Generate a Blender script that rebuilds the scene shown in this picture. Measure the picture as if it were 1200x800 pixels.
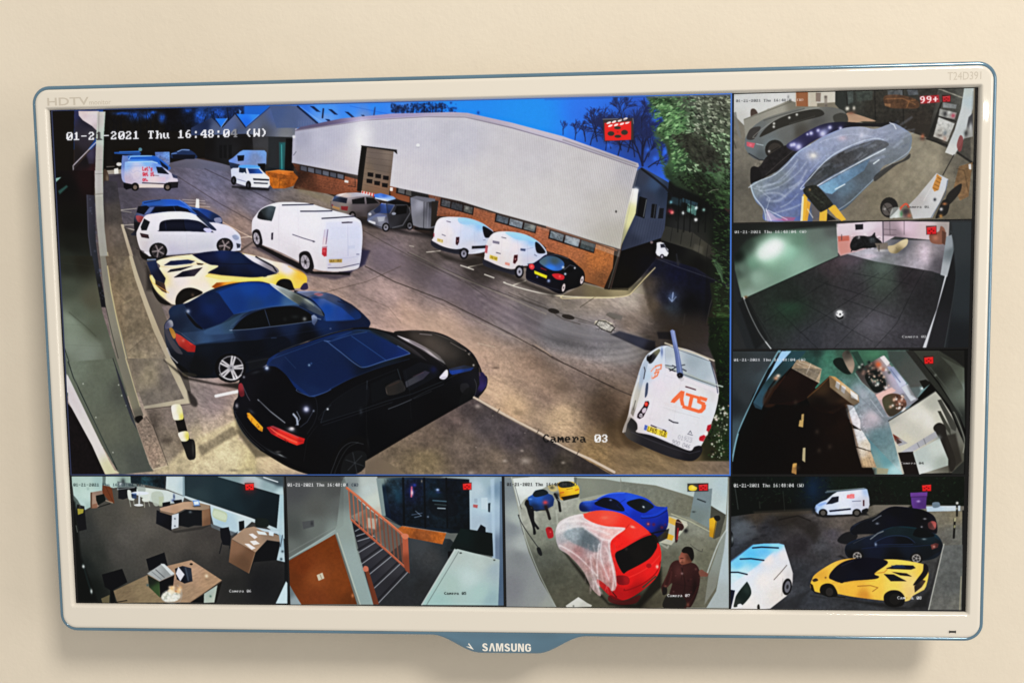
import bpy, bmesh, math, random
import numpy as np
from mathutils import Vector, Matrix
# ---------------------------------------------------------------- camera
for o in list(bpy.data.objects): bpy.data.objects.remove(o)
scene = bpy.context.scene
COL = scene.collection
HEIGHT = 1.50                              # centre of the monitor above the floor, metres
cam = bpy.data.objects.new('camera', bpy.data.cameras.new('camera')); COL.objects.link(cam)
cam.data.sensor_width = 36.0; cam.data.lens = 37.5; cam.data.clip_start = .01; cam.data.clip_end = 60
cam.matrix_world = Matrix(((0.9973513, 0.0083851, 0.0722497, 0.0500330),
                           (0.0711856, 0.0913834, -0.9932682, -0.6164986),
                           (0.0149311*-1, -0.9957805*-1, 0.0905444, 0.0662272+HEIGHT),
                           (0, 0, 0, 1)))
scene.camera = cam
# ---------------------------------------------------------------- room light
world = bpy.data.worlds.new('World'); scene.world = world; world.use_nodes = True
bg = world.node_tree.nodes['Background']; bg.inputs[0].default_value = (1.0, .96, .90, 1); bg.inputs[1].default_value = .50
def area(name, loc, target, sx, sy, power, col, spin=0.):
    l = bpy.data.lights.new(name, 'AREA'); l.shape = 'RECTANGLE'; l.size = sx; l.size_y = sy; l.energy = power; l.color = col
    o = bpy.data.objects.new(name, l); COL.objects.link(o); o.location = loc
    q = (Vector(target)-Vector(loc)).to_track_quat('-Z', 'Y'); o.rotation_euler = (q @ Matrix.Rotation(spin, 4, 'Z').to_quaternion()).to_euler()
    return o
area('ceiling_panel_lamp', (1.15, -2.1, HEIGHT+1.75), (0, 0, HEIGHT), .6, .6, 57, (1, .94, .85))
area('window_light', (2.6, -1.7, HEIGHT+.2), (.1, 0, HEIGHT), 1.4, 1.3, 20, (1, .96, .91))
area('distant_strip_lamp', (1.332, -3.002, HEIGHT+.474), (.268, 0, HEIGHT+.1355), .020, .040, .42, (1, .95, .85), .30)
vs = scene.view_settings
vs.view_transform = 'Standard'; vs.look = 'None'; vs.exposure = 0; vs.gamma = 1
try: vs.use_curve_mapping = False
except Exception: pass
scene.render.engine = 'CYCLES'
scene.render.resolution_x, scene.render.resolution_y = 1024, 682
# ---------------------------------------------------------------- video picture painter (numpy only)
# The monitor shows nine camera pictures.  They are drawn here, flat, the way a video
# card draws them: polygons, strokes and grain on pixel buffers laid over the panel.
# M() turns measured points of the photograph into millimetres on the flat panel.
CAM_C = np.array([50.0329960, -66.2272184, -616.4985689])
CAM_R = np.array([[0.9973513258, 0.0149310843, 0.0711856416],
                  [-0.0083851065, 0.9957804808, -0.0913833900],
                  [-0.0722497255, 0.0905444460, 0.9932681815]])
CAM_F = 1250.0
def M(x, y, z=0.0):
    x = np.asarray(x, float); y = np.asarray(y, float)
    d = np.stack([(x-600)/CAM_F, (y-400)/CAM_F, np.ones_like(x)], -1) @ CAM_R
    s = (z-CAM_C[2])/d[..., 2]
    return CAM_C[0]+s*d[..., 0], -(CAM_C[1]+s*d[..., 1])
K = 4.0                                    # picture elements per millimetre
def hexc(c):
    if isinstance(c, str):
        c = c.lstrip('#')
        return np.array([int(c[i:i+2], 16) for i in (0, 2, 4)], np.float32)/255
    return np.asarray(c, np.float32)
def vnoise(h, w, ch, cw, rng):
    gy, gx = int(h/ch)+3, int(w/cw)+3
    g = rng.random((gy, gx), np.float32)
    y = np.arange(h, dtype=np.float32)/ch; x = np.arange(w, dtype=np.float32)/cw
    iy = y.astype(int); ix = x.astype(int); fy = y-iy; fx = x-ix
    fy = (fy*fy*(3-2*fy))[:, None]; fx = (fx*fx*(3-2*fx))[None]
    a = g[iy][:, ix]; b = g[iy][:, ix+1]; c = g[iy+1][:, ix]; d = g[iy+1][:, ix+1]
    return (a*(1-fx)+b*fx)*(1-fy)+(c*(1-fx)+d*fx)*fy
def smooth(p, n=6):
    # Catmull-Rom through the points; a doubled point stays a sharp corner
    m = len(p); out = []
    t = np.linspace(0, 1, n, endpoint=False)[:, None]
    for i in range(m):
        a, b, c, d = p[i-1], p[i], p[(i+1) % m], p[(i+2) % m]
        if np.allclose(b, c): continue
        out.append(0.5*((2*b)+(-a+c)*t+(2*a-5*b+4*c-d)*t**2+(-a+3*b-3*c+d)*t**3))
    return np.concatenate(out)
class View:
    def __init__(s, x0, x1, y0, y1, bg='000000', seed=1):
        s.rect = (x0, x1, y0, y1)
        s.w = int(round((x1-x0)*K)); s.h = int(round((y1-y0)*K))
        s.c = np.empty((s.h, s.w, 3), np.float32); s.c[:] = hexc(bg)
        s.X = np.arange(s.w, dtype=np.float32)[None]+.5; s.Y = np.arange(s.h, dtype=np.float32)[:, None]+.5
        s.rng = np.random.default_rng(seed); s.f = (0, 0, 1.0); s.items = []
    def fr(s, x0, y0, k): s.f = (x0, y0, float(k)); return s
    def T(s, p):
        p = np.asarray(p, float).reshape(-1, 2)
        x, y = M(s.f[0]+p[:, 0]/s.f[2], s.f[1]+p[:, 1]/s.f[2])
        return np.stack([(x-s.rect[0])*K, (s.rect[3]-y)*K], 1).astype(np.float32)
    def box(s, p, m):
        a = p.min(0)-m; b = p.max(0)+m
        x0 = max(int(a[0]), 0); y0 = max(int(a[1]), 0); x1 = min(int(b[0])+2, s.w); y1 = min(int(b[1])+2, s.h)
        if x1 <= x0 or y1 <= y0: return None
        return slice(y0, y1), slice(x0, x1)
    def col(s, c, sl):
        if isinstance(c, (str, tuple)) and not (isinstance(c, tuple) and len(c) > 3): return hexc(c)
        c = np.array(c, object).reshape(-1, 3)          # x, y, colour triples: blended by distance
        q = s.T([[float(v) for v in r[:2]] for r in c]); cs = np.stack([hexc(r[2]) for r in c])
        X, Y = s.X[:, sl[1]], s.Y[sl[0]]
        st = 1
        num = 0; den = 0
        for (a, b), k in zip(q, cs):
            w = 1/((X-a)**2+(Y-b)**2+30)**1.5
            num = num+w[..., None]*k; den = den+w
        return num/den[..., None]
    def put(s, sl, m, c, a):
        t = s.c[sl]; m = (m*a)[..., None]; t += (s.col(c, sl)-t)*m
    def sdf(s, p, sl):
        X, Y = s.X[:, sl[1]], s.Y[sl[0]]
        d = np.full((Y.shape[0], X.shape[1]), 1e9, np.float32); ins = np.zeros(d.shape, bool)
        n = len(p)
        for i in range(n):
            ax, ay = p[i-1]; bx, by = p[i]; ex, ey = bx-ax, by-ay
            L = ex*ex+ey*ey
            if L < 1e-9: continue
            t = np.clip(((X-ax)*ex+(Y-ay)*ey)/L, 0, 1)
            np.minimum(d, (X-ax-t*ex)**2+(Y-ay-t*ey)**2, out=d)
            if ay != by:
                c = ((Y < ay) != (Y < by)) & (X < ax+(Y-ay)/(by-ay)*ex)
                ins ^= c
        d = np.sqrt(d); return np.where(ins, -d, d)
    def mask(s, p, f=.8, sm=0):
        q = s.T(p)
        if sm: q = smooth(q)
        f = max(f*(2.4 if f >= 5 else 1)*2/s.f[2], 1.1); sl = s.box(q, f)
        if sl is None: return None, None
        m = np.clip(.5-s.sdf(q, sl)/f, 0, 1); return sl, m*m*(3-2*m)
    def fill(s, p, c, f=.8, a=1., sm=0):
        sl, m = s.mask(p, f, sm)
        if sl is not None: s.put(sl, m, c, a)
    def sf(s, p, c, f=.8, a=1.): s.fill(p, c, f, a, 1)
    def ln(s, p, w, c, a=1., f=.7, sm=0):
        q = s.T(p)
        if sm:
            q2 = smooth(np.concatenate([q, q[-1:]])); q = np.concatenate([q2[:(len(q)-1)*6+0], q[-1:]])
        w = w*2/s.f[2]; f = max(f*1.6/(s.f[2]**.5), 1.0); sl = s.box(q, w/2+f)
        if sl is None: return
        X, Y = s.X[:, sl[1]], s.Y[sl[0]]; d = np.full((Y.shape[0], X.shape[1]), 1e9, np.float32)
        for (ax, ay), (bx, by) in zip(q[:-1], q[1:]):
            ex, ey = bx-ax, by-ay; L = ex*ex+ey*ey+1e-9
            t = np.clip(((X-ax)*ex+(Y-ay)*ey)/L, 0, 1)
            np.minimum(d, (X-ax-t*ex)**2+(Y-ay-t*ey)**2, out=d)
        m = np.clip(.5-(np.sqrt(d)-w/2)/f, 0, 1)
        if w < f: m = m/ (0.5+w/2/f)
        s.put(sl, np.clip(m, 0, 1), c, a)
    def el(s, x, y, rx, ry, c, rot=0, a=1., f=.8):
        t = np.linspace(0, 2*math.pi, 20, endpoint=False); r = math.radians(rot)
        s.fill(np.stack([x+rx*np.cos(t)*math.cos(r)-ry*np.sin(t)*math.sin(r), y+rx*np.cos(t)*math.sin(r)+ry*np.sin(t)*math.cos(r)], 1), c, f, a)
    def glow(s, x, y, r, c, a=1., ry=None, rot=0):
        q = s.T([[x, y]])[0]; rr = r/s.f[2]*2; r2 = (ry or r)/s.f[2]*2; R = max(rr, r2)
        sl = s.box(q[None], R*2.5)
        if sl is None: return
        X, Y = s.X[:, sl[1]]-q[0], s.Y[sl[0]]-q[1]; k = math.radians(rot)
        u = X*math.cos(k)+Y*math.sin(k); v = -X*math.sin(k)+Y*math.cos(k)
        s.put(sl, np.exp(-(u/rr)**2-(v/r2)**2), c, a)
    def tex(s, p, amp, cell=3., st=1., rot=0, f=1., tint=(1, 1, 1), oct=3):
        sl, m = s.mask(p, f)
        if sl is None: return
        h, w = m.shape; D = int(math.hypot(h, w))+4; n = 0; tot = 0
        for o in range(oct):
            k = .5**o; cc = max(cell*2*k, 1.2); n = n+vnoise(D, D, cc, cc*st, s.rng)*(.75**o); tot += .75**o
        n = n/tot-.5
        if rot:
            r = math.radians(rot); yy, xx = np.mgrid[0:h, 0:w]; yy = yy-h/2; xx = xx-w/2
            u = (xx*math.cos(r)+yy*math.sin(r)+D/2).astype(int).clip(0, D-1); v = (-xx*math.sin(r)+yy*math.cos(r)+D/2).astype(int).clip(0, D-1)
            n = n[v, u]
        else: n = n[:h, :w]
        s.c[sl] *= 1+(n*m*2*amp)[..., None]*np.array(tint, np.float32)
    def text(s, t, o, xv, yv, c, a=1., font=None, bold=.5, each=None):
        G = font or F8; n = len(t); rows = len(next(iter(G.values()))); cols = 8 if G is F8 else 6
        B = np.zeros((rows+2, n*cols+2), np.float32); C = np.zeros(B.shape+(3,), np.float32)
        for i, ch in enumerate(t):
            k = hexc((each or {}).get(i, c)); C[:, 1+i*cols:1+(i+1)*cols] = k
            if i == 0: C[:, 0] = k
            g = G.get(ch)
            if g is None: continue
            for r, bits in enumerate(g):
                for b in range(cols):
                    if bits >> (cols-1-b) & 1: B[r+1, 1+i*cols+b] = 1
        o = np.array(o, float); xv = np.array(xv, float); yv = np.array(yv, float)
        q = s.T([o, o+xv, o+yv]); ex = q[1]-q[0]; ey = q[2]-q[0]
        sl = s.box(np.array([q[0], q[1], q[2], q[1]+ey]), 2)
        if sl is None: return
        A = np.linalg.inv(np.array([[ex[0], ey[0]], [ex[1], ey[1]]]))
        X, Y = s.X[:, sl[1]]-q[0][0], s.Y[sl[0]]-q[0][1]
        m = 0; acc = 0; S = [(-.33, -.33), (.33, -.33), (-.33, .33), (.33, .33), (0, 0)]
        for dx, dy in S:
            u = (A[0, 0]*(X+dx)+A[0, 1]*(Y+dy))*n*cols+1; v = (A[1, 0]*(X+dx)+A[1, 1]*(Y+dy))*rows+1
            iu = np.floor(u).astype(int).clip(0, n*cols+1); iv = np.floor(v).astype(int).clip(0, rows+1)
            m = m+B[iv, iu]; acc = acc+C[iv, iu]
        t_ = s.c[sl]; m = (m/len(S)*a)[..., None]; t_ += (acc/len(S)-t_)*np.clip(m*1.05, 0, 1)
    def item(s, name, label, p, sm=1):            # a subject of the picture, remembered for the outline sheets
        q = s.T(p)
        if sm: q = smooth(q, 4)
        s.items.append((name, label, q))
    def grain(s, a=.012, blur=0):
        n = s.rng.standard_normal((s.h//2+1, s.w//2+1, 3), np.float32)
        n = n*.5+n.mean(2, keepdims=True)
        n = np.repeat(np.repeat(n, 2, 0), 2, 1)[:s.h, :s.w]
        s.c += n*a*(.35+s.c)
        n = vnoise(s.h, s.w, 5, 5, s.rng)[..., None]-.5; s.c *= 1+n*a*2.5
    def adj(s, p, gain=1., sat=1., tint=(1, 1, 1), sm=0, f=1.5):       # regrade one region
        sl, m = s.mask(p, f, sm)
        if sl is None: return
        if isinstance(gain, tuple): gain = np.linspace(gain[0], gain[1], m.shape[0], dtype=np.float32)[:, None, None]
        c = s.c[sl]; g = c.mean(2, keepdims=True); s.c[sl] = c+((g+(c-g)*sat)*gain*np.array(tint, np.float32)-c)*m[..., None]
    def box_blur(s, r):
        c = s.c
        for ax in (0, 1):
            p = np.pad(c, [(r+1, r) if i == ax else (0, 0) for i in range(3)], mode='edge').cumsum(ax)
            n = c.shape[ax]; c = (np.take(p, range(2*r+1, 2*r+1+n), ax)-np.take(p, range(0, n), ax))/(2*r+1)
        return c
    def crisp(s, k=.35, r=2, k2=.18, r2=9, g=1.0):       # the recorder's own sharpening and contrast
        c = s.c+k*(s.c-s.box_blur(r))+k2*(s.c-s.box_blur(r2)); c = np.clip(c, 0, 1); q = c.mean(2, keepdims=True)+.002; c = np.clip(c*g*(1+1.3*(1-q)*(q-.34)), 0, 1); s.c = np.where(c > .82, .82+(c-.82)*.66, c)
    def soft(s, k=1):
        for _ in range(k):
            c = s.c; c[1:-1] = c[1:-1]*.5+(c[:-2]+c[2:])*.25; c[:, 1:-1] = c[:, 1:-1]*.5+(c[:, :-2]+c[:, 2:])*.25
def _g8(t): return {k: [int(v[i:i+2], 16) for i in range(0, len(v), 2)] for k, v in t.items()}
F8 = _g8({'0': '7CC6CEDEF6E67C', '1': '307030303030FC', '2': '78CC0C3860CCFC', '3': '78CC0C380CCC78', '4': '1C3C6CCCFE0C1E',
    '5': 'FCC0F80C0CCC78', '6': '3860C0F8CCCC78', '7': 'FCCC0C18303030', '8': '78CCCC78CCCC78', '9': '78CCCC7C0C1870',
    '-': '000000FC000000', ':': '00303000003030', '(': '18306060603018', ')': '60301818183060', 'W': 'C6C6C6D6FEEEC6',
    'T': 'FCB43030303078', 'h': 'E0606C766666E6', 'u': '0000CCCCCCCC76', 'C': '3C66C0C0C0663C', 'a': '0000780C7CCC76',
    'm': '0000CCFEFED6C6', 'e': '000078CCFCC078', 'r': '0000DC766660F0', '+': '003030FC303000'})
def _g5(t): return {k: [int(r, 2) << 1 for r in v.split()] for k, v in t.items()}
F5 = _g5({'L': '10000 10000 10000 10000 10000 10000 11111', 'e': '00000 00000 01110 10001 11111 10000 01110', 't': '01000 01000 11100 01000 01000 01001 00110',
    "'": '01100 00100 01000 00000 00000 00000 00000', 's': '00000 00000 01111 10000 01110 00001 11110', 'g': '00000 01111 10001 10001 01111 00001 01110',
    'i': '00100 00000 01100 00100 00100 00100 01110', 'o': '00000 00000 01110 10001 10001 10001 01110', 'n': '00000 00000 10110 11001 10001 10001 10001',
    '.': '00000 00000 00000 00000 00000 01100 01100', 'P': '11110 10001 10001 11110 10000 10000 10000', 'Y': '10001 10001 01010 00100 00100 00100 00100',
    'B': '11110 10001 10001 11110 10001 10001 11110', '0': '01110 10001 10001 10001 10001 10001 01110', '1': '00100 01100 00100 00100 00100 00100 01110',
    '2': '01110 10001 00001 00110 01000 10000 11111', '3': '11110 00001 00001 01110 00001 00001 11110', '4': '00010 00110 01010 10010 11111 00010 00010',
    '5': '11111 10000 11110 00001 00001 10001 01110', '6': '00110 01000 10000 11110 10001 10001 01110', '9': '01110 10001 10001 01111 00001 00010 01100',
    'A': '00100 01010 10001 10001 11111 10001 10001', 'T': '11111 00100 00100 00100 00100 00100 00100', 'S': '01111 10000 10000 01110 00001 00001 11110',
    'K': '10001 10010 10100 11000 10100 10010 10001', 'X': '10001 01010 00100 00100 00100 01010 10001', '7': '11111 00001 00010 00100 01000 01000 01000', 'O': '01110 10001 10001 10001 10001 10001 01110'})
def rec_icon(v, x, y, w, h, c='f01818'):
    v.fill([x-w*.08, y-h*.1, x+w*1.05, y-h*.12, x+w*1.05, y+h*1.05, x-w*.05, y+h*1.07], '300c0c', 1.2, .8)
    v.fill([x, y+h*.12, x+w, y, x+w, y+h*.96, x+w*.06, y+h], c, .9)
    k = '4a0606'
    for a, b in ((.27, .58), (.73, .55), (.5, .85), (.5, .36)): v.el(x+w*a, y+h*b, w*.1, h*.09, k, a=.85, f=.6)
    v.ln([x+w*.08, y+h*.2, x+w*.92, y+h*.06], h*.06/2, 'ff9a8a', .6)
STAMP = '01-21-2021 Thu 16:48:04 (W)'
def paint_car_park():
    v = View(-263.9, 130.5, -68.5, 148.4, '1f78ea', 3)
    R = random.Random(4)
    Q = v.fr
    full = [40, 90, 870, 80, 870, 570, 60, 570]
    # sky
    Q(0, 0, 1)
    v.fill(full, (300, 130, '1a5cc0', 430, 128, '2470e0', 540, 130, '1e7cf2', 620, 140, '1e80f4', 700, 130, '2a6ae0', 760, 150, '2c55c0', 200, 135, '123a80'))
    v.fill([60, 175, 340, 178, 345, 160, 460, 180, 700, 240, 735, 255, 745, 200, 800, 240, 860, 240, 860, 400, 60, 400], '3a2c26', 2)
    # yard surface
    v.fill([120, 190, 200, 180, 330, 205, 560, 300, 720, 340, 740, 320, 860, 260, 870, 570, 60, 570, 100, 300],
      (150, 230, '484450', 200, 225, '4c4a5a', 250, 210, '5a5c72', 300, 215, '3c4050', 250, 240, '6a6678', 300, 235, '666474', 360, 225, '6c6254', 400, 232, '75695a', 430, 270, '5c5048',
       340, 240, '6e6660', 280, 265, '8a7466', 260, 280, '907462', 220, 235, '585668', 240, 300, '6a5c58', 300, 325, '8c7663', 380, 350, '9a8272', 450, 300, '6a5e62', 450, 345, '8f7a70',
       520, 330, '6c6264', 560, 350, '6a5f60', 620, 345, '6e665c', 470, 370, '9a8070', 520, 380, '97806e', 600, 370, '78706e', 650, 390, '7c7a7a', 700, 395, '84807e', 730, 400, '6a6464',
       560, 430, '99806a', 620, 430, '86705c', 640, 460, '7a6654', 580, 455, 'b09474', 680, 450, '7c6c60', 600, 480, 'a58a66', 660, 490, 'a68e68', 710, 480, '66503c', 720, 510, '7c6440',
       700, 530, '80683f', 760, 530, '786440', 700, 345, '8a7f6c', 660, 355, '776f60', 740, 345, '99917e', 760, 345, '8f8678', 780, 330, '2a2c40', 800, 320, '12142a', 790, 350, '2c2a38',
       820, 360, '0c0e1c', 740, 380, '6e6254', 790, 385, '2c2620', 760, 400, '3c342c', 500, 310, '4a423c', 560, 322, '3a332e', 480, 540, '665849', 540, 520, '5c5048', 600, 530, '4c443f',
       560, 500, '524844', 640, 545, '52483c', 470, 545, '75664e', 200, 500, '8c7a62', 250, 470, '80706a', 250, 525, 'b8a478', 280, 545, 'b0a070', 270, 500, '98866c', 150, 300, '564c44'), 1)
    road = [120, 190, 330, 205, 560, 300, 720, 340, 860, 360, 870, 570, 60, 570]
    v.tex(road, .13, 26, 2.4, 28, 2); v.tex(road, .11, 8, 4, 31, 2); v.tex(road, .14, 2.0, 2.5, 26, 2)
    v.adj(road, 1.05, .82, (1.03, 1.0, 1.03))
    # lighter and darker sweeps of the drive
    v.fill([400, 262, 470, 295, 560, 335, 640, 372, 720, 395, 700, 420, 600, 385, 520, 350, 440, 312, 420, 290], '625660', 9, .5)
    v.fill([470, 355, 560, 385, 660, 440, 700, 470, 650, 470, 560, 420, 470, 380], 'a88c74', 8, .35)
    v.fill([640, 372, 700, 385, 760, 400, 745, 425, 690, 420, 640, 400], '8c8c8c', 6, .45, 1)
    v.fill([610, 350, 680, 372, 740, 400, 690, 418, 620, 392], '4a4a50', 8, .3, 1)
    v.ln([240, 198, 300, 226, 350, 252, 400, 262], 1.2, '3a3540', .55); v.ln([205, 205, 260, 240, 300, 262, 330, 275], .9, '3c3236', .5)
    v.ln([428, 312, 462, 330, 520, 352, 600, 392, 660, 425, 720, 455, 742, 464], 1.1, '3a302c', .75)
    v.ln([540, 367, 580, 386, 612, 400], 1.4, '9a8c80', .5)
    v.ln([480, 296, 540, 325, 600, 350, 640, 368], 1.5, '8c8476', .45); v.ln([425, 270, 480, 300, 540, 328], .8, '3a3430', .6)
    Q(480, 220, 5)
    v.ln([0, 595, 120, 650, 260, 715, 420, 795], 2.2, '4a3c3a', .6); v.ln([580, 615, 680, 660, 790, 700, 900, 770, 1000, 800], 3, '3c342e', .8)
    v.ln([560, 555, 640, 585, 760, 615, 860, 632], 5, 'd8d2c4', .85, sm=1); v.ln([860, 632, 960, 640, 1200, 645], 5.5, 'd5c9a8', .9)
    v.ln([300, 455, 375, 480], 6, 'c9c3b8', .85); v.ln([440, 508, 495, 528], 6, 'c9c3b8', .85); v.ln([345, 465, 440, 445], 6, 'c0b8aa', .8)
    v.ln([100, 378, 180, 370], 5, 'c4bcb0', .8); v.ln([605, 572, 680, 545], 6, 'c4bcae', .8); v.ln([0, 340, 25, 345], 5, 'b0a89c', .7)
    v.el(845, 722, 34, 14, '2e2824', 12); v.el(930, 757, 38, 14, '332c28', 12); v.fill([1090, 780, 1140, 772, 1200, 800, 1080, 800], 'a8a090', 3)
    v.fill([1160, 735, 1220, 760, 1200, 775, 1150, 745], '625a52', 3)
    v.ln([640, 620, 700, 650, 800, 690], 2, '2e2824', .6); v.ln([1000, 700, 1090, 640], 2, '40382e', .7)
    # parking bays, left
    Q(60, 200, 5)
    v.fill([320, 40, 520, 30, 760, 90, 1000, 250, 900, 330, 560, 200, 330, 120], (400, 100, '4a4650', 700, 130, '5c5870', 900, 230, '806a5c'), 30, .5)
    v.ln([390, 180, 400, 232, 500, 222], 4, 'b0a898', .8); v.ln([410, 236, 470, 245], 4, 'a8a090', .7)
    for a, b in ((770, 170), (775, 185), (800, 205)): v.ln([a, b, a+130, b+8], 2.5, 'd0c4b8', .7)
    v.ln([1000, 300, 1110, 360, 1180, 395], 5, 'd2b8a4', .7); v.ln([1090, 395, 1180, 385], 5, 'd8c8b8', .6)
    v.fill([850, 165, 866, 168, 868, 222, 846, 220], 'f0ece8', 2); v.ln([430, 335, 500, 350], 5, 'c8bcae', .8); v.ln([420, 320, 500, 315], 4, 'b8ae9e', .8); v.ln([435, 362, 495, 355], 5, 'b8ae9e', .8)
    # -------- far left background
    Q(20, 60, 5)
    v.fill([505, 340, 1320, 330, 1330, 480, 1300, 620, 1000, 630, 700, 700, 500, 720], '15110e', 4)
    v.fill([850, 320, 1330, 320, 1330, 400, 1000, 470, 870, 470], (900, 350, '0c0a10', 1000, 400, '101526', 1100, 350, '1a3468', 1200, 360, '182c5c', 950, 460, '0c0b10'), 6)
    for a, b, c, d in ((690, 378, 40, 28), (765, 378, 30, 22), (850, 392, 22, 26), (800, 360, 22, 10), (1070, 390, 34, 40), (1000, 350, 26, 16), (620, 365, 50, 10), (1180, 370, 40, 30)):
        v.glow(a, b, c, '1c50b8', .8, d)
    v.tex([510, 340, 1330, 330, 1330, 470, 510, 500], .5, 3, 1, 0)
    for i in range(60):
        x = R.uniform(540, 1320); v.ln([x, 480, x+R.uniform(-12, 12), 420, x+R.uniform(-25, 25), R.uniform(345, 400)], R.uniform(1.5, 4), '0d0c12', .75)
    v.ln([560, 470, 575, 462], 4, '3a4258', .6)
    v.fill([525, 620, 620, 610, 640, 710, 520, 720], '17120f', 3); v.fill([515, 700, 640, 690, 640, 720, 515, 735], 'a59c90', 2, .8); v.fill([515, 722, 640, 716, 640, 800, 515, 800], '3e3844', 3, .8)
    v.fill([568, 690, 592, 685, 594, 718, 570, 720], 'd8d4cc', 2); v.el(598, 663, 16, 11, 'b8b6b2', f=3); v.ln([525, 678, 570, 676], 5, '8a847c', .7)
    # distant vehicles
    v.fill([568, 592, 715, 584, 728, 600, 720, 612, 570, 602], '20488c', 3); v.ln([600, 590, 715, 588], 4, '3a78d0', .9); v.fill([560, 602, 720, 612, 700, 660, 560, 650], '0d0c10', 3); v.el(722, 577, 11, 11, '4a7080', f=3)
    v.fill([808, 592, 806, 592, 890, 590, 894, 592, 896, 660, 884, 676, 812, 640], (810, 600, '4c68a8', 890, 600, '5a80c0', 850, 660, '5c6890'), 3)
    v.tex([810, 592, 894, 592, 894, 660, 820, 640], .25, 2)
    v.sf([905, 600, 940, 585, 985, 573, 1015, 580, 1048, 605, 1045, 630, 910, 628], '1e3058', 3); v.ln([940, 590, 965, 578, 1010, 580], 4, '8aa8dc', .9); v.fill([910, 606, 1045, 608, 1040, 632, 915, 632], '0e0f1c', 3, .85); v.ln([905, 602, 935, 598], 5, '6a8ccc', .8)
    # parked vans far left
    v.sf([615, 625, 640, 612, 790, 612, 830, 625, 885, 668, 885, 700, 700, 760, 618, 760], (620, 640, '5a70a8', 700, 620, '3a78d8', 820, 640, '2c5cb0', 620, 740, '8a90b8'), 2)
    v.fill([650, 618, 800, 614, 840, 640, 880, 672, 860, 676, 790, 632, 655, 634], '1b56b8', 2); v.ln([655, 634, 665, 618, 790, 614], 4, '9cc4f8', .9); v.fill([835, 640, 885, 680, 885, 700, 850, 680], '15203c', 2)
    body = [632, 650, 645, 648, 790, 645, 820, 655, 870, 690, 910, 720, 935, 728, 943, 760, 935, 790, 905, 795, 640, 790, 628, 740]
    v.fill(body, (640, 660, '7a9cd8', 760, 652, '6a9ae8', 820, 665, '5a80d0', 700, 720, 'c8bccc', 650, 760, 'b0a4b8', 900, 760, 'd8c8d8', 800, 760, 'dcd0d8', 880, 740, 'b8b4d4', 750, 700, 'c4b8d0'), 2)
    v.ln([650, 650, 790, 646, 822, 656], 5, 'a0c8fc', .9); v.ln([640, 676, 800, 670], 2, '6f84bc', .6)
    v.fill([815, 678, 850, 680, 892, 722, 825, 715], '121c30', 2); v.fill([905, 718, 938, 730, 940, 748, 915, 742], '20284a', 2, .8)
    v.fill([625, 770, 720, 790, 640, 812, 625, 800], '0c0c14', 2); v.fill([885, 768, 945, 765, 942, 800, 890, 805], '16141c', 2, .9)
    v.ln([735, 772, 865, 778], 6, '3a2830', .8); v.fill([700, 778, 880, 782, 880, 800, 700, 800], 'e0ccc0', 2, .8)
    for x in (692, 882): v.el(x, 795, 23, 24, '0e0c10'); v.el(x, 797, 12, 14, '6a5c54', f=2)
    v.adj(body, (1.02, .88))
    for o_ in (0, 1.6): v.text("Let's", (735+o_, 678), (60, 0), (0, 24), 'c03040', .9, F5); v.text('get it', (735+o_, 706), (70, 0), (0, 27), 'c03040', .9, F5); v.text('on.', (735+o_, 739), (36, 0), (0, 24), 'c03040', .9, F5)
    v.text("Let's", (735, 678), (58, 0), (0, 22), 'c03848', .95, F5); v.text('get it', (735, 708), (66, 0), (0, 24), 'c03848', .95, F5); v.text('on.', (735, 740), (34, 0), (0, 22), 'c03848', .95, F5)
    v.ln([655, 690, 680, 715, 700, 700, 725, 708], 2, '8890b8', .7); v.tex([640, 680, 730, 680, 730, 760, 640, 760], .06, 2)
    v.ln([800, 728, 830, 730], 3, '4a2c30', .8); v.fill([780, 735, 870, 738, 870, 766, 780, 766], 'e0a8b0', 3, .35)
    # -------- left building edge, post, soffit
    v.fill([185, 340, 335, 345, 330, 800, 222, 800], '17110c', 1)
    v.fill([335, 350, 470, 350, 470, 500, 335, 690], (400, 420, '2a2838', 340, 360, '2e3058', 400, 520, '332d38', 440, 500, '3a3640', 340, 600, '241e20'), 2)
    v.fill([360, 352, 480, 352, 478, 480, 465, 465, 440, 440, 385, 405, 362, 378], (380, 370, 'b8a8ac', 440, 400, 'c4b4b8', 470, 360, 'bcb4b8', 460, 450, 'a89ca0'), 1.5)
    v.ln([332, 668, 465, 532], 6, 'a8a0a8', .9); v.ln([328, 672, 330, 700], 7, '8c8890', .8)
    v.fill([335, 690, 465, 545, 460, 800, 250, 830], (400, 650, '1c161a', 440, 600, '3a3048', 420, 740, '2a1414', 340, 780, '0e0a0a', 455, 700, '3c1a20'), 3)
    v.fill([405, 600, 450, 560, 450, 660, 420, 660], '44405a', 5, .5)
    v.fill([225, 742, 255, 738, 262, 742, 228, 765], '9ac4c0', 3, .7); v.fill([232, 790, 270, 762, 275, 775, 240, 800], '3c605c', 3, .7)
    Q(60, 200, 5)
    v.fill([20, 0, 250, 0, 250, 140, 215, 250, 235, 500, 250, 800, 60, 800], (100, 100, '0d0a0a', 200, 60, '241012', 120, 300, '100e0a', 120, 420, '1a1b15', 90, 520, '2b3028', 110, 620, '3c4036', 130, 780, '5a5f50', 220, 780, '3a3a32'), 4)
    v.fill([40, 120, 90, 85, 98, 95, 50, 140], '35645e', 5, .7); v.fill([26, 45, 60, 38, 28, 68], '9ac8c0', 3, .7)
    v.fill([205, 140, 255, 145, 262, 420, 285, 600, 325, 800, 250, 800, 232, 520, 215, 380], (230, 200, '34323e', 240, 500, '2e3038', 250, 780, '20201e', 300, 780, '1a1a20'), 3)
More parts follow.
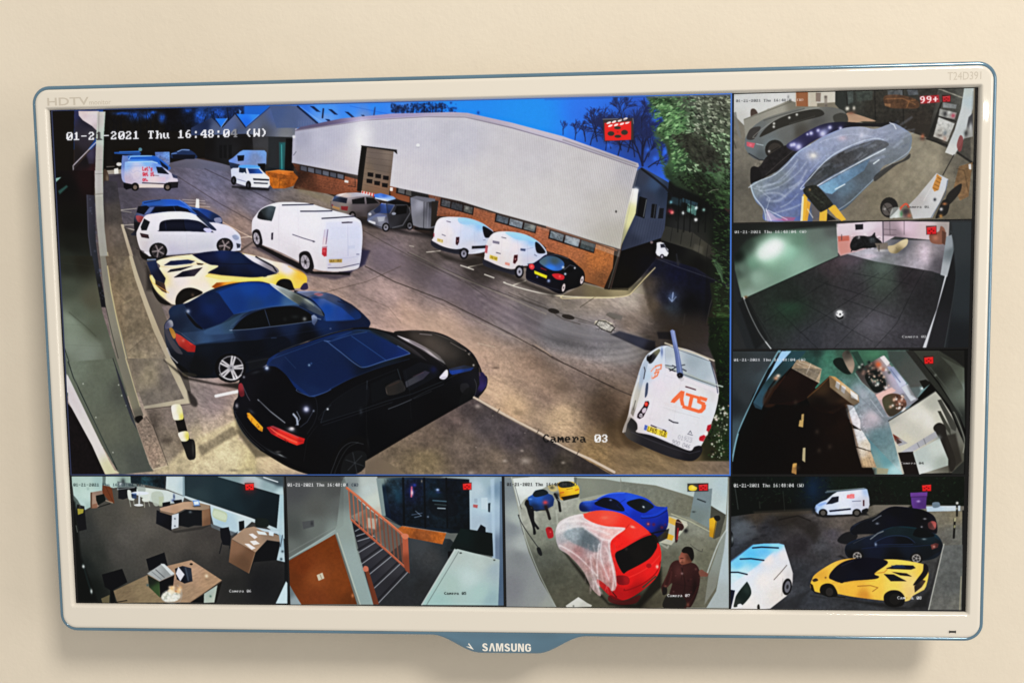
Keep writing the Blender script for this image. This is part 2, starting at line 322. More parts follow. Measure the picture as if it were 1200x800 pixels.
    v.ln([212, 145, 218, 380, 245, 560], 5, '4c4c58', .6)
    for i in range(25): t = R.random(); v.glow(228+R.uniform(-8, 30)+t*60, 160+t*620, R.uniform(3, 7), '50566a', .5)
    # the green-grey boundary board that curves in at the bottom left
    Q(60, 300, 5)
    board = [44, 0, 235, 0, 290, 330, 360, 560, 445, 800, 60, 800]
    v.fill([44, 0, 240, 0, 300, 330, 370, 560, 450, 820, 80, 820], (100, 60, '2c2f26', 180, 40, '27261c', 100, 180, '444a3e', 240, 250, '504f40', 150, 330, '555c4e', 110, 380, '707a6c', 110, 500, '707a6c', 260, 440, '535849', 200, 560, '6b7467', 330, 620, '575b4c', 160, 740, '65705f', 300, 760, '5f6656', 100, 640, '5c6656'), 4)
    v.fill([75, 330, 290, 510, 380, 790, 200, 800, 110, 620], '7a8474', 14, .35)
    for x in range(0, 6): v.ln([70+x*4, 40+x*120, 240+x*38, 60+x*118], 1.5, '4a5044', .25)
    v.ln([78, 540, 130, 700, 175, 800], 6, '2f3832', .8); v.ln([92, 600, 150, 740, 165, 800], 3, '8c9a94', .5); v.fill([90, 690, 140, 790, 130, 800, 92, 800], 'c9c4c2', 2)
    v.ln([105, 330, 200, 410, 262, 470], 3, '414638', .5, 5)
    Q(60, 420, 5)
    v.fill([100, 20, 370, 0, 440, 200, 500, 400, 575, 620, 600, 660, 400, 680, 260, 450, 110, 130], (150, 60, '66705f', 250, 200, '5d6454', 300, 60, '5c6352', 420, 200, '4c5046', 350, 400, '5c6050', 450, 400, '565a4c', 500, 600, '4c5048', 400, 640, '575c50'), 4)
    v.tex([100, 20, 370, 0, 575, 620, 400, 680], .05, 3)
    v.fill([95, 95, 100, 250, 320, 680, 400, 668, 372, 655, 340, 600], (100, 200, 'b8aeb0', 250, 500, 'c4bab6', 350, 670, 'b8b48c', 120, 140, 'bcb6b6'), 2.5)
    v.ln([100, 20, 130, 110, 200, 260, 290, 450, 385, 648], 8, '2c3530', .85); v.ln([118, 60, 160, 190, 240, 350, 360, 600], 2.5, '808c84', .55)
    v.fill([95, 260, 120, 290, 240, 510, 320, 690, 90, 690], '150d10', 3); v.tex([95, 260, 320, 690, 90, 690], .4, 3)
    for x, y in ((187, 148), (262, 345), (300, 520), (362, 550), (395, 155), (413, 217), (440, 275)): v.glow(x, y, 3.5, 'd0d4c8', .8)
    # post (downpipe) full height
    Q(20, 60, 5)
    v.fill([470, 355, 518, 355, 512, 450, 505, 620, 500, 800, 455, 800, 462, 560, 466, 470], (480, 400, 'a8a4a0', 480, 600, '9e9894', 470, 780, '9a968e', 500, 500, 'a2aca4'), 1.5)
    v.ln([480, 355, 478, 470], 3, '6c6468', .7); v.ln([514, 360, 508, 480, 500, 800], 3.5, '7c9888', .7); v.ln([455, 722, 500, 720], 4, '6e6a64', .7); v.ln([450, 640, 500, 638], 0.1, '6e6a64', .7)
    v.sf([505, 700, 525, 698, 538, 740, 530, 790, 508, 795], '4c3a2e', 3); v.glow(528, 745, 8, '8a7c6a', .6, 22)
    Q(60, 200, 5)
    v.fill([255, 0, 300, 0, 303, 200, 312, 350, 330, 500, 352, 650, 382, 800, 335, 800, 310, 650, 283, 480, 265, 300, 257, 150], (270, 50, 'a09c9a', 280, 200, '98968e', 285, 330, '8c8a84', 310, 500, '8a8880', 340, 700, '8c887c', 360, 780, '8a8476'), 1.5)
    v.ln([300, 0, 304, 200, 315, 360, 333, 520, 355, 650, 378, 780], 4, 'bac4b0', .55); v.ln([255, 20, 300, 18], 3, '6c6864', .8); v.ln([255, 140, 303, 135], 4, '6e6a62', .7); v.ln([262, 150, 300, 148], 2, 'c4c0b8', .6)
    v.ln([300, 640, 325, 740, 345, 740], 4, '64645e', .5)
    # footway between post and kerb
    v.fill([310, 60, 385, 60, 420, 320, 470, 500, 560, 800, 382, 800, 355, 650, 330, 500, 312, 330, 305, 160], (340, 120, '3c3840', 345, 260, '4c4440', 370, 380, '675a50', 400, 500, '67594a', 440, 640, '746450', 470, 760, '82705a'), 3)
    v.tex([310, 60, 385, 60, 560, 800, 382, 800], .14, 5); v.ln([330, 480, 345, 560, 370, 700, 388, 800], 6, 'b0a484', .7)
    v.ln([310, 200, 320, 300], 4, '2a262a', .5)
    v.fill([408, 316, 424, 314, 455, 420, 500, 560, 572, 800, 545, 800, 490, 600, 445, 450], (420, 330, 'a89a84', 480, 530, 'a09078', 550, 780, 'b09e80'), 1.5)
    v.fill([426, 330, 500, 360, 530, 480, 640, 700, 700, 790, 575, 800, 505, 560, 460, 420], (460, 380, '4c4440', 520, 540, '564c46', 620, 720, '5e524c'), 4); v.tex([426, 330, 700, 790, 575, 800], .14, 3)
    Q(60, 300, 5)
    v.fill([312, 0, 455, 0, 500, 140, 560, 280, 620, 440, 700, 620, 780, 800, 495, 800, 450, 640, 405, 450, 370, 280, 340, 120], (370, 60, '6a5c4c', 440, 120, '786850', 440, 260, '806e56', 480, 340, '7a6a54', 500, 430, '74654f', 540, 520, '806f58', 520, 600, '8c7a5c', 600, 700, '7c6e62', 560, 780, '80705e'), 2.5)
    v.tex([312, 0, 455, 0, 780, 800, 495, 800], .2, 9); v.tex([312, 0, 455, 0, 780, 800, 495, 800], .12, 2.5)
    v.ln([455, 560, 520, 500, 560, 480], 4, '5c5040', .5); v.ln([380, 200, 430, 260, 500, 330], 5, '64563f', .3, 5); v.ln([480, 250, 420, 280], 8, '9c8c6a', .4, 5)
    v.fill([286, 0, 318, 0, 345, 160, 380, 330, 430, 520, 495, 800, 440, 800, 395, 640, 350, 470, 320, 300], (300, 80, '767268', 350, 340, '7a7668', 430, 640, '706b5c', 465, 780, '6c6858'), 2)
    v.ln([330, 60, 350, 200, 385, 370, 430, 560, 492, 800], 7, 'b2a478', .8); v.ln([318, 290, 355, 450, 440, 780], 3, '201e20', .8)
    v.fill([470, 0, 505, 0, 640, 280, 700, 420, 790, 640, 820, 800, 780, 800, 640, 470], (530, 100, '5e544c', 600, 260, '675c52', 660, 430, '665a50', 790, 740, '5a5048'), 4)
    v.fill([455, 0, 476, 0, 515, 130, 575, 290, 640, 450, 720, 620, 800, 800, 765, 800, 690, 630, 600, 440, 545, 290, 490, 130], (480, 60, 'aa9c80', 560, 280, 'ab9c80', 640, 470, 'a49478', 760, 760, 'a89a7c'), 1.2)
    # bottom-left corner
    Q(60, 420, 5)
    v.fill([440, 0, 665, 0, 800, 230, 545, 285], (500, 60, '7a6b58', 560, 100, '8c7c60', 700, 120, '74675c', 600, 240, '72665a'), 3); v.tex([440, 0, 665, 0, 800, 230, 545, 285], .18, 6)
    v.fill([665, 0, 690, 0, 822, 248, 815, 262, 545, 296, 540, 280, 780, 236], (680, 20, 'a89878', 800, 240, 'b0a284', 560, 285, '9c9078'), 1.2); v.ln([550, 298, 815, 268], 3.5, '2c2420', .8)
    v.sf([800, 190, 845, 230, 858, 270, 840, 285, 815, 265], '2c2522', 7, .8)
    v.fill([556, 300, 815, 268, 850, 290, 900, 500, 680, 620, 620, 480], (620, 340, '5c5048', 700, 330, '746660', 640, 460, '62564a', 700, 500, '7a6c58', 800, 330, '80726a', 850, 460, 'a09070'), 12, .7)
    v.glow(600, 390, 30, '40362e', .6, 80); v.glow(680, 480, 40, '40362e', .7, 22); v.glow(770, 520, 30, '4a3e30', .4, 60)
    v.fill([850, 470, 1100, 350, 1130, 400, 1100, 470, 1200, 560, 1200, 680, 580, 675, 690, 610], (900, 520, 'b8a67c', 1050, 600, 'c4b48a', 750, 620, 'b0a078', 1150, 660, 'a89a6c', 950, 640, 'bcac84'), 16, .8)
    v.fill([860, 520, 1060, 400, 1110, 430, 1080, 450, 880, 570], '7a6c54', 10, .8); v.tex([560, 300, 1200, 300, 1200, 680, 580, 675], .16, 8); v.tex([560, 300, 1200, 300, 1200, 680, 580, 675], .12, 2)
    v.glow(1070, 655, 30, '4c4438', .5, 8); v.glow(1150, 650, 26, '5c5440', .4, 10)
    v.fill([378, 0, 425, 0, 470, 130, 510, 270, 545, 350, 560, 300, 540, 290, 492, 120, 452, 0], '6c6858', 1, .0)
    v.fill([385, 0, 438, 0, 490, 190, 540, 330, 530, 375, 500, 380], (420, 60, '706c5c', 480, 250, '75705a', 510, 350, '5c564a'), 2); v.ln([436, 0, 470, 110, 520, 280], 6, 'ac9e74', .8)
    v.ln([362, 0, 420, 170, 495, 372], 4, '1c1a20', .8); v.fill([368, 20, 400, 100, 490, 380, 505, 420, 470, 360, 420, 220], '2e3040', 3, .8); v.sf([492, 345, 530, 335, 540, 365, 520, 380, 500, 372], '15110f', 3)
    v.fill([500, 390, 560, 330, 590, 380, 640, 520, 680, 625, 600, 645, 550, 540], (540, 400, '7c6a5c', 600, 580, '8e7664', 640, 620, '94806a'), 2)
    v.tex([500, 390, 560, 330, 680, 625, 600, 645], .3, 2.2); v.ln([600, 648, 682, 628], 6, 'b4a684', .85); v.ln([555, 340, 600, 400, 684, 625], 3.5, '3c342c', .7)
    # bollard
    v.fill([708, 285, 760, 275, 800, 430, 846, 580, 805, 590, 752, 450], '171210', 2); v.sf([765, 480, 820, 470, 842, 490, 846, 575, 825, 592, 800, 585, 780, 530], '1a1917', 3)
    v.glow(832, 530, 7, '45443c', .8, 50)
    v.sf([704, 292, 712, 272, 740, 266, 762, 280, 776, 345, 760, 358, 728, 360, 715, 350], (715, 300, 'ece4d8', 735, 340, 'e8e0d0', 765, 340, 'd0c040', 755, 300, 'd8d090'), 2)
    v.sf([745, 436, 798, 425, 808, 465, 795, 482, 770, 484, 758, 475], (755, 450, 'e8dccc', 775, 470, 'e0d8b8', 800, 460, 'c8b838'), 2)
    # -------- sheds behind
    Q(240, 90, 5)
    v.fill([0, 330, 540, 330, 520, 560, 400, 560, 140, 520, 0, 480], (20, 400, '120f10', 100, 400, '1c1c20', 250, 380, '181618', 330, 420, '3a3c40', 450, 420, '2c2e30', 480, 520, '1a1818', 180, 460, '222226'), 3)
    for x in (85, 110, 140): v.fill([x, 400, x+18, 400, x+18, 480, x, 475], '101014', 2, .8)
    v.fill([278, 350, 372, 352, 368, 520, 355, 440, 285, 432], '404044', 2, .7); v.fill([375, 355, 440, 358, 440, 545, 372, 530], '2c2f33', 2); v.fill([436, 385, 472, 385, 468, 548, 438, 545], '205c60', 5, .9); v.ln([450, 400, 452, 540], 5, '4aa0a0', .7)
    v.fill([476, 362, 524, 362, 512, 560, 470, 548], '110e10', 2)
    v.fill([-80, 300, 40, 240, 100, 300, 180, 220, 240, 300, 380, 175, 560, 165, 660, 275, 540, 300, 530, 355, 350, 350, 250, 335, -80, 345], (0, 290, '1c2a50', 60, 310, '4c5878', 150, 290, '4c5c88', 300, 290, '545e78', 430, 220, '44588c', 560, 250, '4c5a80', 330, 330, '4a4c54', 480, 340, '6c6e74', 200, 325, '46506c'), 2)
    v.fill([58, 245, 132, 245, 95, 298], '1f6ae0', 3); v.ln([58, 245, 95, 298], 5, '18264c'); v.ln([132, 245, 95, 298], 5, '7898d0', .8)
    v.fill([180, 218, 318, 222, 240, 296], (200, 220, '1f6ae8', 300, 225, '2a78f0', 240, 280, '1c60d8'), 3); v.ln([178, 215, 240, 298], 7, '14203e'); v.ln([240, 296, 318, 224], 4, '7090d0', .6); v.fill([200, 190, 215, 205, 205, 225], '6aa8ff', 3, .6)
    v.ln([240, 298, 385, 176], 5, '223c78', .9)
    v.fill([380, 160, 1210, 120, 1210, 215, 700, 270, 655, 275, 545, 172], (560, 180, '2a66d0', 700, 190, '3a80ec', 850, 190, '3278e8', 700, 250, '5c88d0', 1000, 190, '2a76ec', 420, 180, '3a5490', 950, 240, '5076b8'), 2)
    v.fill([380, 170, 545, 172, 650, 276, 540, 300, 420, 300], (420, 200, '41547f', 500, 260, '48587e', 600, 280, '50608a'), 2, .9)
    v.ln([545, 175, 660, 272], 11, '14244c', .95)
    for p in ([615, 172, 640, 174, 680, 208, 655, 205], [722, 190, 745, 192, 782, 224, 760, 222], [820, 205, 842, 207, 885, 243, 862, 240], [915, 224, 932, 224, 948, 242, 930, 240], [705, 248, 730, 250, 742, 264, 722, 262]): v.fill(p, '142c60', 2)
    v.ln([695, 190, 690, 240], 10, '1d2c50', .9); v.ln([998, 180, 990, 235], 9, '2c4270', .8); v.ln([850, 172, 1080, 220], 3, '1850b0', .6); v.ln([560, 178, 690, 270], 3, '8ab0ee', .5)
    v.glow(1000, 175, 40, '2a80f8', .4, 12)
    # conifers beyond the shed roof
    for i in range(150):
        x = R.uniform(1090, 1230); y = R.uniform(165, 215)-abs(x-1160)*.1; v.glow(x, y, R.uniform(2, 6), '142850', .6)
    Q(460, 90, 5)
    for i in range(260):
        x = R.gauss(230, 80); y = R.uniform(150, 218)
        if x < 0 or x > 372 or y < 150+R.random()*40*(abs(x-240)/140)**2: continue
        if 80 < x < 110 and y < 190: continue
        v.glow(x, y, R.uniform(2.5, 7), '14244c', .6)
    for x in (120, 185, 235, 290): v.ln([x, 215, x+3, 175], 5, '0f1a38', .85)
    for x, y in ((35, 180), (20, 200), (60, 195), (140, 170)): v.glow(x, y, 14, '122048', .8)
    v.glow(503, 212, 8, '1a3c80', .8, 10)
    # bare tree right
    Q(640, 90, 5)
    def br(x, y, a, l, w, d):
        x2, y2 = x+math.cos(a)*l, y+math.sin(a)*l
        v.ln([x, y, (x+x2)/2+R.uniform(-3, 3), (y+y2)/2, x2, y2], w, '1c2040' if d > 2 else '222c5c', .8 if d > 1 else .6, .9)
        if d <= 0 or l < 5: return
        for k in range(3): br(x+(x2-x)*(1-.2*k), y+(y2-y)*(1-.2*k), a+R.uniform(-.65, .65), l*R.uniform(.6, .85), max(w*.62, 1.6), d-1)
    v.glow(480, 330, 130, '1f3474', .7, 160); v.glow(330, 340, 120, '21387c', .6, 95); v.glow(590, 400, 100, '203064', .6, 130)
    for x, y, a, l, w, d in ((565, 520, -1.55, 110, 14, 6), (560, 500, -1.9, 90, 9, 5), (575, 500, -1.15, 80, 8, 5), (440, 430, -1.75, 80, 7, 5), (380, 420, -1.9, 75, 6, 5), (300, 380, -1.8, 70, 6, 5), (480, 440, -1.35, 80, 7, 5), (600, 530, -.6, 60, 7, 4), (230, 380, -1.7, 45, 5, 4), (100, 340, -1.6, 35, 4, 3), (520, 330, -1.5, 60, 5, 4), (650, 520, -1.1, 60, 5, 4), (420, 470, -1.3, 85, 6, 5), (520, 470, -1.75, 90, 6, 5), (260, 400, -1.3, 60, 5, 5), (350, 430, -1.5, 70, 5, 5), (600, 470, -1.2, 60, 5, 5), (170, 370, -1.4, 45, 4, 4), (560, 300, -1.6, 60, 4, 5), (440, 280, -1.5, 60, 4, 5)): br(x, y, a, l, w, d)
    for x, y in ((640, 250), (650, 350), (600, 430), (700, 440), (370, 400), (640, 480)): v.glow(x, y, 15, '2f6ae8', .6)
    # -------- the big shed
    Q(0, 0, 1)
    # side wall in shade, beyond the corner
    Q(640, 220, 5)
    v.fill([520, -90, 560, -120, 720, -30, 730, 60, 700, 200, 690, 300, 440, 370, 470, 200], (560, -60, '2a3450', 640, -20, '24406c', 600, 60, '263250', 560, 240, '2f3a5a', 640, 260, '2b3656', 690, 20, '1a2a48', 500, 320, '232c48'), 2)
    v.fill([545, 50, 592, 65, 575, 180, 520, 160], '0c0d14', 2); v.ln([588, 70, 570, 170], 5, '545c64', .9); v.fill([620, 95, 648, 98, 640, 180, 612, 175], '0d0e16', 2); v.ln([640, 100, 630, 176], 4, '3e4858', .9); v.ln([662, 110, 650, 178], 4, '3e4858', .8); v.fill([665, 120, 690, 120, 685, 180, 655, 180], '0d0e16', 2, .8)
    v.ln([545, 50, 530, 160], 3, '6a7478', .5); v.adj([520, -90, 560, -120, 720, -30, 730, 60, 700, 200, 690, 300, 440, 370, 470, 200], 1.12, .62)
    for k in range(12): v.ln([540+k*15, 175+k*1.5, 500+k*17, 340-k*4], 1.4, '1c2438', .35)
    v.fill([440, 370, 690, 290, 660, 330, 640, 420, 560, 520, 480, 600, 380, 600], (500, 400, '0a0809', 600, 350, '0d0a0b', 450, 520, '0e0b08', 600, 440, '0a0a12'), 3)
    # back lane, fence, car park lights
    v.fill([720, -40, 900, -20, 1080, 160, 1080, 560, 990, 540, 880, 470, 640, 400, 690, 290], (760, 100, '121416', 900, 100, '0e1210', 800, 240, '292a2a', 900, 320, '2c2c28', 950, 380, '2a2a24', 760, 350, '0e0e10', 900, 450, '101010', 1020, 300, '101a10', 1040, 480, '1c2c18'), 3)
    v.fill([700, 225, 860, 262, 990, 360, 980, 425, 860, 365, 670, 305], (720, 260, '33332f', 860, 310, '3a3933', 960, 380, '34332c', 900, 360, '454338'), 3)
    for x, y in ((740, 235), (800, 250), (858, 265), (905, 300), (950, 335)): v.ln([x, y, x-12, y+80], 3, '1a1a18', .8)
    v.fill([870, 330, 920, 345, 915, 385, 862, 365], '55524a', 5, .5)
    v.fill([830, 90, 885, 115, 878, 165, 825, 140], '49706a', 3, .9); v.fill([800, 60, 890, 90, 885, 110, 800, 85], '2c4450', 4, .9); v.fill([735, 50, 800, 70, 790, 110, 730, 90], '2a4450', 6, .6)
    for x, y, c in ((880, 118, 'd8f0f0'), (806, 148, 'e8f0f0'), (878, 188, 'ffffff'), (845, 130, '8cc0b0'), (730, 85, '6aa0b0'), (925, 130, '7aa098')): v.glow(x, y, 9, c, .9)
    v.glow(738, 145, 9, 'ff9080', 1); v.glow(728, 138, 16, 'c03048', .6)
    for x in (780, 815, 850, 900, 940): v.ln([x, 60, x-8, 260], 6, '0c0e0e', .7)
    for i in range(70): x = R.uniform(700, 1000); y = R.uniform(20, 200); v.ln([x, y, x+R.uniform(-20, 20), y+R.uniform(-30, 30)], 2.5, '0a0c0c', .7)
    # lane surface in shade
    v.fill([560, 520, 640, 410, 820, 460, 990, 540, 960, 700, 900, 800, 640, 800, 600, 700], (640, 460, '0f1228', 760, 500, '0f1230', 880, 560, '0c0e22', 620, 560, '342e2e', 700, 640, '1a1c30', 740, 720, '2c3440', 620, 700, '463c34', 840, 700, '0a0b12', 680, 760, '302a2a'), 14, .9)
    v.glow(740, 640, 28, '4a6088', .7, 30); v.ln([745, 615, 738, 665], 7, '8090b0', .8); v.ln([720, 645, 738, 668, 762, 640], 6, '7888a8', .8); v.glow(740, 720, 40, '3c4c60', .8, 30)
    v.ln([655, 418, 760, 460, 990, 540], 4, '4a4c54', .6); v.ln([1000, 555, 960, 700, 940, 800], 6, '5a5848', .6); v.ln([815, 740, 805, 800], 6, '6c706c', .5, 4)
    v.glow(850, 660, 30, '08080c', .8, 50); v.tex([560, 520, 640, 410, 990, 540, 900, 800, 600, 800], .25, 5)
    v.fill([960, 560, 1005, 550, 1080, 600, 1080, 800, 940, 800, 975, 680], (1000, 600, '24301a', 1020, 760, '34481c', 960, 760, '2c2c18'), 5)
    for x, y, r in ((590, 560, 40), (600, 640, 46), (590, 720, 50), (640, 690, 36), (650, 760, 40)): v.glow(x, y, r, '5a4c3c', .5)
    v.glow(850, 740, 90, '0c0c10', .7, 90); v.glow(700, 740, 46, '2c2824', .6, 40)
    # small white car in lane
    v.fill([648, 322, 668, 318, 690, 325, 700, 345, 716, 362, 718, 385, 708, 402, 690, 400, 672, 405, 650, 395, 642, 380, 648, 350], 'd8d8e4', 2); v.fill([668, 330, 690, 328, 700, 350, 672, 352], '2a2c3c', 2); v.el(680, 404, 13, 15, '201c28'); v.el(680, 404, 7, 8, '8c8894'); v.ln([700, 350, 715, 375], 8, '23242c', .7); v.el(618, 320, 9, 8, '6a5c60', f=4)
    v.ln([765, 390, 775, 455], 9, '25262c', .9); v.glow(775, 440, 14, '30323c', .6)
    # lit front pavement by the corner
    v.fill([220, 560, 340, 590, 480, 590, 560, 530, 640, 470, 600, 520, 490, 630, 400, 640, 240, 640, 100, 630], (300, 600, '6a5e42', 440, 610, '867a58', 540, 560, '4c4638', 160, 610, '5c5040'), 6, .85)
    v.ln([100, 632, 240, 645, 400, 642, 480, 630, 520, 595, 590, 520, 640, 468], 5, 'c8b88c', .8, sm=1)
    v.fill([370, 728, 450, 752, 440, 778, 352, 748], '66605a', 3, .9); v.ln([200, 700, 280, 645], 3, '4c4638', .7)
    # brick plinth
    v.fill([0, 225, 415, 365, 400, 470, 345, 590, 225, 545, 150, 440, 60, 385, 0, 370], (20, 260, '9a5a40', 60, 340, '9c5e42', 200, 360, 'a0603c', 280, 460, '9c5c38', 350, 420, 'a4622f', 330, 560, '7c4c2c', 390, 400, '9a5e34'), 1.5)
    v.fill([400, 370, 430, 370, 372, 598, 340, 590], '241810', 2); v.ln([428, 372, 365, 590], 6, '4c4a44', .9); v.ln([345, 592, 480, 598], 6, '1a1612', .6)
    Q(480, 220, 5)
    v.fill([105, 35, 1200, 355, 1190, 470, 1140, 585, 1030, 550, 960, 430, 850, 385, 700, 280, 480, 255, 340, 180, 160, 165], (130, 80, '7a4834', 300, 140, '90563c', 450, 180, '96583c', 600, 240, '9a5c42', 780, 280, '9e5e42', 800, 350, '98583a', 960, 400, 'a0603c', 1100, 430, 'a86434', 1120, 540, '7c4c2c', 1000, 480, '8c5430'), 2)
    for k in range(9): v.ln([180, 90+k*11, 500, 178+k*12, 820, 262+k*16, 1190, 372+k*23], 1.1, '6a3c2a', .28)
    v.tex([105, 35, 1200, 355, 1140, 585, 960, 430, 160, 165], .22, 1.5)
    v.fill([0, 10, 110, 35, 110, 62, 0, 50], '2c2a2c', 2); 
    for p in ([182, 60, 378, 112, 372, 162, 178, 108], [505, 148, 745, 220, 738, 268, 498, 200], [820, 245, 1092, 330, 1080, 385, 812, 298]): v.fill(p, '2c1e1c', 1.5)
    for p, c in (([190, 68, 240, 80, 236, 118, 186, 104], '4c4c50'), ([248, 82, 312, 100, 308, 138, 243, 120], '3c3c40'), ([320, 102, 372, 116, 366, 154, 316, 140], '504e4a'), ([514, 156, 582, 176, 574, 214, 506, 194], '4e545c'), ([590, 178, 665, 200, 657, 240, 582, 217], '6e747c'), ([674, 203, 740, 222, 732, 260, 667, 242], '5e6060'), ([828, 252, 905, 276, 896, 316, 820, 292], '60666c'), ([915, 278, 998, 303, 988, 347, 906, 320], '767c82'), ([1008, 306, 1088, 332, 1078, 376, 998, 351], '43494a')):
        v.fill(p, c, 1.5); v.tex(p, .3, 2)
    v.glow(965, 318, 20, 'a8b0b4', .6); v.glow(720, 228, 14, '9a9a90', .6); v.ln([840, 262, 870, 282, 880, 300], 3, '9aa0a4', .6); v.ln([598, 188, 655, 203], 3, '9098a0', .6); v.glow(335, 120, 10, '9a9a94', .5)
    Q(240, 90, 5)
    v.fill([512, 505, 930, 610, 915, 675, 760, 692, 520, 655, 545, 560], (530, 520, '5c3424', 700, 600, '7c4630', 850, 620, '884c34', 600, 640, '5a3424', 560, 580, '3c2218'), 2)
    for k in range(6): v.ln([520, 530+k*18, 720, 585+k*16, 900, 625+k*12], 1.1, '4c2a1e', .3)
    v.tex([512, 505, 930, 610, 915, 675, 520, 655], .22, 1.5)
    v.fill([556, 515, 820, 572, 818, 606, 556, 548], '2a2224', 1.5)
    for i in range(6): x = 562+i*43; y = 518+i*9.2; v.fill([x, y+3, x+36, y+11, x+35, y+38, x, y+28], '5a5a64' if i % 2 else '4c4c56', 1.5)
    v.ln([820, 570, 815, 605], 4, '201818'); v.fill([820, 605, 842, 610, 840, 622, 818, 618], 'd0ccc8', 2); v.ln([880, 590, 882, 645, 840, 640], 3, '241a18', .8)
    v.fill([1080, 625, 1200, 655, 1200, 745, 1090, 700], '80482f', 2); v.fill([1124, 640, 1210, 660, 1210, 705, 1120, 682], '2a2224', 2); v.fill([1135, 650, 1172, 658, 1170, 688, 1132, 678], '5c5a5c', 2); v.fill([1180, 662, 1210, 668, 1210, 700, 1176, 690], '54504e', 2); v.fill([1086, 648, 1102, 650, 1100, 670, 1085, 668], 'f0ecec', 2)
    # cladding
    Q(0, 0, 1)
    clad = [346, 151, 400, 142, 460, 136, 500, 133.5, 545, 134.5, 600, 147, 660, 164, 700, 177, 748, 194, 741, 220, 735, 255, 727, 292, 700, 284, 640, 265, 585, 250, 540, 236, 456, 218, 423, 206, 380, 198, 343, 191]
    v.fill(clad, (350, 160, '8f8fa4', 380, 160, 'a09fb2', 410, 150, 'a3a2b4', 345, 185, '9896a6', 400, 190, 'a8a4b0', 430, 160, 'aaa8b6', 480, 150, 'acaab8', 470, 210, 'b6b0b8', 540, 160, 'a9a7b2', 560, 220, 'b6b1b4', 620, 180, 'aeaab0', 650, 240, 'b8b3b2', 700, 200, 'b0abac', 720, 240, 'aaa59f', 725, 280, '9c9789', 740, 200, '9c99a0', 600, 240, 'bab5b6'), .9)
    cs, cm = v.mask(clad, .9); v.c[cs] *= 1+.04*cm[..., None]
    for i in range(90):
        t = i/90; x = 560+(1-(1-t)**1)*188; yt = 137+(x-545)*.283; yb = 243+(x-560)*.31
        s_ = (x-560)/188; v.ln([x, yt, x-2-20*s_**1.5, yb], .7, '8c8788', .16+.36*s_, .6)
        v.ln([x+1, yt, x-1-20*s_**1.5, yb], .5, 'dcd8d8', .08+.26*s_, .6)
    for i in range(70): x = 350+i*3; v.ln([x, 142, x-1.5, 196+max(0, x-380)*.28], .6, '8886a0', .16)
    v.tex(clad, .03, 14, 1, 0)
    v.fill([352, 149, 400, 139, 460, 133.3, 530, 131.5, 548, 132.5, 600, 144, 660, 160, 748, 191.5, 749, 196, 700, 181, 640, 162, 545, 136.5, 500, 136, 430, 140, 346, 153], (360, 150, '5c5474', 450, 136, '8c84a8', 540, 133, '9a94a8', 650, 160, 'a8a4b4', 740, 190, '9c98a4'), .9)
    v.ln([346, 153.5, 430, 141, 500, 137, 545, 137.5, 600, 150, 660, 167, 748, 197], 1, '6c6074', .7, sm=0)
    v.ln([660, 164, 745, 193], 1.6, '4c4850', .35, 2)
    v.fill([741, 221, 748, 222, 745, 250, 735, 272, 727, 290, 733, 255], (744, 225, 'f4ece4', 740, 250, 'c4c08c', 730, 285, '8c8a68'), 1); v.glow(745, 223, 3, 'ffffff', .8)
    v.ln([727, 291, 748, 198], 1, '8a8684', .4)
    v.ln([722, 294, 700, 286, 640, 267, 585, 252], 1, '4c3830', .7); v.el(722, 248, 1.2, 1.5, '5a5654')
    # floodlit patch, loading door
    v.glow(424, 158, 9, 'f6f4fa', .85, 14); v.glow(421, 170, 12, 'e6e0ea', .6, 22); v.glow(421, 166, 4, 'ffffff', .9, 8); v.glow(416, 185, 12, 'd4ccd4', .5, 16)
    Q(240, 90, 5)
    v.fill([515, 345, 530, 345, 520, 505, 510, 505], 'a4a2b4', 2, .9); v.ln([520, 460, 535, 440], 5, '4c4a5c', .6); v.glow(522, 352, 7, 'f8f8ff', .9)
    v.fill([918, 405, 952, 408, 925, 675, 892, 670, 898, 560], '1e1a18', 1.5)
    v.fill([950, 412, 1108, 430, 1076, 720, 918, 672], (1000, 440, '6c5c54', 1080, 460, '7a685c', 960, 560, '74604e', 1040, 660, '7c5c48', 1020, 520, '6a5a50'), 1.5)
    v.fill([915, 402, 1125, 428, 1128, 455, 1108, 438, 950, 414, 918, 412], '2a2524', 1.5)
    for k in range(7): v.ln([948-k*3, 440+k*32, 1104-k*5, 458+k*35], 1.3, '4c4038', .5)
    for x, y in ((972, 574), (1017, 583), (1062, 593), (966, 612), (1011, 624), (1056, 636)): v.fill([x-17, y-14, x+16, y-10, x+14, y+14, x-18, y+9], '1c1618', 2)
    v.fill([918, 668, 995, 685, 990, 706, 915, 690], 'd0b8b0', 2)
    for i in range(5): v.fill([922+i*16, 670+i*3, 930+i*16, 671+i*3, 926+i*16, 695+i*3, 918+i*16, 693+i*3], 'b83c34', 1.5)
    Q(460, 90, 5); v.el(149, 402, 10, 10, 'f4f4fa'); v.ln([142, 412, 156, 413], 2, '6a6878', .8)
    # ---- vehicles -------------------------------------------------
    # far van + pickup + skip
    Q(240, 90, 5)
    v.fill([140, 490, 165, 475, 205, 440, 225, 430, 350, 432, 362, 445, 360, 512, 330, 530, 200, 545, 150, 530], (230, 440, '5c86d0', 340, 440, '6288c4', 300, 480, '6a7ca4', 160, 500, '5a78c0', 200, 510, '6c80b4'), 2)
    v.fill([190, 462, 232, 460, 228, 492, 195, 495], '0e1424', 2); v.fill([310, 510, 355, 508, 350, 560, 320, 550], '0d0c10', 3); v.fill([142, 500, 205, 515, 200, 548, 150, 535], '1c2438', 3, .8); v.tex([230, 440, 355, 440, 355, 510, 230, 500], .08, 2)
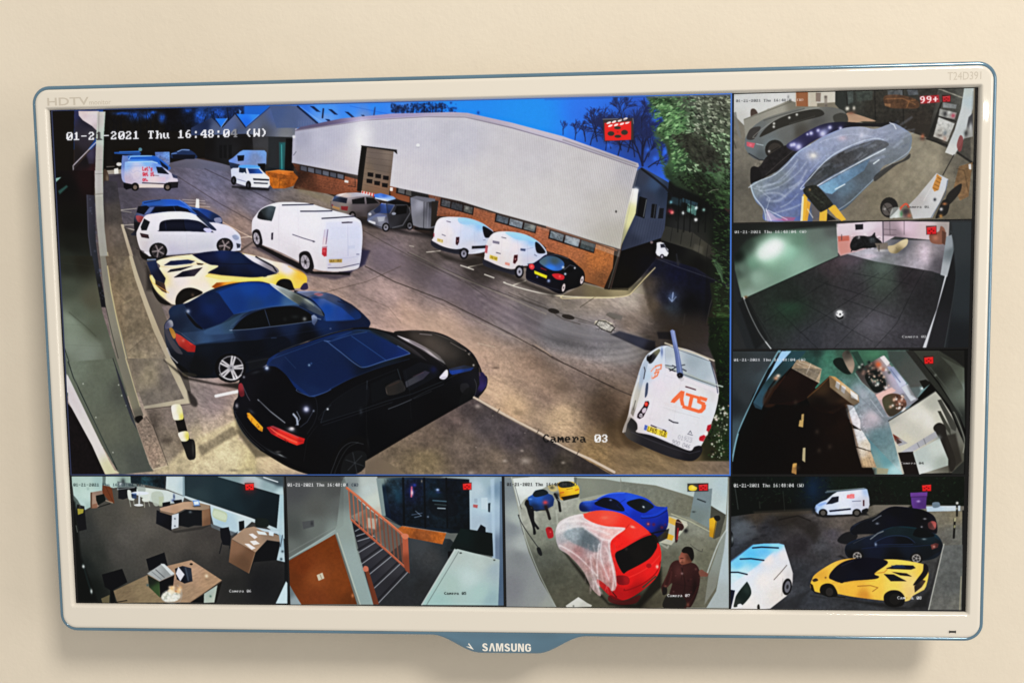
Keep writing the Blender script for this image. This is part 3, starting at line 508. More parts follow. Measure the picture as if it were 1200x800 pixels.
    v.fill([355, 560, 430, 546, 515, 555, 548, 590, 520, 640, 470, 655, 400, 655, 370, 620], (380, 570, 'b86420', 450, 560, 'c86c28', 530, 590, '9c5018', 430, 630, 'b0601c', 500, 640, '8c4818'), 2)
    v.fill([355, 556, 470, 575, 545, 580, 500, 600, 440, 600, 400, 590], '8c4818', 3, .8); v.ln([358, 556, 430, 548, 520, 556], 4, 'e08840', .8); v.ln([440, 600, 435, 650], 4, '7c3c10', .7); v.ln([500, 600, 480, 650], 4, '7c3c10', .6); v.tex([360, 560, 540, 560, 520, 645, 390, 650], .25, 3)
    v.el(250, 655, 50, 8, '1c1a20', f=6, a=.6); v.fill([160, 640, 380, 655, 375, 668, 160, 650], '17151a', 5, .8)
    v.fill([153, 545, 165, 535, 195, 535, 205, 522, 245, 518, 310, 522, 345, 560, 378, 590, 382, 635, 370, 650, 260, 645, 190, 625, 158, 600], (160, 560, 'b8c0e4', 250, 560, 'd0d4f0', 300, 580, 'e4e6f8', 360, 600, 'e8eaf6', 200, 600, 'c8cce8', 320, 640, 'e0e0ec'), 1.5)
    v.fill([202, 530, 240, 530, 245, 568, 200, 560], '20304c', 2); v.fill([250, 538, 318, 538, 342, 568, 262, 568], (260, 545, '1c3c84', 330, 560, '2c5cb0'), 2); v.sf([200, 522, 245, 517, 310, 522, 318, 536, 215, 534], '4a8cf0', 2)
    v.fill([282, 595, 378, 600, 376, 610, 285, 606], '1c2030', 1.5); v.fill([285, 618, 372, 622, 368, 630, 288, 626], '2a2e3c', 1.5); v.ln([290, 588, 375, 596], 4, 'ffffff', .7)
    for x, y in ((170, 608), (256, 635)): v.el(x, y, 16, 26, '14131a'); v.el(x-2, y, 6, 13, '3c3c48')
    v.ln([190, 600, 240, 615], 4, '3c4258', .7); v.el(232, 566, 7, 6, 'd8dcf4')
    # grey hatch, smart, cabinet (frame F)
    Q(280, 200, 5)
    v.fill([340, 95, 545, 150, 530, 200, 350, 120], '7c7058', 10, .5)
    v.fill([545, 240, 830, 290, 1000, 360, 1120, 360, 1140, 300, 1140, 400, 760, 330], '1e1a1c', 14, .8)
    v.fill([790, 140, 830, 132, 905, 152, 920, 165, 870, 180, 800, 165], (800, 145, '3a6ac8', 850, 150, '2c58b4', 850, 175, 'd0d8f0'), 2); v.ln([800, 160, 860, 175], 5, 'e8ecff', .9)
    v.fill([540, 185, 552, 160, 575, 140, 640, 130, 720, 132, 780, 150, 825, 185, 830, 230, 800, 262, 690, 272, 600, 245, 545, 222], (560, 200, '8c8288', 640, 140, 'b0aab8', 720, 150, '8a8494', 600, 230, '94867e', 700, 220, '6a626c', 790, 230, '4c4650', 700, 260, '50484c'), 1.5)
    v.sf([580, 142, 640, 130, 720, 132, 770, 146, 700, 152, 640, 156], (600, 140, 'd8c8c4', 700, 138, 'b8b8cc'), 2)
    v.fill([560, 148, 636, 162, 630, 192, 548, 178], (560, 160, '3c4c70', 620, 180, '28304c'), 1.5)
    v.fill([662, 170, 735, 156, 738, 195, 665, 195], '1c1c24', 1.5); v.fill([745, 156, 790, 162, 818, 190, 750, 196], '1c1c24', 1.5); v.ln([660, 200, 820, 200], 2.5, '58525c', .8)
    v.fill([598, 208, 640, 210, 636, 235, 600, 230], 'b02c34', 2); v.fill([545, 195, 552, 200, 552, 212, 543, 205], 'a03040', 2, .8)
    v.fill([550, 205, 592, 218, 590, 232, 548, 218], 'c8985c', 2); v.el(665, 262, 20, 24, '1c181a'); v.el(666, 263, 11, 14, '7c7680'); v.el(800, 258, 14, 20, '18161a')
    v.fill([755, 250, 770, 238, 800, 220, 830, 200, 870, 185, 960, 195, 1000, 225, 1022, 280, 1020, 320, 980, 340, 900, 335, 850, 345, 790, 322, 752, 295], (770, 260, '6474a8', 830, 290, '8a8ca4', 800, 310, '6c6c80', 900, 280, '4a4854', 960, 240, '3c3a44', 980, 320, '302e34', 870, 250, '50506a'), 1.5)
    v.fill([788, 235, 835, 192, 912, 200, 880, 250, 800, 250], (820, 230, '243c90', 880, 210, '3860c8', 860, 240, '2044a0'), 1.5); v.sf([872, 182, 930, 172, 1000, 190, 1010, 205, 960, 200, 912, 198], '14131a', 1.5)
    v.ln([836, 192, 912, 202, 885, 250], 4, '9aa4d0', .85)
    v.fill([925, 208, 985, 206, 982, 250, 905, 262], '0e0d12', 1.5); v.ln([1000, 215, 1005, 245, 960, 320, 900, 335], 7, '8c8a98', .8); v.ln([920, 200, 985, 200, 1005, 235], 4, '8c8a98', .7); v.el(908, 252, 13, 8, 'c0c8e8')
    v.sf([775, 250, 860, 258, 850, 275, 775, 265], '5a68a8', 4, .8); v.fill([810, 270, 858, 268, 850, 295, 818, 300], 'b8bccc', 4, .6); v.el(768, 255, 9, 8, 'dfe4ff', f=3); v.fill([760, 290, 800, 302, 800, 315, 760, 304], 'd8d8e4', 2); v.ln([755, 300, 800, 322, 840, 335], 5, '302e38', .8)
    for x, y in ((861, 332), (1000, 322)): v.el(x, y, 22, 27, '17151a'); v.el(x, y, 14, 18, '7a7884'); v.el(x, y, 5, 6, '2a2830')
    v.adj([535, 180, 640, 126, 780, 146, 830, 200, 830, 240, 750, 285, 540, 225], .80, .8, (1.04, 1, .97)); v.adj([860, 182, 1000, 185, 1024, 320, 980, 345, 880, 340, 870, 260], .62, .7); v.adj([752, 240, 870, 182, 870, 340, 790, 325, 752, 300], .88, .7)
    v.fill([1005, 160, 1040, 150, 1170, 178, 1150, 335, 1080, 342, 1020, 320, 1010, 250], (1010, 180, '6c6c78', 1060, 200, '8a8a96', 1060, 300, '6c6c74', 1120, 240, '50505a', 1140, 200, '2c2a2e'), 1.5)
    v.fill([1005, 158, 1040, 148, 1150, 165, 1150, 182, 1090, 185], '62626c', 1.5); v.fill([1130, 180, 1165, 180, 1155, 320, 1125, 330], '2e2824', 2); v.ln([1085, 185, 1082, 335], 4, '34343c', .8); v.ln([1110, 190, 1105, 330], 3, '8c8c98', .6); v.fill([1030, 330, 1150, 345, 1150, 355, 1030, 345], '141214', 3)
    # white panel vans (frame G)
    Q(480, 220, 5)
    v.fill([150, 370, 300, 420, 450, 400, 640, 520, 700, 560, 880, 620, 840, 640, 640, 560, 420, 470, 200, 420], '2a2420', 12, .7)
    v.sf([140, 290, 148, 230, 165, 190, 200, 173, 280, 172, 350, 180, 420, 205, 465, 235, 492, 265, 480, 340, 440, 375, 350, 388, 280, 372, 140, 320], (160, 220, 'ece4ee', 220, 260, 'f0e6ec', 280, 220, 'dcdcf4', 340, 190, '90b8f4', 420, 215, '80aef0', 340, 260, 'c4d0f2', 420, 290, 'bcc4e4', 360, 350, 'ccccde', 200, 320, 'e8dce0', 470, 320, 'c0c4d8'), 1.5)
    v.sf([285, 178, 350, 182, 420, 205, 440, 222, 380, 215, 300, 212], '8cb8f8', 4, .8); v.ln([302, 200, 298, 290, 285, 370], 2, 'a8a8c4', .7)
    v.sf([428, 230, 450, 232, 490, 262, 470, 290, 440, 288], '15141c', 1.5); v.ln([425, 222, 428, 300], 2, '9aa0c0', .6); v.fill([365, 342, 450, 338, 448, 354, 365, 358], '1e1c26', 1.5)
    v.sf([128, 308, 145, 318, 200, 345, 270, 360, 330, 355, 345, 380, 290, 390, 180, 365, 130, 338], '2a2a36', 2); v.fill([272, 290, 292, 288, 290, 320, 280, 338, 270, 330], '4c1c28', 1.5); v.glow(281, 312, 4, 'e8c0c0', .7); v.fill([140, 265, 147, 268, 145, 290, 138, 285], '8c3040', 1.5, .8)
    v.fill([162, 295, 197, 305, 195, 325, 160, 314], 'd8c080', 1.5); v.text('TXK 5', (163, 299), (32, 8), (-1, 12), '5c4c1c', .7, F5); v.ln([218, 196, 240, 202], 5, '4c4858', .8); v.ln([190, 274, 210, 282], 5, '5a5668', .8)
    v.el(318, 385, 26, 33, '15131a'); v.el(318, 386, 16, 22, '7c7a88'); v.el(318, 386, 6, 8, '35343e'); v.el(470, 365, 12, 14, '17151a'); v.ln([432, 306, 445, 306], 3, '5c5c70', .8)
    v.sf([440, 395, 445, 350, 458, 310, 480, 275, 520, 258, 600, 258, 680, 275, 740, 305, 785, 345, 805, 385, 790, 425, 740, 450, 660, 460, 590, 475, 480, 445, 440, 425], (470, 320, 'ebe3ea', 560, 330, 'f0e6e8', 620, 350, 'eee0e8', 520, 420, 'eadcd8', 640, 280, '9cc4f8', 720, 310, '84b0ee', 690, 370, 'c4ccec', 760, 380, 'b8c0e0', 700, 430, 'ccc8dc', 610, 430, 'e8dcdc'), 1.5)
    v.sf([560, 262, 640, 266, 720, 295, 750, 320, 700, 312, 620, 300], '8cbcf8', 4, .8); v.ln([632, 300, 640, 400, 600, 470], 2, 'b0a8c0', .7)
    v.sf([736, 320, 760, 328, 795, 372, 785, 385, 745, 378], '15151e', 1.5); v.ln([728, 312, 735, 400], 2, '9aa0c0', .6)
    v.sf([430, 420, 450, 425, 520, 455, 600, 480, 660, 455, 665, 480, 620, 510, 560, 495, 470, 470, 432, 450], '2a2a36', 2); v.fill([612, 395, 634, 392, 632, 425, 618, 446, 606, 440], '5c1420', 1.5); v.glow(620, 418, 5, 'e8d0d0', .8); v.fill([445, 335, 460, 340, 455, 385, 440, 380], 'b05058', 2, .9)
    v.fill([470, 392, 516, 406, 514, 430, 468, 415], 'dcc050', 1.5); v.text('NX52 KAT', (470, 397), (45, 13), (-1, 14), '4c3c14', .8, F5)
    v.fill([560, 435, 588, 442, 586, 458, 558, 450], 'e08878', 2, .8); v.fill([486, 308, 528, 316, 526, 332, 486, 324], '6a6478', 2, .8); v.ln([540, 290, 565, 296], 5, '4c4858', .8); v.ln([508, 380, 532, 386], 5, '4c4858', .9)
    v.tex([500, 340, 620, 350, 600, 430, 500, 400], .05, 3, tint=(.6, 1, 1)); v.fill([650, 355, 680, 358, 678, 372, 648, 368], '3c4870', 2, .85); v.ln([680, 362, 725, 350], 3, '8088a8', .7)
    v.el(642, 492, 27, 38, '15131a'); v.el(644, 492, 16, 25, '8c8a96'); v.el(644, 492, 6, 9, '3a3842'); v.fill([690, 445, 740, 440, 700, 470], '1d2438', 3, .8); v.ln([732, 392, 745, 400], 4, '4c4c60', .7)
    v.adj([140, 290, 165, 190, 280, 172, 420, 205, 492, 265, 480, 340, 350, 388, 140, 320], (1.0, .86)); v.adj([440, 395, 458, 310, 520, 258, 680, 275, 805, 385, 740, 450, 590, 475, 440, 425], (1.0, .85)); v.ln([380, 262, 382, 380], 1.5, '9898b4', .6); v.ln([690, 330, 694, 450], 1.5, '9898b4', .6); v.ln([225, 185, 215, 330], 1.5, 'b8a8b8', .6); v.ln([545, 275, 530, 450], 1.5, 'b8a8b8', .6)
    # dark coupe
    v.sf([682, 500, 690, 460, 720, 445, 760, 420, 800, 392, 860, 388, 930, 412, 980, 450, 1020, 490, 1025, 540, 1000, 575, 930, 600, 880, 622, 800, 585, 720, 555, 685, 535], (700, 500, '0e0c20', 800, 540, '0e0d1c', 900, 440, '15171c', 960, 480, '0c0d12', 950, 560, '0a0a0e', 760, 440, '10123c', 860, 520, '0c0c1a'), 1.5)
    v.sf([760, 430, 800, 402, 860, 405, 905, 440, 890, 480, 840, 485, 780, 455], (780, 430, '486070', 850, 430, '3c5058', 830, 468, '2a64c8', 870, 470, '2c58a0'), 1.5)
    v.glow(835, 466, 28, '2a6cd0', .8, 9, 12)
    v.fill([730, 485, 806, 515, 802, 532, 732, 503], 'e6cc20', 1.5); v.text('MT15 EKO', (735, 492), (64, 25), (-1, 12), '7c6c10', .7, F5)
    v.sf([700, 450, 722, 446, 732, 465, 720, 480, 702, 470], 'c83038', 2); v.sf([834, 508, 870, 502, 905, 515, 900, 538, 860, 535], 'b82028', 2); v.ln([770, 470, 800, 482], 6, '8c1c24', .9); v.glow(715, 460, 6, 'ff8078', .7); v.glow(880, 520, 6, 'ff7068', .6)
    v.glow(912, 505, 6, 'e0e8ff', .9); v.glow(900, 466, 7, 'd8e0f0', .8); v.glow(968, 470, 5, 'e8e8f0', .9); v.ln([905, 480, 940, 452, 970, 462], 3, '6a6c7c', .8); v.fill([912, 490, 935, 460, 965, 478, 940, 500], '04050a', 2, .8)
    v.ln([800, 398, 860, 392, 930, 415], 4, '62656c', .7); v.glow(815, 545, 9, '9cb0d8', .8); v.glow(748, 522, 5, 'a8b0d8', .7); v.ln([690, 535, 800, 580, 880, 600], 4, '4a4c5c', .5)
    for x, y in ((900, 585), (1008, 540)): v.el(x, y, 15, 34, '121014', 12); v.el(x+2, y, 9, 24, 'b8a8a8', 12); v.el(x+2, y, 3, 8, '3a3438', 12)
    # ---- cars on the left row
    Q(60, 200, 5)
    v.fill([490, 340, 1000, 310, 1010, 350, 520, 400], '1c1a20', 10, .8)
    # blue hatch
    v.sf([485, 300, 490, 265, 530, 200, 540, 180, 610, 172, 700, 168, 770, 180, 820, 212, 900, 225, 960, 250, 998, 280, 995, 320, 920, 330, 500, 380, 488, 350], (560, 190, '2a4a84', 700, 178, '2458b8', 780, 200, '2a5cc0', 900, 250, '1c3c88', 960, 280, '1c2c54', 600, 240, '1c2c60', 500, 320, '20202c', 540, 280, '5c5c80', 850, 240, '26509c'), 1.5)
    v.fill([510, 210, 560, 205, 575, 215, 545, 258, 500, 245], '0c0f1c', 2); v.sf([540, 182, 640, 170, 760, 180, 800, 206, 700, 200, 590, 206, 545, 200], (600, 185, '2450a0', 720, 180, '2050b4'), 2); v.ln([545, 190, 640, 172], 5, '0e1a38', .6)
    v.fill([590, 245, 610, 212, 740, 206, 800, 225, 820, 248, 700, 240], '0a1024', 2); v.ln([718, 210, 730, 240], 3, '4a68a8', .7); v.ln([750, 170, 800, 205, 850, 250], 4, '7088b8', .8); v.fill([545, 255, 580, 215, 605, 212, 580, 250], '5c6c9c', 2, .8)
    v.sf([498, 265, 540, 270, 545, 300, 510, 300], (500, 270, 'a04048', 540, 300, '803030'), 2); v.fill([485, 300, 520, 305, 510, 380, 490, 350], '18141c', 3, .9); v.sf([955, 282, 990, 275, 1000, 300, 970, 310], '8c8ca4', 2.5, .8); v.fill([820, 222, 860, 232, 950, 300, 900, 300], '10183a', 4, .7)
    # white hatch
    v.fill([520, 470, 700, 500, 1110, 465, 1180, 420, 1100, 480, 800, 530, 560, 530], '1c1818', 8, .8)
    v.sf([500, 370, 510, 340, 530, 300, 555, 262, 610, 250, 700, 240, 790, 242, 850, 260, 920, 300, 960, 305, 1040, 325, 1100, 370, 1112, 410, 1110, 455, 1090, 470, 900, 480, 680, 495, 560, 500, 530, 470, 512, 430], (560, 260, 'dcd4dc', 700, 250, 'f0ecf6', 820, 255, 'dce0f4', 640, 420, 'd8d4e4', 520, 400, 'dcd0d4', 800, 400, 'dcdaea', 900, 420, 'd8d8e8', 1000, 330, 'dad6ee', 1050, 350, 'e2dcf0', 1090, 400, 'ccd0ea', 700, 480, 'd4d0e4', 600, 330, 'ddd8e4'), 1.5)
    v.fill([524, 330, 545, 280, 580, 300, 560, 350, 530, 350], '1a1c26', 2); v.fill([520, 365, 570, 375, 575, 398, 530, 390], '38222a', 2); v.ln([530, 378, 565, 385], 3, 'b8707c', .7)
    v.sf([628, 350, 632, 350, 642, 302, 700, 286, 800, 286, 880, 302, 948, 358, 944, 362, 800, 356, 640, 356], '10142a', 1.5); v.sf([780, 288, 850, 296, 900, 330, 920, 352, 800, 352], '161f40', 4, .8); v.ln([668, 300, 675, 350], 4, '2a3258', .7); v.ln([775, 290, 785, 355], 4, '0a0c18', .9)
    v.sf([850, 262, 900, 282, 968, 345, 940, 345, 900, 310], (870, 275, '28344c', 940, 330, '283454'), 2); v.sf([893, 345, 905, 336, 935, 342, 940, 358, 915, 362], 'b8b8f0', 1.5); v.sf([1060, 382, 1085, 375, 1103, 390, 1095, 405, 1075, 405], '98a0bc', 2); v.fill([1085, 425, 1112, 430, 1108, 452, 1090, 455], '2c3040', 2, .85)
    v.adj([500, 370, 530, 300, 610, 250, 790, 242, 920, 300, 1040, 325, 1112, 410, 1090, 470, 680, 495, 530, 470], (1.06, .80)); v.adj([560, 400, 1000, 400, 960, 470, 700, 490, 560, 480], .95, 1, f=40)
    v.ln([795, 362, 797, 470], 1.8, 'a8a8bc', .7); v.ln([600, 380, 960, 385], 1.6, 'b8b4c8', .5); v.ln([655, 362, 680, 480], 1.6, 'b0aec0', .5); v.ln([500, 455, 545, 475], 5, '3a3038', .8); v.ln([690, 488, 960, 478], 3, '8c8a98', .6); v.ln([660, 380, 685, 378], 3, 'b4b0c0', .8); v.ln([800, 380, 825, 380], 3, 'b4b0c0', .8)
    for x, y, r in ((628, 470, 50), (1018, 438, 46)):
        v.el(x, y, r+3, r*.96, '121114'); v.el(x, y+2, r*.78, r*.8, '3a3438')
        for k in range(5): a = k*1.257+.5; v.ln([x, y, x+math.cos(a)*r*.7, y+math.sin(a)*r*.72], 7, '8c7f80', .85); v.ln([x+math.cos(a+.6)*r*.35, y+math.sin(a+.6)*r*.4, x+math.cos(a+.6)*r*.62, y+math.sin(a+.6)*r*.65], 8, '141214', .8)
    v.sf([520, 470, 560, 490, 590, 520, 560, 525, 530, 510], '15120f', 4, .9)
    # yellow sports car
    v.fill([560, 560, 700, 790, 800, 800, 800, 760, 1600, 720, 1500, 760, 1200, 800, 560, 700], '201a16', 12, .6)
    body = [578, 620, 600, 605, 640, 560, 620, 530, 700, 505, 830, 490, 900, 478, 1000, 468, 1100, 480, 1200, 500, 1300, 530, 1400, 550, 1450, 575, 1490, 610, 1500, 640, 1480, 680, 1400, 690, 1200, 680, 1000, 720, 870, 780, 730, 785, 690, 770, 620, 710, 592, 660]
    v.sf(body, (620, 560, 'f0e0b0', 700, 560, 'e8d8bc', 640, 640, 'ecc870', 760, 640, 'e0d0cc', 860, 590, 'ecdcc4', 700, 720, 'd8c8c0', 900, 680, 'e4d4c0', 1000, 620, 'f0cc84', 1100, 640, 'ecc060', 1200, 640, 'f0c050', 1350, 640, 'f0b840', 1250, 560, 'e4dcdc', 1380, 570, 'dcd0d0', 1470, 620, 'e8a830', 1450, 660, 'e8b048', 820, 500, 'f0dcb0', 950, 640, 'f0d89c', 640, 720, 'f0d080'), 1.5)
    v.fill([560, 535, 615, 525, 625, 560, 672, 630, 665, 660, 610, 640, 585, 600], (590, 540, '1c2c58', 640, 620, '181c38'), 1.5); v.ln([565, 522, 612, 520], 8, '7a90b8', .8)
    v.fill([610, 640, 665, 660, 678, 718, 650, 705, 612, 668], (620, 650, '3a2c28', 670, 700, '5c3a30'), 2); v.ln([580, 610, 592, 655, 690, 715], 4, 'e8a838', .9); v.sf([592, 680, 640, 740, 700, 785, 640, 775, 600, 720], '1c1815', 3)
    v.fill([660, 555, 700, 528, 800, 520, 845, 530, 820, 545, 720, 555], (700, 540, '1c2450', 800, 530, '243058'), 1.5); v.fill([680, 596, 700, 578, 780, 565, 838, 556, 760, 585], '1c1a30', 1.5); v.fill([718, 626, 770, 590, 890, 565, 840, 618], (760, 610, '14142c', 860, 580, '3c3440'), 1.5)
    v.ln([640, 560, 720, 570, 830, 548, 900, 548, 920, 535], 4, 'b89458', .6); v.ln([660, 515, 740, 505, 830, 520, 880, 545], 4, 'c8a468', .6); v.fill([850, 540, 895, 545, 885, 553, 860, 552], '3c2c20', 2)
    v.sf([830, 494, 835, 490, 900, 477, 1000, 468, 1090, 475, 1130, 492, 1200, 540, 1320, 600, 1320, 604, 1200, 625, 1050, 620, 920, 602, 980, 560, 930, 550, 870, 520], (900, 490, '101840', 1000, 490, '14275c', 1100, 500, '10244e', 1180, 560, '0c1c46', 1000, 600, '0c1024', 1150, 610, '0d1430', 960, 540, '10183c'), 1.5)
    v.ln([930, 540, 1060, 548, 1180, 545], 4, '0a1026', .8); v.fill([900, 620, 925, 600, 1000, 612, 1200, 628, 1320, 632, 1200, 640, 1000, 640], 'f4c468', 3, .8)
    v.sf([1130, 490, 1180, 500, 1260, 530, 1330, 575, 1320, 600, 1240, 560, 1180, 530], (1150, 495, 'd8d4e4', 1300, 580, '6c6874'), 3, .9); v.ln([1200, 505, 1300, 560, 1320, 590], 9, '1c1c28', .9); v.el(1250, 612, 18, 11, '16203c')
    v.fill([940, 680, 970, 655, 1060, 650, 1180, 652, 1100, 668, 1000, 680, 960, 690], (960, 670, '9c4c10', 1050, 660, 'e09030', 1150, 655, 'e8a840'), 2)
    v.sf([730, 785, 735, 735, 770, 695, 820, 685, 870, 700, 885, 720, 800, 760, 760, 785], '15110f', 2); v.glow(830, 728, 10, '5c4a3c', .8); v.sf([1330, 690, 1320, 660, 1350, 635, 1400, 640, 1420, 680, 1420, 700], '120f10', 2)
    v.sf([1460, 690, 1480, 660, 1500, 660, 1505, 690, 1480, 700], '3a3050', 3); v.ln([1390, 560, 1440, 590, 1480, 620], 6, 'e0a040', .7)
    # white long van in the middle
    Q(280, 200, 5)
    v.fill([120, 445, 350, 560, 420, 600, 600, 610, 720, 560, 770, 470, 720, 450, 650, 620, 560, 640, 400, 610, 200, 510, 80, 450], '3c3440', 9, .75); v.fill([700, 460, 765, 470, 740, 550, 640, 600, 560, 600, 700, 560], '2c2a4c', 7, .7)
    v.fill([120, 430, 360, 545, 440, 590, 650, 598, 650, 612, 430, 605, 340, 570, 120, 450], '141014', 4, .9)
    body = [76, 330, 80, 290, 100, 260, 130, 225, 180, 200, 240, 186, 340, 186, 420, 195, 520, 225, 640, 258, 700, 285, 718, 310, 724, 380, 720, 460, 710, 540, 690, 575, 600, 590, 520, 588, 430, 570, 250, 480, 130, 430, 90, 400, 78, 370]
    v.sf(body, (200, 195, 'e6e0ee', 350, 200, 'e4e2f4', 500, 235, 'dcdcf2', 650, 270, 'd8d8f0', 150, 320, 'e4dce8', 300, 320, 'efe9f4', 400, 420, 'efe8f2', 450, 300, 'f0ecf6', 250, 420, 'e2d8e4', 550, 330, 'dcdcf0', 600, 420, 'dcdcf0', 680, 420, 'd8daf2', 620, 500, 'd8d4ea', 600, 570, 'e0d4d4', 460, 540, 'e4dae4', 330, 500, 'd8cdd8', 100, 350, 'd4ccd8'), 1.5)
    v.sf([112, 280, 115, 250, 135, 225, 180, 206, 214, 212, 216, 220, 195, 290, 180, 294], (140, 240, '2c3438', 180, 250, '3a4650', 190, 220, '485660', 130, 270, '16181c'), 1.5); v.sf([112, 255, 122, 240, 138, 250, 136, 280, 116, 278], '1a1c22', 2)
    for p in ([255, 202, 350, 200, 435, 198], [362, 238, 450, 238, 545, 236], [487, 280, 560, 276, 680, 268]): v.ln(p, 7, '28283c', .95); v.ln([p[0], p[1]+6, p[4], p[5]+5], 3, 'a8a8c8', .5)
    v.fill([600, 302, 640, 299, 668, 301, 664, 306, 605, 308], '3c2c40', 1.5)
    v.ln([315, 374, 375, 395, 445, 416], 5, '4c4660', .9); v.glow(437, 415, 5, '28243c', .8); v.fill([190, 365, 202, 362, 200, 405, 189, 405], '3c3448', 2)
    v.fill([500, 345, 518, 340, 522, 380, 516, 440, 515, 500, 500, 504, 486, 490, 490, 420], (510, 360, 'c8c4e0', 500, 430, 'e0d0dc', 500, 480, 'd82838'), 1.5); v.ln([522, 345, 510, 430], 3.5, '4c3450', .8); v.ln([503, 348, 492, 430], 2.5, '8c6878', .6); v.fill([488, 455, 516, 450, 514, 500, 500, 502, 488, 488], 'd83040', 2, .9); v.ln([488, 450, 518, 445], 3, '5c2438', .7); v.glow(500, 470, 7, 'f08088', .6)
    v.ln([638, 320, 640, 500], 2, 'a4a4c4', .8); v.fill([535, 330, 630, 325, 625, 400, 535, 405], 'd0d4ee', 4, .5); v.fill([648, 325, 710, 320, 712, 395, 648, 400], 'ccd2ee', 4, .5); v.ln([530, 515, 640, 512, 712, 500], 2.5, 'a8a8c4', .6); v.fill([640, 440, 680, 435, 680, 455, 640, 460], 'c4c8e4', 3, .6)
    v.fill([527, 520, 606, 517, 604, 538, 530, 540], 'd0a850', 1.5); v.text('BL68 OKX', (536, 521), (64, -1), (0, 14), '7c5c1c', .85, F5); v.ln([690, 490, 705, 490], 4, '3c3c5c', .8)
    v.ln([522, 570, 600, 568, 705, 545], 4, '44405c', .85); v.ln([520, 578, 600, 580, 700, 560], 5, 'ece8ee', .8); v.ln([590, 595, 650, 600], 9, '201a24', .9); v.fill([524, 545, 540, 545, 540, 555, 524, 555], 'b8a8c0', 2, .6)
    for x, y, rx, ry in ((105, 397, 26, 52), (390, 535, 38, 62)):
        v.sf([x-rx, y-ry*.5, x-rx*.4, y-ry, x+rx*.6, y-ry*.9, x+rx*1.2, y, x+rx*1.2, y+ry*.7, x, y+ry], '241e26', 2); v.el(x, y+2, rx*.95, ry*.92, '1c181e', -12); v.el(x-1, y, rx*.68, ry*.68, '9c949e', -12)
        for k in range(6): a = k*1.047; v.ln([x, y, x+math.cos(a)*rx*.6, y+math.sin(a)*ry*.6], 4, '5c5660', .7)
        v.el(x, y, rx*.2, ry*.2, '3c363e', -12)
    v.adj(body, (1.05, .86), .85, sm=1); v.adj([510, 300, 724, 300, 712, 560, 515, 590], .95, 1, (.98, .99, 1.03), f=6); v.ln([238, 200, 232, 330, 236, 470], 1.6, 'b0a4b4', .7); v.ln([345, 200, 350, 380, 352, 500], 1.6, 'b8acbc', .6); v.ln([85, 330, 180, 380, 300, 430, 480, 490], 1.6, 'b8acbc', .5)
    # dark blue coupe
    Q(180, 310, 5)
    v.fill([60, 560, 200, 660, 380, 700, 520, 690, 660, 640, 560, 740, 340, 700, 180, 670], '1c1614', 8, .8)
    body = [62, 375, 70, 340, 95, 310, 90, 270, 120, 240, 190, 225, 240, 200, 320, 155, 420, 120, 520, 102, 620, 98, 680, 112, 760, 140, 850, 165, 950, 158, 1040, 172, 1110, 205, 1180, 250, 1240, 300, 1270, 350, 1200, 400, 900, 450, 700, 560, 640, 600, 540, 640, 400, 660, 260, 665, 180, 640, 110, 560, 75, 470]
    v.sf(body, (120, 260, '1e3868', 200, 400, '223c64', 300, 440, '2c4a74', 150, 350, '182a50', 400, 420, '263e66', 600, 400, '14244a', 800, 360, '182c58', 1000, 340, '12306c', 400, 560, '0d1222', 250, 600, '0c101c', 700, 460, '080e20', 560, 520, '0a0e1c', 1150, 330, '10204a', 150, 560, '12182a', 90, 420, '3a4258', 900, 420, '060a18'), 1.5)
    v.sf([360, 160, 420, 130, 520, 106, 620, 100, 690, 120, 770, 160, 860, 235, 780, 240, 640, 255, 540, 280, 470, 290, 470, 290, 420, 235, 370, 165], (420, 150, '153a80', 560, 130, '14408e', 650, 150, '143c8a', 500, 230, '143678', 700, 200, '163a7c', 800, 220, '3c5c84', 600, 240, '1c3c74'), 2)
    v.sf([180, 232, 185, 232, 250, 200, 360, 160, 420, 225, 470, 290, 470, 290, 400, 340, 300, 378, 300, 378, 270, 360, 215, 290], (220, 260, '0c1c48', 340, 200, '10285c', 400, 280, '0e2460', 300, 340, '0a1c4c', 330, 260, '102c70'), 2)
    v.sf([188, 280, 200, 285, 250, 340, 290, 378, 250, 365, 210, 320], '0a0c16', 3, .9); v.glow(203, 273, 9, 'e8ecf0', .95); v.glow(203, 273, 18, '6a80b0', .5)
    v.ln([310, 380, 400, 350, 470, 295, 540, 272, 700, 245, 840, 238, 930, 285, 990, 310], 3, '4a6284', .45)
    v.sf([300, 385, 400, 345, 480, 298, 560, 275, 520, 300, 460, 380, 470, 400, 320, 410], (350, 385, '30507c', 460, 330, '2f4c66', 500, 300, '2a4668'), 5, .8)
    v.sf([462, 380, 462, 380, 520, 320, 580, 285, 650, 262, 650, 262, 680, 360, 680, 360, 560, 376], '080c12', 1.5); v.sf([655, 262, 655, 262, 720, 248, 820, 246, 880, 265, 930, 300, 935, 325, 935, 325, 800, 350, 684, 360, 684, 360], '0a0c10', 1.5)
    v.ln([462, 382, 560, 378, 700, 362, 930, 332], 3.5, '8090a8', .8, sm=1); v.ln([652, 265, 682, 358], 3, '5c6c84', .8); v.ln([470, 372, 530, 305, 600, 268, 720, 240, 830, 240, 900, 268], 3, '3c5478', .7, sm=1)
    v.glow(885, 318, 12, 'a8acac', .7); v.glow(830, 305, 22, '2c3434', .7, 10); v.glow(770, 320, 12, '23282a', .7)
    v.sf([680, 112, 740, 128, 830, 165, 930, 220, 1000, 285, 985, 300, 900, 262, 860, 240, 780, 190], (700, 118, 'c4c8cc', 780, 160, '909a9c', 850, 200, '5c645c', 900, 215, '7a8280', 960, 270, '48566c', 880, 245, '20304c'), 2)
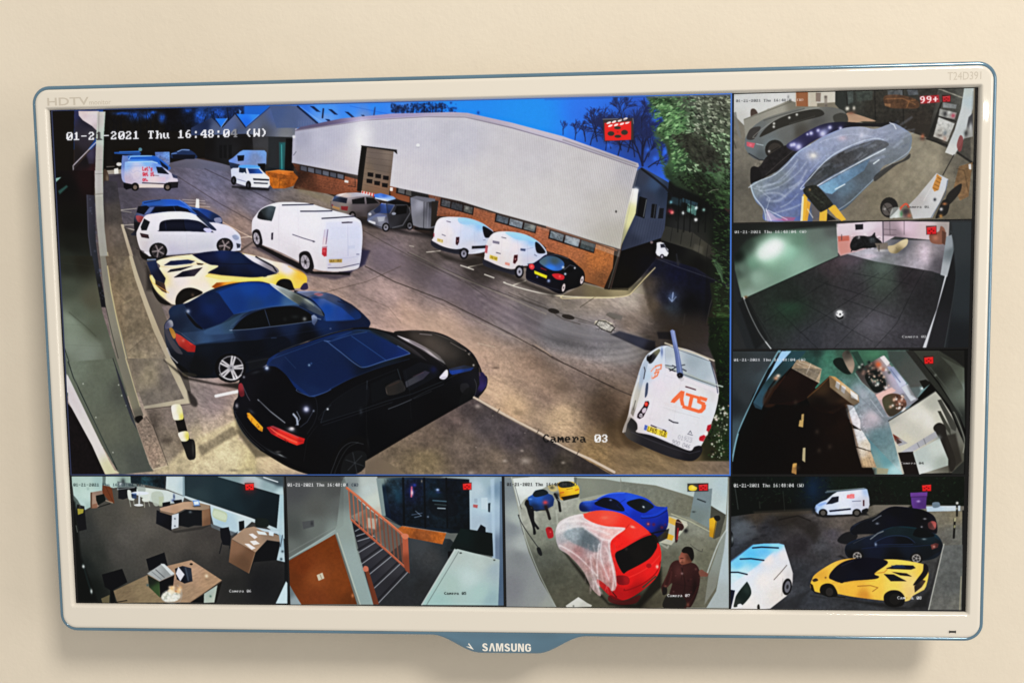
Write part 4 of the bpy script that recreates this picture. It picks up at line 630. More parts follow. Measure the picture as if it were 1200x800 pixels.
    v.ln([830, 160, 900, 185, 970, 240, 1000, 295], 8, '0d1320', .85, sm=1); v.ln([770, 150, 850, 180, 940, 240], 3, 'a4a89c', .5)
    v.sf([840, 160, 950, 156, 1040, 172, 1110, 210, 1200, 270, 1200, 320, 1010, 330, 1000, 285, 930, 205], (900, 170, '707898', 960, 165, '8488a0', 1050, 190, '4c587c', 950, 200, '1c3c80', 1020, 260, '14408e', 1100, 280, '1c3f88', 1150, 240, '1c2a50', 1180, 310, '10357c'), 3)
    v.sf([940, 172, 965, 165, 995, 175, 970, 185], 'c07080', 2, .7); v.ln([1100, 205, 1160, 235, 1210, 275], 7, '0d1430', .7); v.ln([1080, 215, 1120, 225], 5, '1c2240', .8)
    v.fill([925, 300, 940, 292, 958, 305, 960, 335, 945, 358, 930, 345], (930, 300, '8494b8', 945, 345, '4c5c84'), 1.5); v.ln([935, 300, 960, 315, 980, 320], 5, '90a0c0', .8); v.ln([960, 330, 945, 355], 4, '101830', .7)
    v.sf([255, 470, 420, 455, 600, 440, 760, 420, 800, 480, 660, 540, 500, 520, 420, 515, 370, 560, 340, 640, 220, 640, 240, 520], (300, 480, '0d1526', 600, 480, '070b18', 400, 500, '0b1120', 260, 600, '0c0f18', 700, 450, '0a1228'), 6, .85)
    v.ln([240, 470, 400, 450, 600, 440, 820, 405, 1000, 375], 2.5, '26406c', .45); v.ln([690, 430, 720, 428], 4, '3a4c70', .9); v.el(1037, 375, 7, 6, '405484', f=2)
    v.fill([130, 400, 160, 415, 215, 455, 248, 475, 243, 512, 200, 510, 150, 475, 130, 440], (150, 430, 'f04030', 200, 470, 'f02820', 235, 490, 'd81818', 180, 500, 'c02018'), 1.5); v.glow(175, 445, 8, 'ff8070', .6); v.ln([120, 380, 160, 400, 240, 460], 4, '58506c', .7)
    v.sf([92, 370, 110, 372, 130, 405, 128, 430, 115, 430, 98, 395], (100, 380, 'c88828', 122, 425, 'e09030'), 1.5); v.sf([68, 350, 90, 325, 110, 330, 115, 360, 92, 372, 72, 380], (80, 350, '5c5a7c', 105, 335, 'a4a8b4'), 2.5)
    v.sf([65, 385, 85, 380, 115, 440, 160, 500, 170, 525, 130, 510, 90, 450], '5c5460', 3, .8); v.ln([80, 488, 100, 535, 140, 575], 8, 'a8a4a4', .95); v.ln([78, 475, 110, 520], 4, '2c2c3c', .7); v.glow(165, 603, 9, 'a8a8b0', .8, 5, 30); v.sf([140, 580, 200, 620, 190, 640, 150, 610], '0b0b0f', 3); v.sf([170, 630, 240, 640, 250, 655, 180, 655], '5a4e34', 4, .5)
    v.el(450, 605, 92, 86, '0c0b10', 0); v.el(453, 606, 79, 76, '17161c'); v.el(455, 605, 73, 72, '8c8a90'); v.el(455, 604, 66, 65, '1c1a22')
    for k in range(5):
        a = -1.35+k*1.2566
        for o in (-.13, .13): v.ln([455+12*math.cos(a+o*3), 604+12*math.sin(a+o*3), 455+66*math.cos(a+o), 604+66*math.sin(a+o)], 12, 'c8c4c8', 1)
    v.el(455, 604, 17, 17, 'a8a6ac'); v.el(455, 604, 6, 6, '6c6a72'); v.ln([390, 640, 430, 668, 480, 672, 515, 645], 5, 'd4d0d0', .8, sm=1)
    v.adj(body, .82, 1.0, sm=1); v.adj([380, 160, 520, 104, 680, 112, 850, 230, 780, 240, 540, 280, 470, 292], 1.2, 1.1); v.adj([300, 385, 440, 330, 520, 285, 560, 275, 460, 385, 480, 430, 220, 470, 160, 400], 1.22, .9); v.adj([880, 200, 1000, 200, 1100, 250, 1180, 320, 1010, 330, 1000, 285], 1.25, 1.1)
    v.fill([550, 560, 660, 545, 690, 540, 640, 600, 560, 620], '14161c', 4, .8); v.ln([540, 575, 700, 545], 4, '2c3038', .7)
    v.ln([365, 770, 495, 742], 17, 'e8e4e4', .95, .5)
    # black estate in front
    Q(260, 370, 5)
    v.fill([60, 540, 180, 720, 330, 820, 200, 830, 100, 700], '4c4434', 10, .7); v.fill([780, 1020, 1100, 860, 1300, 770, 1500, 620, 1440, 720, 1200, 880, 900, 1000], '302820', 8, .4)
    body = [68, 545, 75, 500, 95, 470, 98, 400, 120, 350, 180, 320, 265, 290, 275, 250, 340, 210, 480, 160, 640, 105, 760, 75, 860, 68, 960, 88, 1030, 100, 1080, 86, 1200, 88, 1300, 110, 1400, 165, 1470, 220, 1510, 290, 1530, 340, 1555, 360, 1550, 420, 1500, 480, 1440, 530, 1400, 530, 1300, 600, 1060, 730, 900, 830, 760, 925, 600, 945, 420, 900, 260, 810, 190, 760, 120, 680, 80, 600]
    v.sf(body, (100, 450, '0e0d18', 300, 500, '04050c', 700, 600, '060810', 1000, 500, '07080e', 900, 700, '020308', 500, 850, '050509', 1400, 450, '07080c', 1300, 550, '040408', 200, 700, '06060c', 1450, 380, '0a0c18'), 1.5)
    v.sf([275, 250, 275, 250, 340, 212, 480, 164, 640, 110, 760, 82, 850, 80, 960, 100, 1100, 180, 1180, 245, 1100, 250, 900, 310, 750, 370, 640, 430, 560, 468, 520, 470, 440, 430, 380, 350, 320, 300, 265, 290], (320, 260, '142c64', 500, 200, '0a2560', 700, 130, '0b2866', 400, 300, '0a245c', 560, 380, '0a2460', 540, 450, '102c68', 850, 110, '1a3258', 1000, 180, '14202c', 1120, 230, '0c0e16', 700, 350, '0a2460', 950, 150, '163050', 850, 320, '081838'), 2)
    v.sf([640, 150, 640, 150, 760, 112, 830, 96, 860, 95, 1000, 160, 1095, 215, 1090, 225, 970, 262, 850, 298, 810, 290, 720, 220], (700, 160, '0a2868', 850, 110, '0e2c6c', 1000, 190, '0c2a74', 800, 260, '0a2c70', 900, 240, '0a286c', 1060, 220, '0c2c80'), 1.5)
    v.ln([635, 148, 625, 155, 700, 215, 790, 285, 840, 300, 950, 265, 1080, 228, 1098, 215, 1030, 175], 5, '5a7cbc', .7, sm=1); v.ln([640, 148, 760, 110, 850, 94], 3, '5070a8', .6); v.ln([760, 118, 850, 180, 960, 258], 3, '3a68b8', .75)
    v.ln([440, 430, 500, 465, 530, 470, 600, 450, 640, 430], 4, '4c6cac', .7, sm=1); v.ln([630, 428, 760, 365, 900, 310, 1100, 252], 4, '2c4880', .5); v.ln([370, 240, 435, 308], 3, '3c5c8c', .5); v.glow(512, 288, 7, '90b0d0', .8); v.glow(525, 278, 5, '4870b0', .7); v.glow(264, 305, 10, 'f0f4f8', .95); v.glow(264, 305, 22, '4c68a8', .4)
    v.ln([340, 208, 480, 155, 640, 102, 770, 74], 4, '4a5058', .6); v.ln([760, 72, 860, 70, 1000, 120], 4, '14161c', .8)
    v.sf([860, 80, 900, 78, 1010, 125, 1120, 190, 1200, 260, 1160, 240, 1000, 150], (900, 85, '1c2226', 1000, 130, '26282c', 1100, 190, '2c2a30'), 3, .8)
    v.sf([1030, 118, 1060, 125, 1150, 160, 1280, 230, 1350, 290, 1335, 298, 1240, 240, 1140, 180], (1060, 125, 'a8a4ac', 1150, 170, '706c78', 1250, 230, '8c8890', 1320, 285, '707480'), 2); v.ln([1050, 135, 1180, 200, 1300, 290], 4, '28282e', .7); v.ln([1100, 145, 1230, 210, 1340, 290], 3, '202028', .7)
    v.sf([1010, 100, 1080, 86, 1200, 90, 1320, 125, 1400, 170, 1480, 250, 1500, 300, 1420, 310, 1340, 320, 1280, 240, 1160, 165], (1060, 100, '0c0c0e', 1150, 110, '242226', 1250, 150, '3a3634', 1350, 220, '353230', 1400, 280, '1c1c1e', 1280, 200, '3c3938', 1460, 280, '1c1a16', 1350, 290, '242628'), 2.5)
    v.fill([1330, 310, 1420, 288, 1480, 300, 1460, 320, 1350, 345, 1335, 335], (1380, 310, '12348c', 1440, 310, '0d2868'), 3); v.ln([1160, 105, 1230, 112], 5, 'a8a0b8', .7); v.ln([1340, 155, 1400, 190, 1430, 205], 5, '8c7c78', .8); v.glow(1450, 221, 6, 'e8dcd0', .9); v.glow(1475, 288, 6, 'f0ece0', .9); v.ln([1440, 210, 1490, 260, 1510, 330], 5, '0c0a0c', .8)
    v.fill([1505, 330, 1530, 330, 1556, 365, 1552, 410, 1500, 470, 1480, 470, 1510, 400], (1530, 350, '1c1448', 1530, 420, '20185c', 1500, 460, '0c0a20'), 2.5); v.ln([1508, 300, 1512, 350], 5, '6a5840', .6)
    v.sf([1275, 362, 1290, 340, 1315, 315, 1325, 325, 1322, 355, 1300, 372], (1290, 350, 'c8c4d8', 1315, 330, 'dcd8e0'), 1.5); v.ln([1285, 362, 1315, 358], 3, '40404c', .7)
    v.adj([265, 290, 340, 212, 760, 82, 960, 100, 1180, 245, 900, 310, 560, 468, 520, 470, 380, 350], .86, .92)
    # side windows, mouldings
    v.sf([580, 620, 600, 560, 680, 480, 850, 400, 850, 520, 760, 560, 640, 600], '0b0e16', 2); v.ln([580, 625, 640, 605, 800, 555, 960, 500, 1120, 455, 1300, 380, 1380, 340], 3.5, '2c343c', .8); v.ln([590, 600, 630, 520, 740, 440, 860, 380, 1020, 315], 3, '20262e', .7, sm=1)
    v.ln([852, 380, 850, 430], 5, '3a424c', .7); v.ln([1030, 312, 1070, 440], 6, '2c343c', .8); v.fill([1060, 320, 1160, 270, 1240, 290, 1290, 340, 1100, 440, 1075, 400], '0e111a', 3); v.fill([870, 400, 1020, 330, 1060, 440, 880, 510], '0a0d14', 3)
    v.sf([960, 430, 970, 405, 1040, 375, 1065, 395, 1070, 440, 980, 465], (1000, 420, '5c5048', 1050, 430, '4c4848'), 3, .8); v.fill([1075, 385, 1190, 320, 1220, 330, 1180, 370, 1080, 420], (1100, 390, '4c4c54', 1200, 330, '403c50'), 3, .7); v.ln([980, 410, 1040, 385], 4, '8c5048', .6); v.ln([1120, 355, 1180, 330], 4, '5c3c48', .6); v.glow(1240, 315, 20, '101848', .8)
    v.ln([975, 545, 1040, 520, 1110, 490], 4, '6a7078', .7); v.ln([1110, 488, 1200, 440, 1300, 400], 3, '3c444c', .7); v.ln([1125, 485, 1230, 440], 3, '4c545c', .5); v.glow(815, 560, 10, '363c44', .6, 20)
    v.glow(620, 545, 6, 'f0f4f8', .95); v.glow(538, 556, 6, '9098a4', .8); v.ln([580, 625, 600, 560, 640, 520], 3, '3c4450', .7)
    v.sf([1400, 400, 1440, 395, 1450, 430, 1430, 460, 1400, 440], '2a2a30', 4, .6); v.ln([1500, 470, 1490, 520, 1440, 570, 1400, 590], 4, '20262a', .7, sm=1); v.sf([1380, 540, 1410, 525, 1420, 560, 1400, 590, 1380, 580], '323638', 3, .7); v.ln([1370, 592, 1420, 588], 4, '8c7c6c', .7)
    v.glow(855, 760, 8, '24262a', .8, 40)
    # rear
    v.ln([212, 490, 280, 555, 370, 625], 7, '787c84', .85); v.ln([220, 500, 290, 570, 370, 640], 5, '14141c', .7); v.ln([120, 400, 150, 470, 165, 495], 5, '5c5864', .7); v.glow(200, 330, 30, '2c3038', .7, 8, -15); v.glow(130, 358, 7, '8c8c94', .8)
    v.sf([97, 440, 100, 400, 118, 395, 130, 430, 132, 465, 110, 472], (105, 420, '8c2c34', 125, 460, '641c24'), 2)
    v.fill([147, 567, 162, 567, 205, 613, 242, 653, 238, 678, 217, 667, 172, 621, 150, 592], (160, 580, 'd88820', 225, 660, 'd89020'), 1.5); v.text('KM18 OKA', (151, 572), (88, 88), (-3, 20), '6c3c08', .85, F5)
    v.fill([262, 652, 300, 642, 360, 668, 440, 702, 488, 718, 480, 746, 440, 758, 370, 730, 290, 690], (290, 665, 'a01820', 350, 700, 'e82c24', 420, 740, 'f03020', 470, 730, 'b81818'), 1.5); v.ln([285, 655, 330, 690, 400, 725, 440, 740], 5, 'ff6048', .85); v.ln([330, 700, 390, 735], 4, '701010', .7); v.ln([370, 720, 380, 740], 6, '8c1414', .8)
    v.ln([290, 645, 380, 680, 450, 712], 4, '64606c', .7)
    v.glow(495, 546, 14, 'ffffff', 1); v.glow(495, 546, 30, '6a70a0', .5); v.ln([420, 575, 440, 600, 445, 635], 12, 'a0a8b8', .8); v.ln([440, 560, 460, 600, 435, 640], 6, '788090', .7); v.glow(410, 660, 16, 'f0ecec', .9, 10); v.glow(405, 668, 30, '8c8894', .5, 12, 20); v.ln([540, 550, 500, 620, 460, 650], 3, '50586c', .8)
    v.glow(175, 560, 22, '4c4c54', .6, 10, 40); v.glow(88, 525, 10, 'a8a4a8', .7, 14); v.ln([75, 540, 100, 620, 160, 710, 250, 790], 5, '303038', .8, sm=1); v.ln([85, 600, 130, 690, 220, 785], 5, '7c8478', .5, sm=1); v.glow(330, 795, 18, '6c6c6c', .6, 6)
    v.sf([640, 850, 700, 740, 780, 700, 850, 730, 860, 850, 780, 930, 680, 940], '07070a', 6, .9); v.ln([665, 930, 690, 850, 740, 770, 800, 740], 4, '3a3e42', .6, sm=1); v.sf([700, 925, 720, 830, 780, 790, 840, 800, 850, 860, 800, 920], '15171a', 4, .9)
    for k in range(6): a = k*1.047+.3; v.ln([780, 860, 780+55*math.cos(a), 860+62*math.sin(a)], 6, '34383c', .7)
    v.ln([280, 652, 360, 690, 440, 728, 478, 735], 2.5, '701014', .7); v.ln([300, 672, 380, 712, 440, 742], 2, 'ff7058', .5); v.ln([262, 654, 275, 680, 360, 735, 440, 764, 482, 750], 3, '18060a', .8)
    v.glow(345, 815, 26, '8c9090', .8, 5, 25); v.glow(300, 800, 40, '2c3034', .7, 8, 30); v.ln([90, 560, 130, 650, 200, 730, 300, 800, 380, 830], 3, '4c5058', .5, sm=1); v.ln([540, 480, 560, 540, 545, 620, 500, 690], 3, '3c4450', .5, sm=1)
    v.adj([1040, 96, 1200, 88, 1400, 170, 1500, 300, 1340, 320, 1200, 190], .68, .5); v.adj([955, 400, 1065, 370, 1075, 445, 975, 470], .6, .7)
    v.ln([1390, 540, 1440, 520, 1480, 470, 1492, 410, 1480, 370], 3, '5c6068', .6, sm=1); v.sf([1385, 545, 1400, 470, 1440, 420, 1475, 430, 1470, 480, 1430, 550, 1400, 580], '0c0e12', 4, .8); v.ln([1400, 560, 1440, 545, 1470, 490], 3, '7c8084', .5, sm=1)
    v.ln([650, 930, 662, 860, 700, 780, 760, 740, 830, 750], 3.5, '4c5056', .7, sm=1); v.ln([590, 640, 700, 605, 850, 555, 1000, 505], 1.6, '4c5460', .6); v.ln([852, 400, 846, 540, 850, 700], 2, '1c2026', .7); v.ln([1075, 320, 1100, 440, 1110, 600], 2, '1c2026', .7)
    v.ln([560, 640, 500, 720, 480, 850], 2, '23262e', .7); v.glow(700, 120, 60, '2a52a0', .35, 8, -20); v.ln([300, 250, 480, 185, 640, 125, 760, 95], 2.5, '30568c', .6)
    # white kerb line beyond the estate
    Q(480, 400, 5)
    v.ln([378, 328, 450, 370, 520, 408, 640, 475, 780, 545, 900, 620, 1060, 690, 1200, 765], 15, 'b4a494', .9, .6); v.ln([385, 340, 520, 418, 780, 555, 900, 632, 1200, 778], 4, '4c4038', .6)
    for x, y in ((520, 408), (750, 532), (985, 655)): v.ln([x-8, y+14, x+8, y-14], 5, '4c4038', .8)
    v.fill([-260, 700, 0, 545, 280, 385, 375, 332, 520, 420, 780, 560, 985, 665, 1190, 785, -260, 830], (100, 560, '6c5c50', 250, 450, '5c4e4a', 350, 380, '4c4242', 300, 600, '6a5c52', 600, 560, '4a4246', 800, 650, '3c3639', 1000, 740, '3a3230', 500, 700, '6a5c50', 100, 700, '7a6a50', 700, 720, '5c5048', 900, 720, '443c34', 450, 480, '4c4446'), 3)
    g = [-200, 660, 0, 545, 280, 385, 375, 332, 520, 420, 780, 560, 985, 665, 1190, 775, 0, 790]; v.tex(g, .2, 14, 1.5, 30); v.tex(g, .16, 3)
    for x, y, r in ((390, 620, 5), (488, 435, 4), (676, 536, 4), (560, 700, 14), (680, 700, 30), (900, 710, 12), (660, 640, 10), (360, 770, 20), (400, 380, 18)): v.glow(x, y, r, 'b0a49a', .5, r*.7)
    v.glow(640, 420, 40, '5c4c3c', .5, 18); v.glow(505, 155, 20, '4c3c34', .6, 6); v.tex([400, 0, 1200, 0, 1200, 750, 500, 400, 440, 300], .12, 2.2)
    v.ln([720, 20, 800, 70, 840, 100, 960, 155, 1010, 180, 1200, 270], 3.5, '3c302c', .8); v.ln([735, 18, 800, 60, 830, 85], 6, 'a8907c', .6)
    v.glow(1180, 480, 60, '3a2c20', .6, 90); v.glow(900, 270, 60, '5c4c40', .5, 40); v.ln([400, 10, 500, 35], 5, 'b8a894', .5)
    # tyre arcs, seams and patches of the yard
    Q(0, 0, 1)
    for k in range(9): v.ln([556+k*3, 335+k*4, 610, 366+k*5, 665, 388+k*5, 720, 396+k*4, 762, 392+k*3], 2.2, '2c2a2c' if k % 2 else 'b0a8a0', .07, 2, 1)
    for k in range(7): v.ln([440+k*14, 285+k*2, 520+k*12, 322+k*5, 600+k*8, 352+k*7], 1.6, 'a89c94' if k % 2 else '2c2826', .08, 2)
    v.ln([478, 296, 560, 333, 640, 362, 700, 380], .8, '2e2a28', .5); v.ln([360, 348, 430, 330, 470, 312], .8, '4c4038', .5); v.ln([420, 345, 455, 360, 470, 378], .7, '4c4038', .35); v.ln([545, 330, 570, 348], .7, '302a28', .5)
    v.glow(640, 430, 40, '3c3028', .35, 16, 35); v.glow(700, 470, 26, '30261c', .45, 30); v.glow(600, 470, 40, 'c8ac84', .25, 14, 30); v.glow(500, 400, 50, 'c0a088', .25, 16, 30); v.glow(660, 400, 30, '2e2c2c', .35, 8, 10)
    # hedge on the right
    Q(640, 90, 5)
    hedge = [595, 110, 1085, 95, 1085, 780, 1040, 760, 900, 700, 760, 640, 700, 590, 690, 540, 720, 480, 700, 400, 640, 340, 650, 300, 690, 260, 660, 200, 610, 150]
    v.fill(hedge, (650, 140, '3e6038', 850, 130, '50584a', 1000, 150, '55594a', 700, 250, '4c7444', 760, 300, '5a8450', 900, 250, '50604a', 850, 400, '3a3c30', 950, 470, '36362e', 1020, 350, '4c5a44', 720, 430, '3a5438', 760, 520, '3c5e3a', 700, 580, '2c4630', 1040, 560, '4a6844', 900, 620, '22281c', 960, 560, '406040', 1050, 700, '2c4424', 820, 600, '2a3c26', 950, 700, '1c2418'), 9)
    for i in range(2300):
        x = R.uniform(600, 1080); y = R.uniform(110, 770)
        edge = 600+(95 if y > 220 else 40)*(min(y, 480)-110)/370+(40 if y > 380 else 0)
        if x < edge or (y > 560 and x < 700+(y-560)*1.35): continue
        dark = abs((x-870)*.8-(y-400)*.7) < 75 and y > 330
        top = y < 330 and x > 860
        if x < 820 and not dark: c = R.choice(['6a9c5c', '4a7a44', '2c4a2c', '88b078', '38603a', '244028', '5c8a50'])
        elif top: c = R.choice(['8c947c', '5c6450', '3c4034', '9ca48c', '48503e', '2c3028'])
        elif dark: c = R.choice(['2c2e26', '38362e', '484c3c', '24261e', '303426'])
        else: c = R.choice(['8cac80', '5c7c54', '3c5038', '2c3828', 'a4c094', '4c6a48', '28321f'])
        a = R.uniform(-.2, 1.2) if x > 820 else R.uniform(-.9, .3); l = R.uniform(7, 20); w = R.uniform(4, 10)
        if y > 560: c = R.choice(['1c281a', '2c4424', '3c5c34', '141a10', '24381e', '4c7444' if x > 980 else '182014'])
        v.ln([x, y, x+l*math.cos(a), y+l*math.sin(a)], w, c, .75)
    for i in range(200):
        t = R.random(); x = 605+t*100+R.uniform(-12, 14); y = 120+t*460 if t < .3 else 160+t*420
        v.ln([x, y, x-R.uniform(4, 16), y+R.uniform(-10, 4)], 3, '3c5c38', .7)
    v.adj(hedge, .98, .85); v.tex(hedge, .25, 9); v.ln([950, 680, 975, 665, 1010, 660], 5, '788068', .7); v.ln([560, 540, 640, 600, 700, 650, 740, 700], 12, '15161c', .8)
    v.fill([595, 100, 1090, 90, 1085, 116, 596, 126], '5c6068', 3, .55); v.fill([-10, 118, 600, 100, 600, 124, -10, 140], '2c4474', 3, .25)
    Q(640, 220, 5)
    for i in range(500):
        x = R.uniform(960, 1080); y = R.uniform(140, 800)
        if x < 960+max(0, 440-y)*.1 or (y > 450 and x < 985-(y-500)*.05): continue
        c = R.choice(['1c2a16', '24381c', '101810', '34502a', '0e140c', '3c5c34'] if y < 420 else ['3c6830', '2c4c22', '1a2a14', '54823c', '16220f', '24401c'])
        a = R.uniform(-.5, .9); l = R.uniform(10, 26); v.ln([x, y, x+l*math.cos(a), y+l*math.sin(a)], R.uniform(3, 7), c, .8)
    for i in range(8): v.ln([975+i*4, 415+i*10, 1000+i*3, 430+i*12, 1035, 470+i*12], 5, '6c9c64' if i % 2 else '4c7c4c', .6)
    for i in range(6): v.ln([1000, 735+i*12, 1040, 735+i*9, 1075, 750+i*8], 5, '5c9438' if i % 2 else '40702c', .7)
    v.adj([940, 400, 1090, 400, 1090, 810, 930, 810], .85, .75)
    # hedge bottom strip and shade under it
    Q(660, 380, 5)
    v.fill([560, -60, 800, -60, 900, 0, 860, 120, 720, 140, 560, 60], '3a3028', 46, .7); v.fill([280, 60, 330, 40, 540, 100, 540, 160, 480, 150], (300, 60, '3c3c48', 450, 100, '343646', 520, 140, '1c1a20'), 5); v.fill([188, 0, 206, -24, 250, -20, 308, 20, 282, 50, 226, 32], '35322e', 2, .8); v.fill([196, 0, 210, -18, 248, -14, 298, 20, 278, 42, 228, 26], 'a8a49c', 3, .9); v.ln([90, -20, 190, 5, 290, 60, 420, 120], 2, '35302c', .7)
    v.tex([190, -20, 310, -20, 310, 50, 190, 40], .4, 2); v.fill([550, 45, 640, 45, 640, 90, 560, 85], '17151a', 5, .8)
    v.fill([850, -40, 980, -40, 980, 800, 700, 800, 800, 720, 870, 600, 910, 420, 890, 220, 850, 120, 860, 40], (900, 40, '121a10', 950, 200, '10200e', 930, 400, '12200e', 900, 600, '2a3420', 940, 700, '1c3012', 860, 740, '2c2a18', 760, 780, '5c4c34', 950, 40, '1c3414', 910, 300, '0c120a'), 6)
    for i in range(520):
        x = R.uniform(850, 975); y = R.uniform(-30, 790)
        if y > 100 and x < 895+(0 if y < 560 else -60): continue
        c = R.choice(['16260f', '203a16', '0c140a', '2c4c1e', '1a2e14', '0a0e08']); a = R.uniform(-1, 1.4); l = R.uniform(6, 18)
        v.ln([x, y, x+l*math.cos(a), y+l*math.sin(a)], R.uniform(2.5, 6), c, .8)
    for i in range(60):
        x = R.uniform(880, 960); y = R.uniform(470, 790); v.glow(x-(y-600)*.1, y, R.uniform(2.5, 6), R.choice(['d8d0c4', 'c8a8a0', 'e4e4dc', 'b0c0a8']), R.uniform(.5, .95))
    v.glow(940, 492, 7, 'e8ece8', .9); v.glow(896, 542, 6, 'd8dcd4', .9)
    # shadow by the van and the surveyor van
    v.sf([330, 560, 420, 440, 420, 640, 480, 700, 420, 740, 350, 680], '3c2c1e', 16, .6); v.sf([250, 600, 380, 560, 400, 700, 300, 720], '4a3824', 20, .5); v.fill([350, 680, 640, 800, 760, 800, 820, 730, 700, 780], '4c3c28', 14, .5)
    body = [350, 620, 380, 530, 400, 430, 430, 330, 455, 250, 480, 195, 520, 155, 590, 125, 700, 140, 800, 175, 860, 215, 900, 330, 912, 400, 895, 500, 850, 620, 800, 720, 745, 740, 600, 690, 450, 640, 360, 635]
    v.sf(body, (420, 400, 'c4c0b8', 480, 300, 'a8b8d0', 540, 200, 'b8c4d4', 560, 350, 'dcd0dc', 600, 300, 'd8d2de', 520, 480, 'e0d8e0', 650, 420, 'dcd4d8', 700, 560, 'dcdce4', 800, 450, 'dcd8d8', 850, 500, 'd4d8e0', 600, 640, 'd8d4dc', 880, 400, 'c8c4c8', 460, 560, 'e0d4dc', 380, 580, '9c948c'), 1.5)
    v.sf([598, 138, 650, 135, 740, 160, 840, 205, 865, 230, 895, 340, 890, 372, 890, 372, 800, 340, 700, 300, 610, 245], (630, 170, 'a0a8b0', 760, 220, '8c98a0', 820, 280, '98a4ac', 700, 270, '98a0a8', 880, 340, 'a8b0b8', 640, 230, 'b0b8c4'), 2)
    v.sf([600, 245, 700, 300, 880, 370, 905, 385, 912, 410, 860, 390, 720, 330, 620, 290], 'd4cdd6', 4, .8); v.ln([595, 140, 600, 250], 4, '8c98b0', .6); v.ln([865, 225, 895, 330, 905, 400], 6, '2c3448', .8)
    v.sf([500, 225, 505, 190, 530, 160, 560, 143, 568, 155, 550, 185, 520, 225], (520, 190, '2c2c34', 550, 160, '6c6c58'), 2); v.sf([488, 195, 500, 178, 520, 180, 512, 215, 492, 215], '111116', 2); v.ln([500, 185, 530, 158, 560, 140], 4, 'd8d8e0', .8); v.ln([575, 130, 600, 250, 590, 330], 3, 'b8bcc8', .5); v.glow(578, 160, 8, '4c5c88', .8, 30)
    v.fill([455, 260, 480, 200, 500, 220, 470, 330, 430, 480, 410, 540, 395, 520, 420, 400], (460, 300, '8c98a8', 420, 450, 'a8a498', 400, 520, '6c6458'), 3, .7)
    v.ln([472, 318, 480, 270, 475, 250], 5, '2c2c34', .8); v.ln([410, 500, 425, 440, 440, 340], 4, '3c3834', .7); v.sf([478, 420, 485, 350, 498, 345, 495, 400, 485, 425], '3c4864', 2, .9); v.ln([425, 440, 445, 300], 8, 'd0ccc4', .6)
    v.adj(body, (1.0, .93)); v.ln([690, 330, 660, 480, 640, 620], 1.8, 'b0a8b4', .7); v.ln([560, 330, 520, 480, 500, 600], 1.5, 'b8b0bc', .6); v.ln([600, 300, 720, 335, 890, 400], 2, 'b4aebc', .7)
    # roof load and bars
    v.ln([598, 110, 680, 140, 790, 175, 885, 213], 9, 'a8a090', .95, .5); v.ln([600, 118, 680, 150, 880, 222], 3, '403c3c', .7)
    v.ln([598, 240, 650, 262, 720, 285, 800, 322, 935, 365], 8, '98a09c', .95, .5); v.ln([600, 250, 700, 290, 930, 375], 3, '2c2c30', .8); v.ln([625, 272, 660, 250, 640, 240], 6, '1c1e28', .8); v.ln([620, 262, 655, 275], 6, '1c1e28', .8); v.ln([690, 240, 712, 236], 5, '1c2030', .8); v.ln([700, 262, 720, 272], 6, '1c1e28', .8); v.ln([600, 238, 640, 245], 5, '30323c', .7)
    v.fill([628, 38, 640, 30, 655, 38, 690, 220, 705, 300, 690, 320, 668, 300, 655, 180], (640, 60, '6c78a0', 670, 180, '5c6a98', 685, 280, '5a6890'), 1.5); v.ln([645, 40, 672, 160, 690, 280], 5, '8c98c0', .6); v.ln([630, 45, 655, 170, 668, 280], 4, '3c4870', .6); v.sf([665, 295, 680, 282, 700, 290, 698, 310, 680, 318], '181822', 2); v.glow(682, 298, 4, '8c88a0', .6); v.sf([675, 315, 705, 310, 708, 325, 690, 332], 'a8a4a8', 3, .7)
    v.ln([718, 364, 745, 372, 775, 382], 7, '4a2430', .9)
    # lettering on the doors
    o = 'e86840'
    for p in ([628, 455, 652, 460, 702, 412, 712, 392, 690, 386, 640, 436], [690, 388, 712, 392, 704, 440, 712, 478, 690, 474, 682, 440], [700, 470, 800, 500, 794, 520, 696, 490],
              [720, 399, 800, 422, 794, 438, 716, 415], [744, 412, 766, 418, 750, 486, 730, 482],
              [800, 418, 846, 432, 838, 452, 800, 440], [784, 430, 804, 426, 806, 446, 834, 458, 826, 478, 784, 458], [812, 460, 838, 470, 834, 495, 812, 518, 788, 520, 792, 500, 808, 490]): v.fill(p, o, 2)
    for p in ([590, 460, 640, 470], [650, 478, 720, 492], [730, 500, 800, 520]): v.ln(p, 2, 'c0a8a8', .7)
    v.ln([600, 470, 700, 500, 820, 540], 2, 'c0b0b0', .6); v.ln([585, 485, 700, 520, 800, 548], 3, '98989c', .6); v.ln([600, 498, 680, 520], 1.6, 'a8a8ac', .6)
    v.ln([540, 245, 575, 235, 572, 260, 545, 268], 8, 'd87858', .95); v.ln([515, 275, 530, 255, 545, 248], 6, 'd87858', .8); v.ln([535, 285, 560, 275, 550, 300, 525, 315], 8, 'dc7450', .95); v.ln([545, 262, 535, 310], 6, 'd87858', .8); v.ln([520, 300, 518, 318], 5, 'e09078', .7)
    v.fill([468, 480, 480, 450, 500, 448, 505, 462, 490, 500, 470, 540, 448, 553, 432, 545, 435, 525], '30222c', 1.5); v.el(487, 466, 11, 14, 'd8342c'); v.glow(485, 465, 5, 'ff9080', .7); v.sf([462, 500, 475, 488, 488, 492, 480, 515, 465, 518], 'b8a8b4', 2); v.el(455, 532, 11, 11, 'c8c0c8'); v.ln([448, 528, 455, 535, 464, 530], 4, '403840', .9)
    v.text('CITAN'[:0]+'L'*0 or '.....', (492, 538), (50, 16), (-2, 8), '808088', .7, F5)
    v.ln([620, 558, 645, 572, 672, 576], 7, '2a2a34', .9)
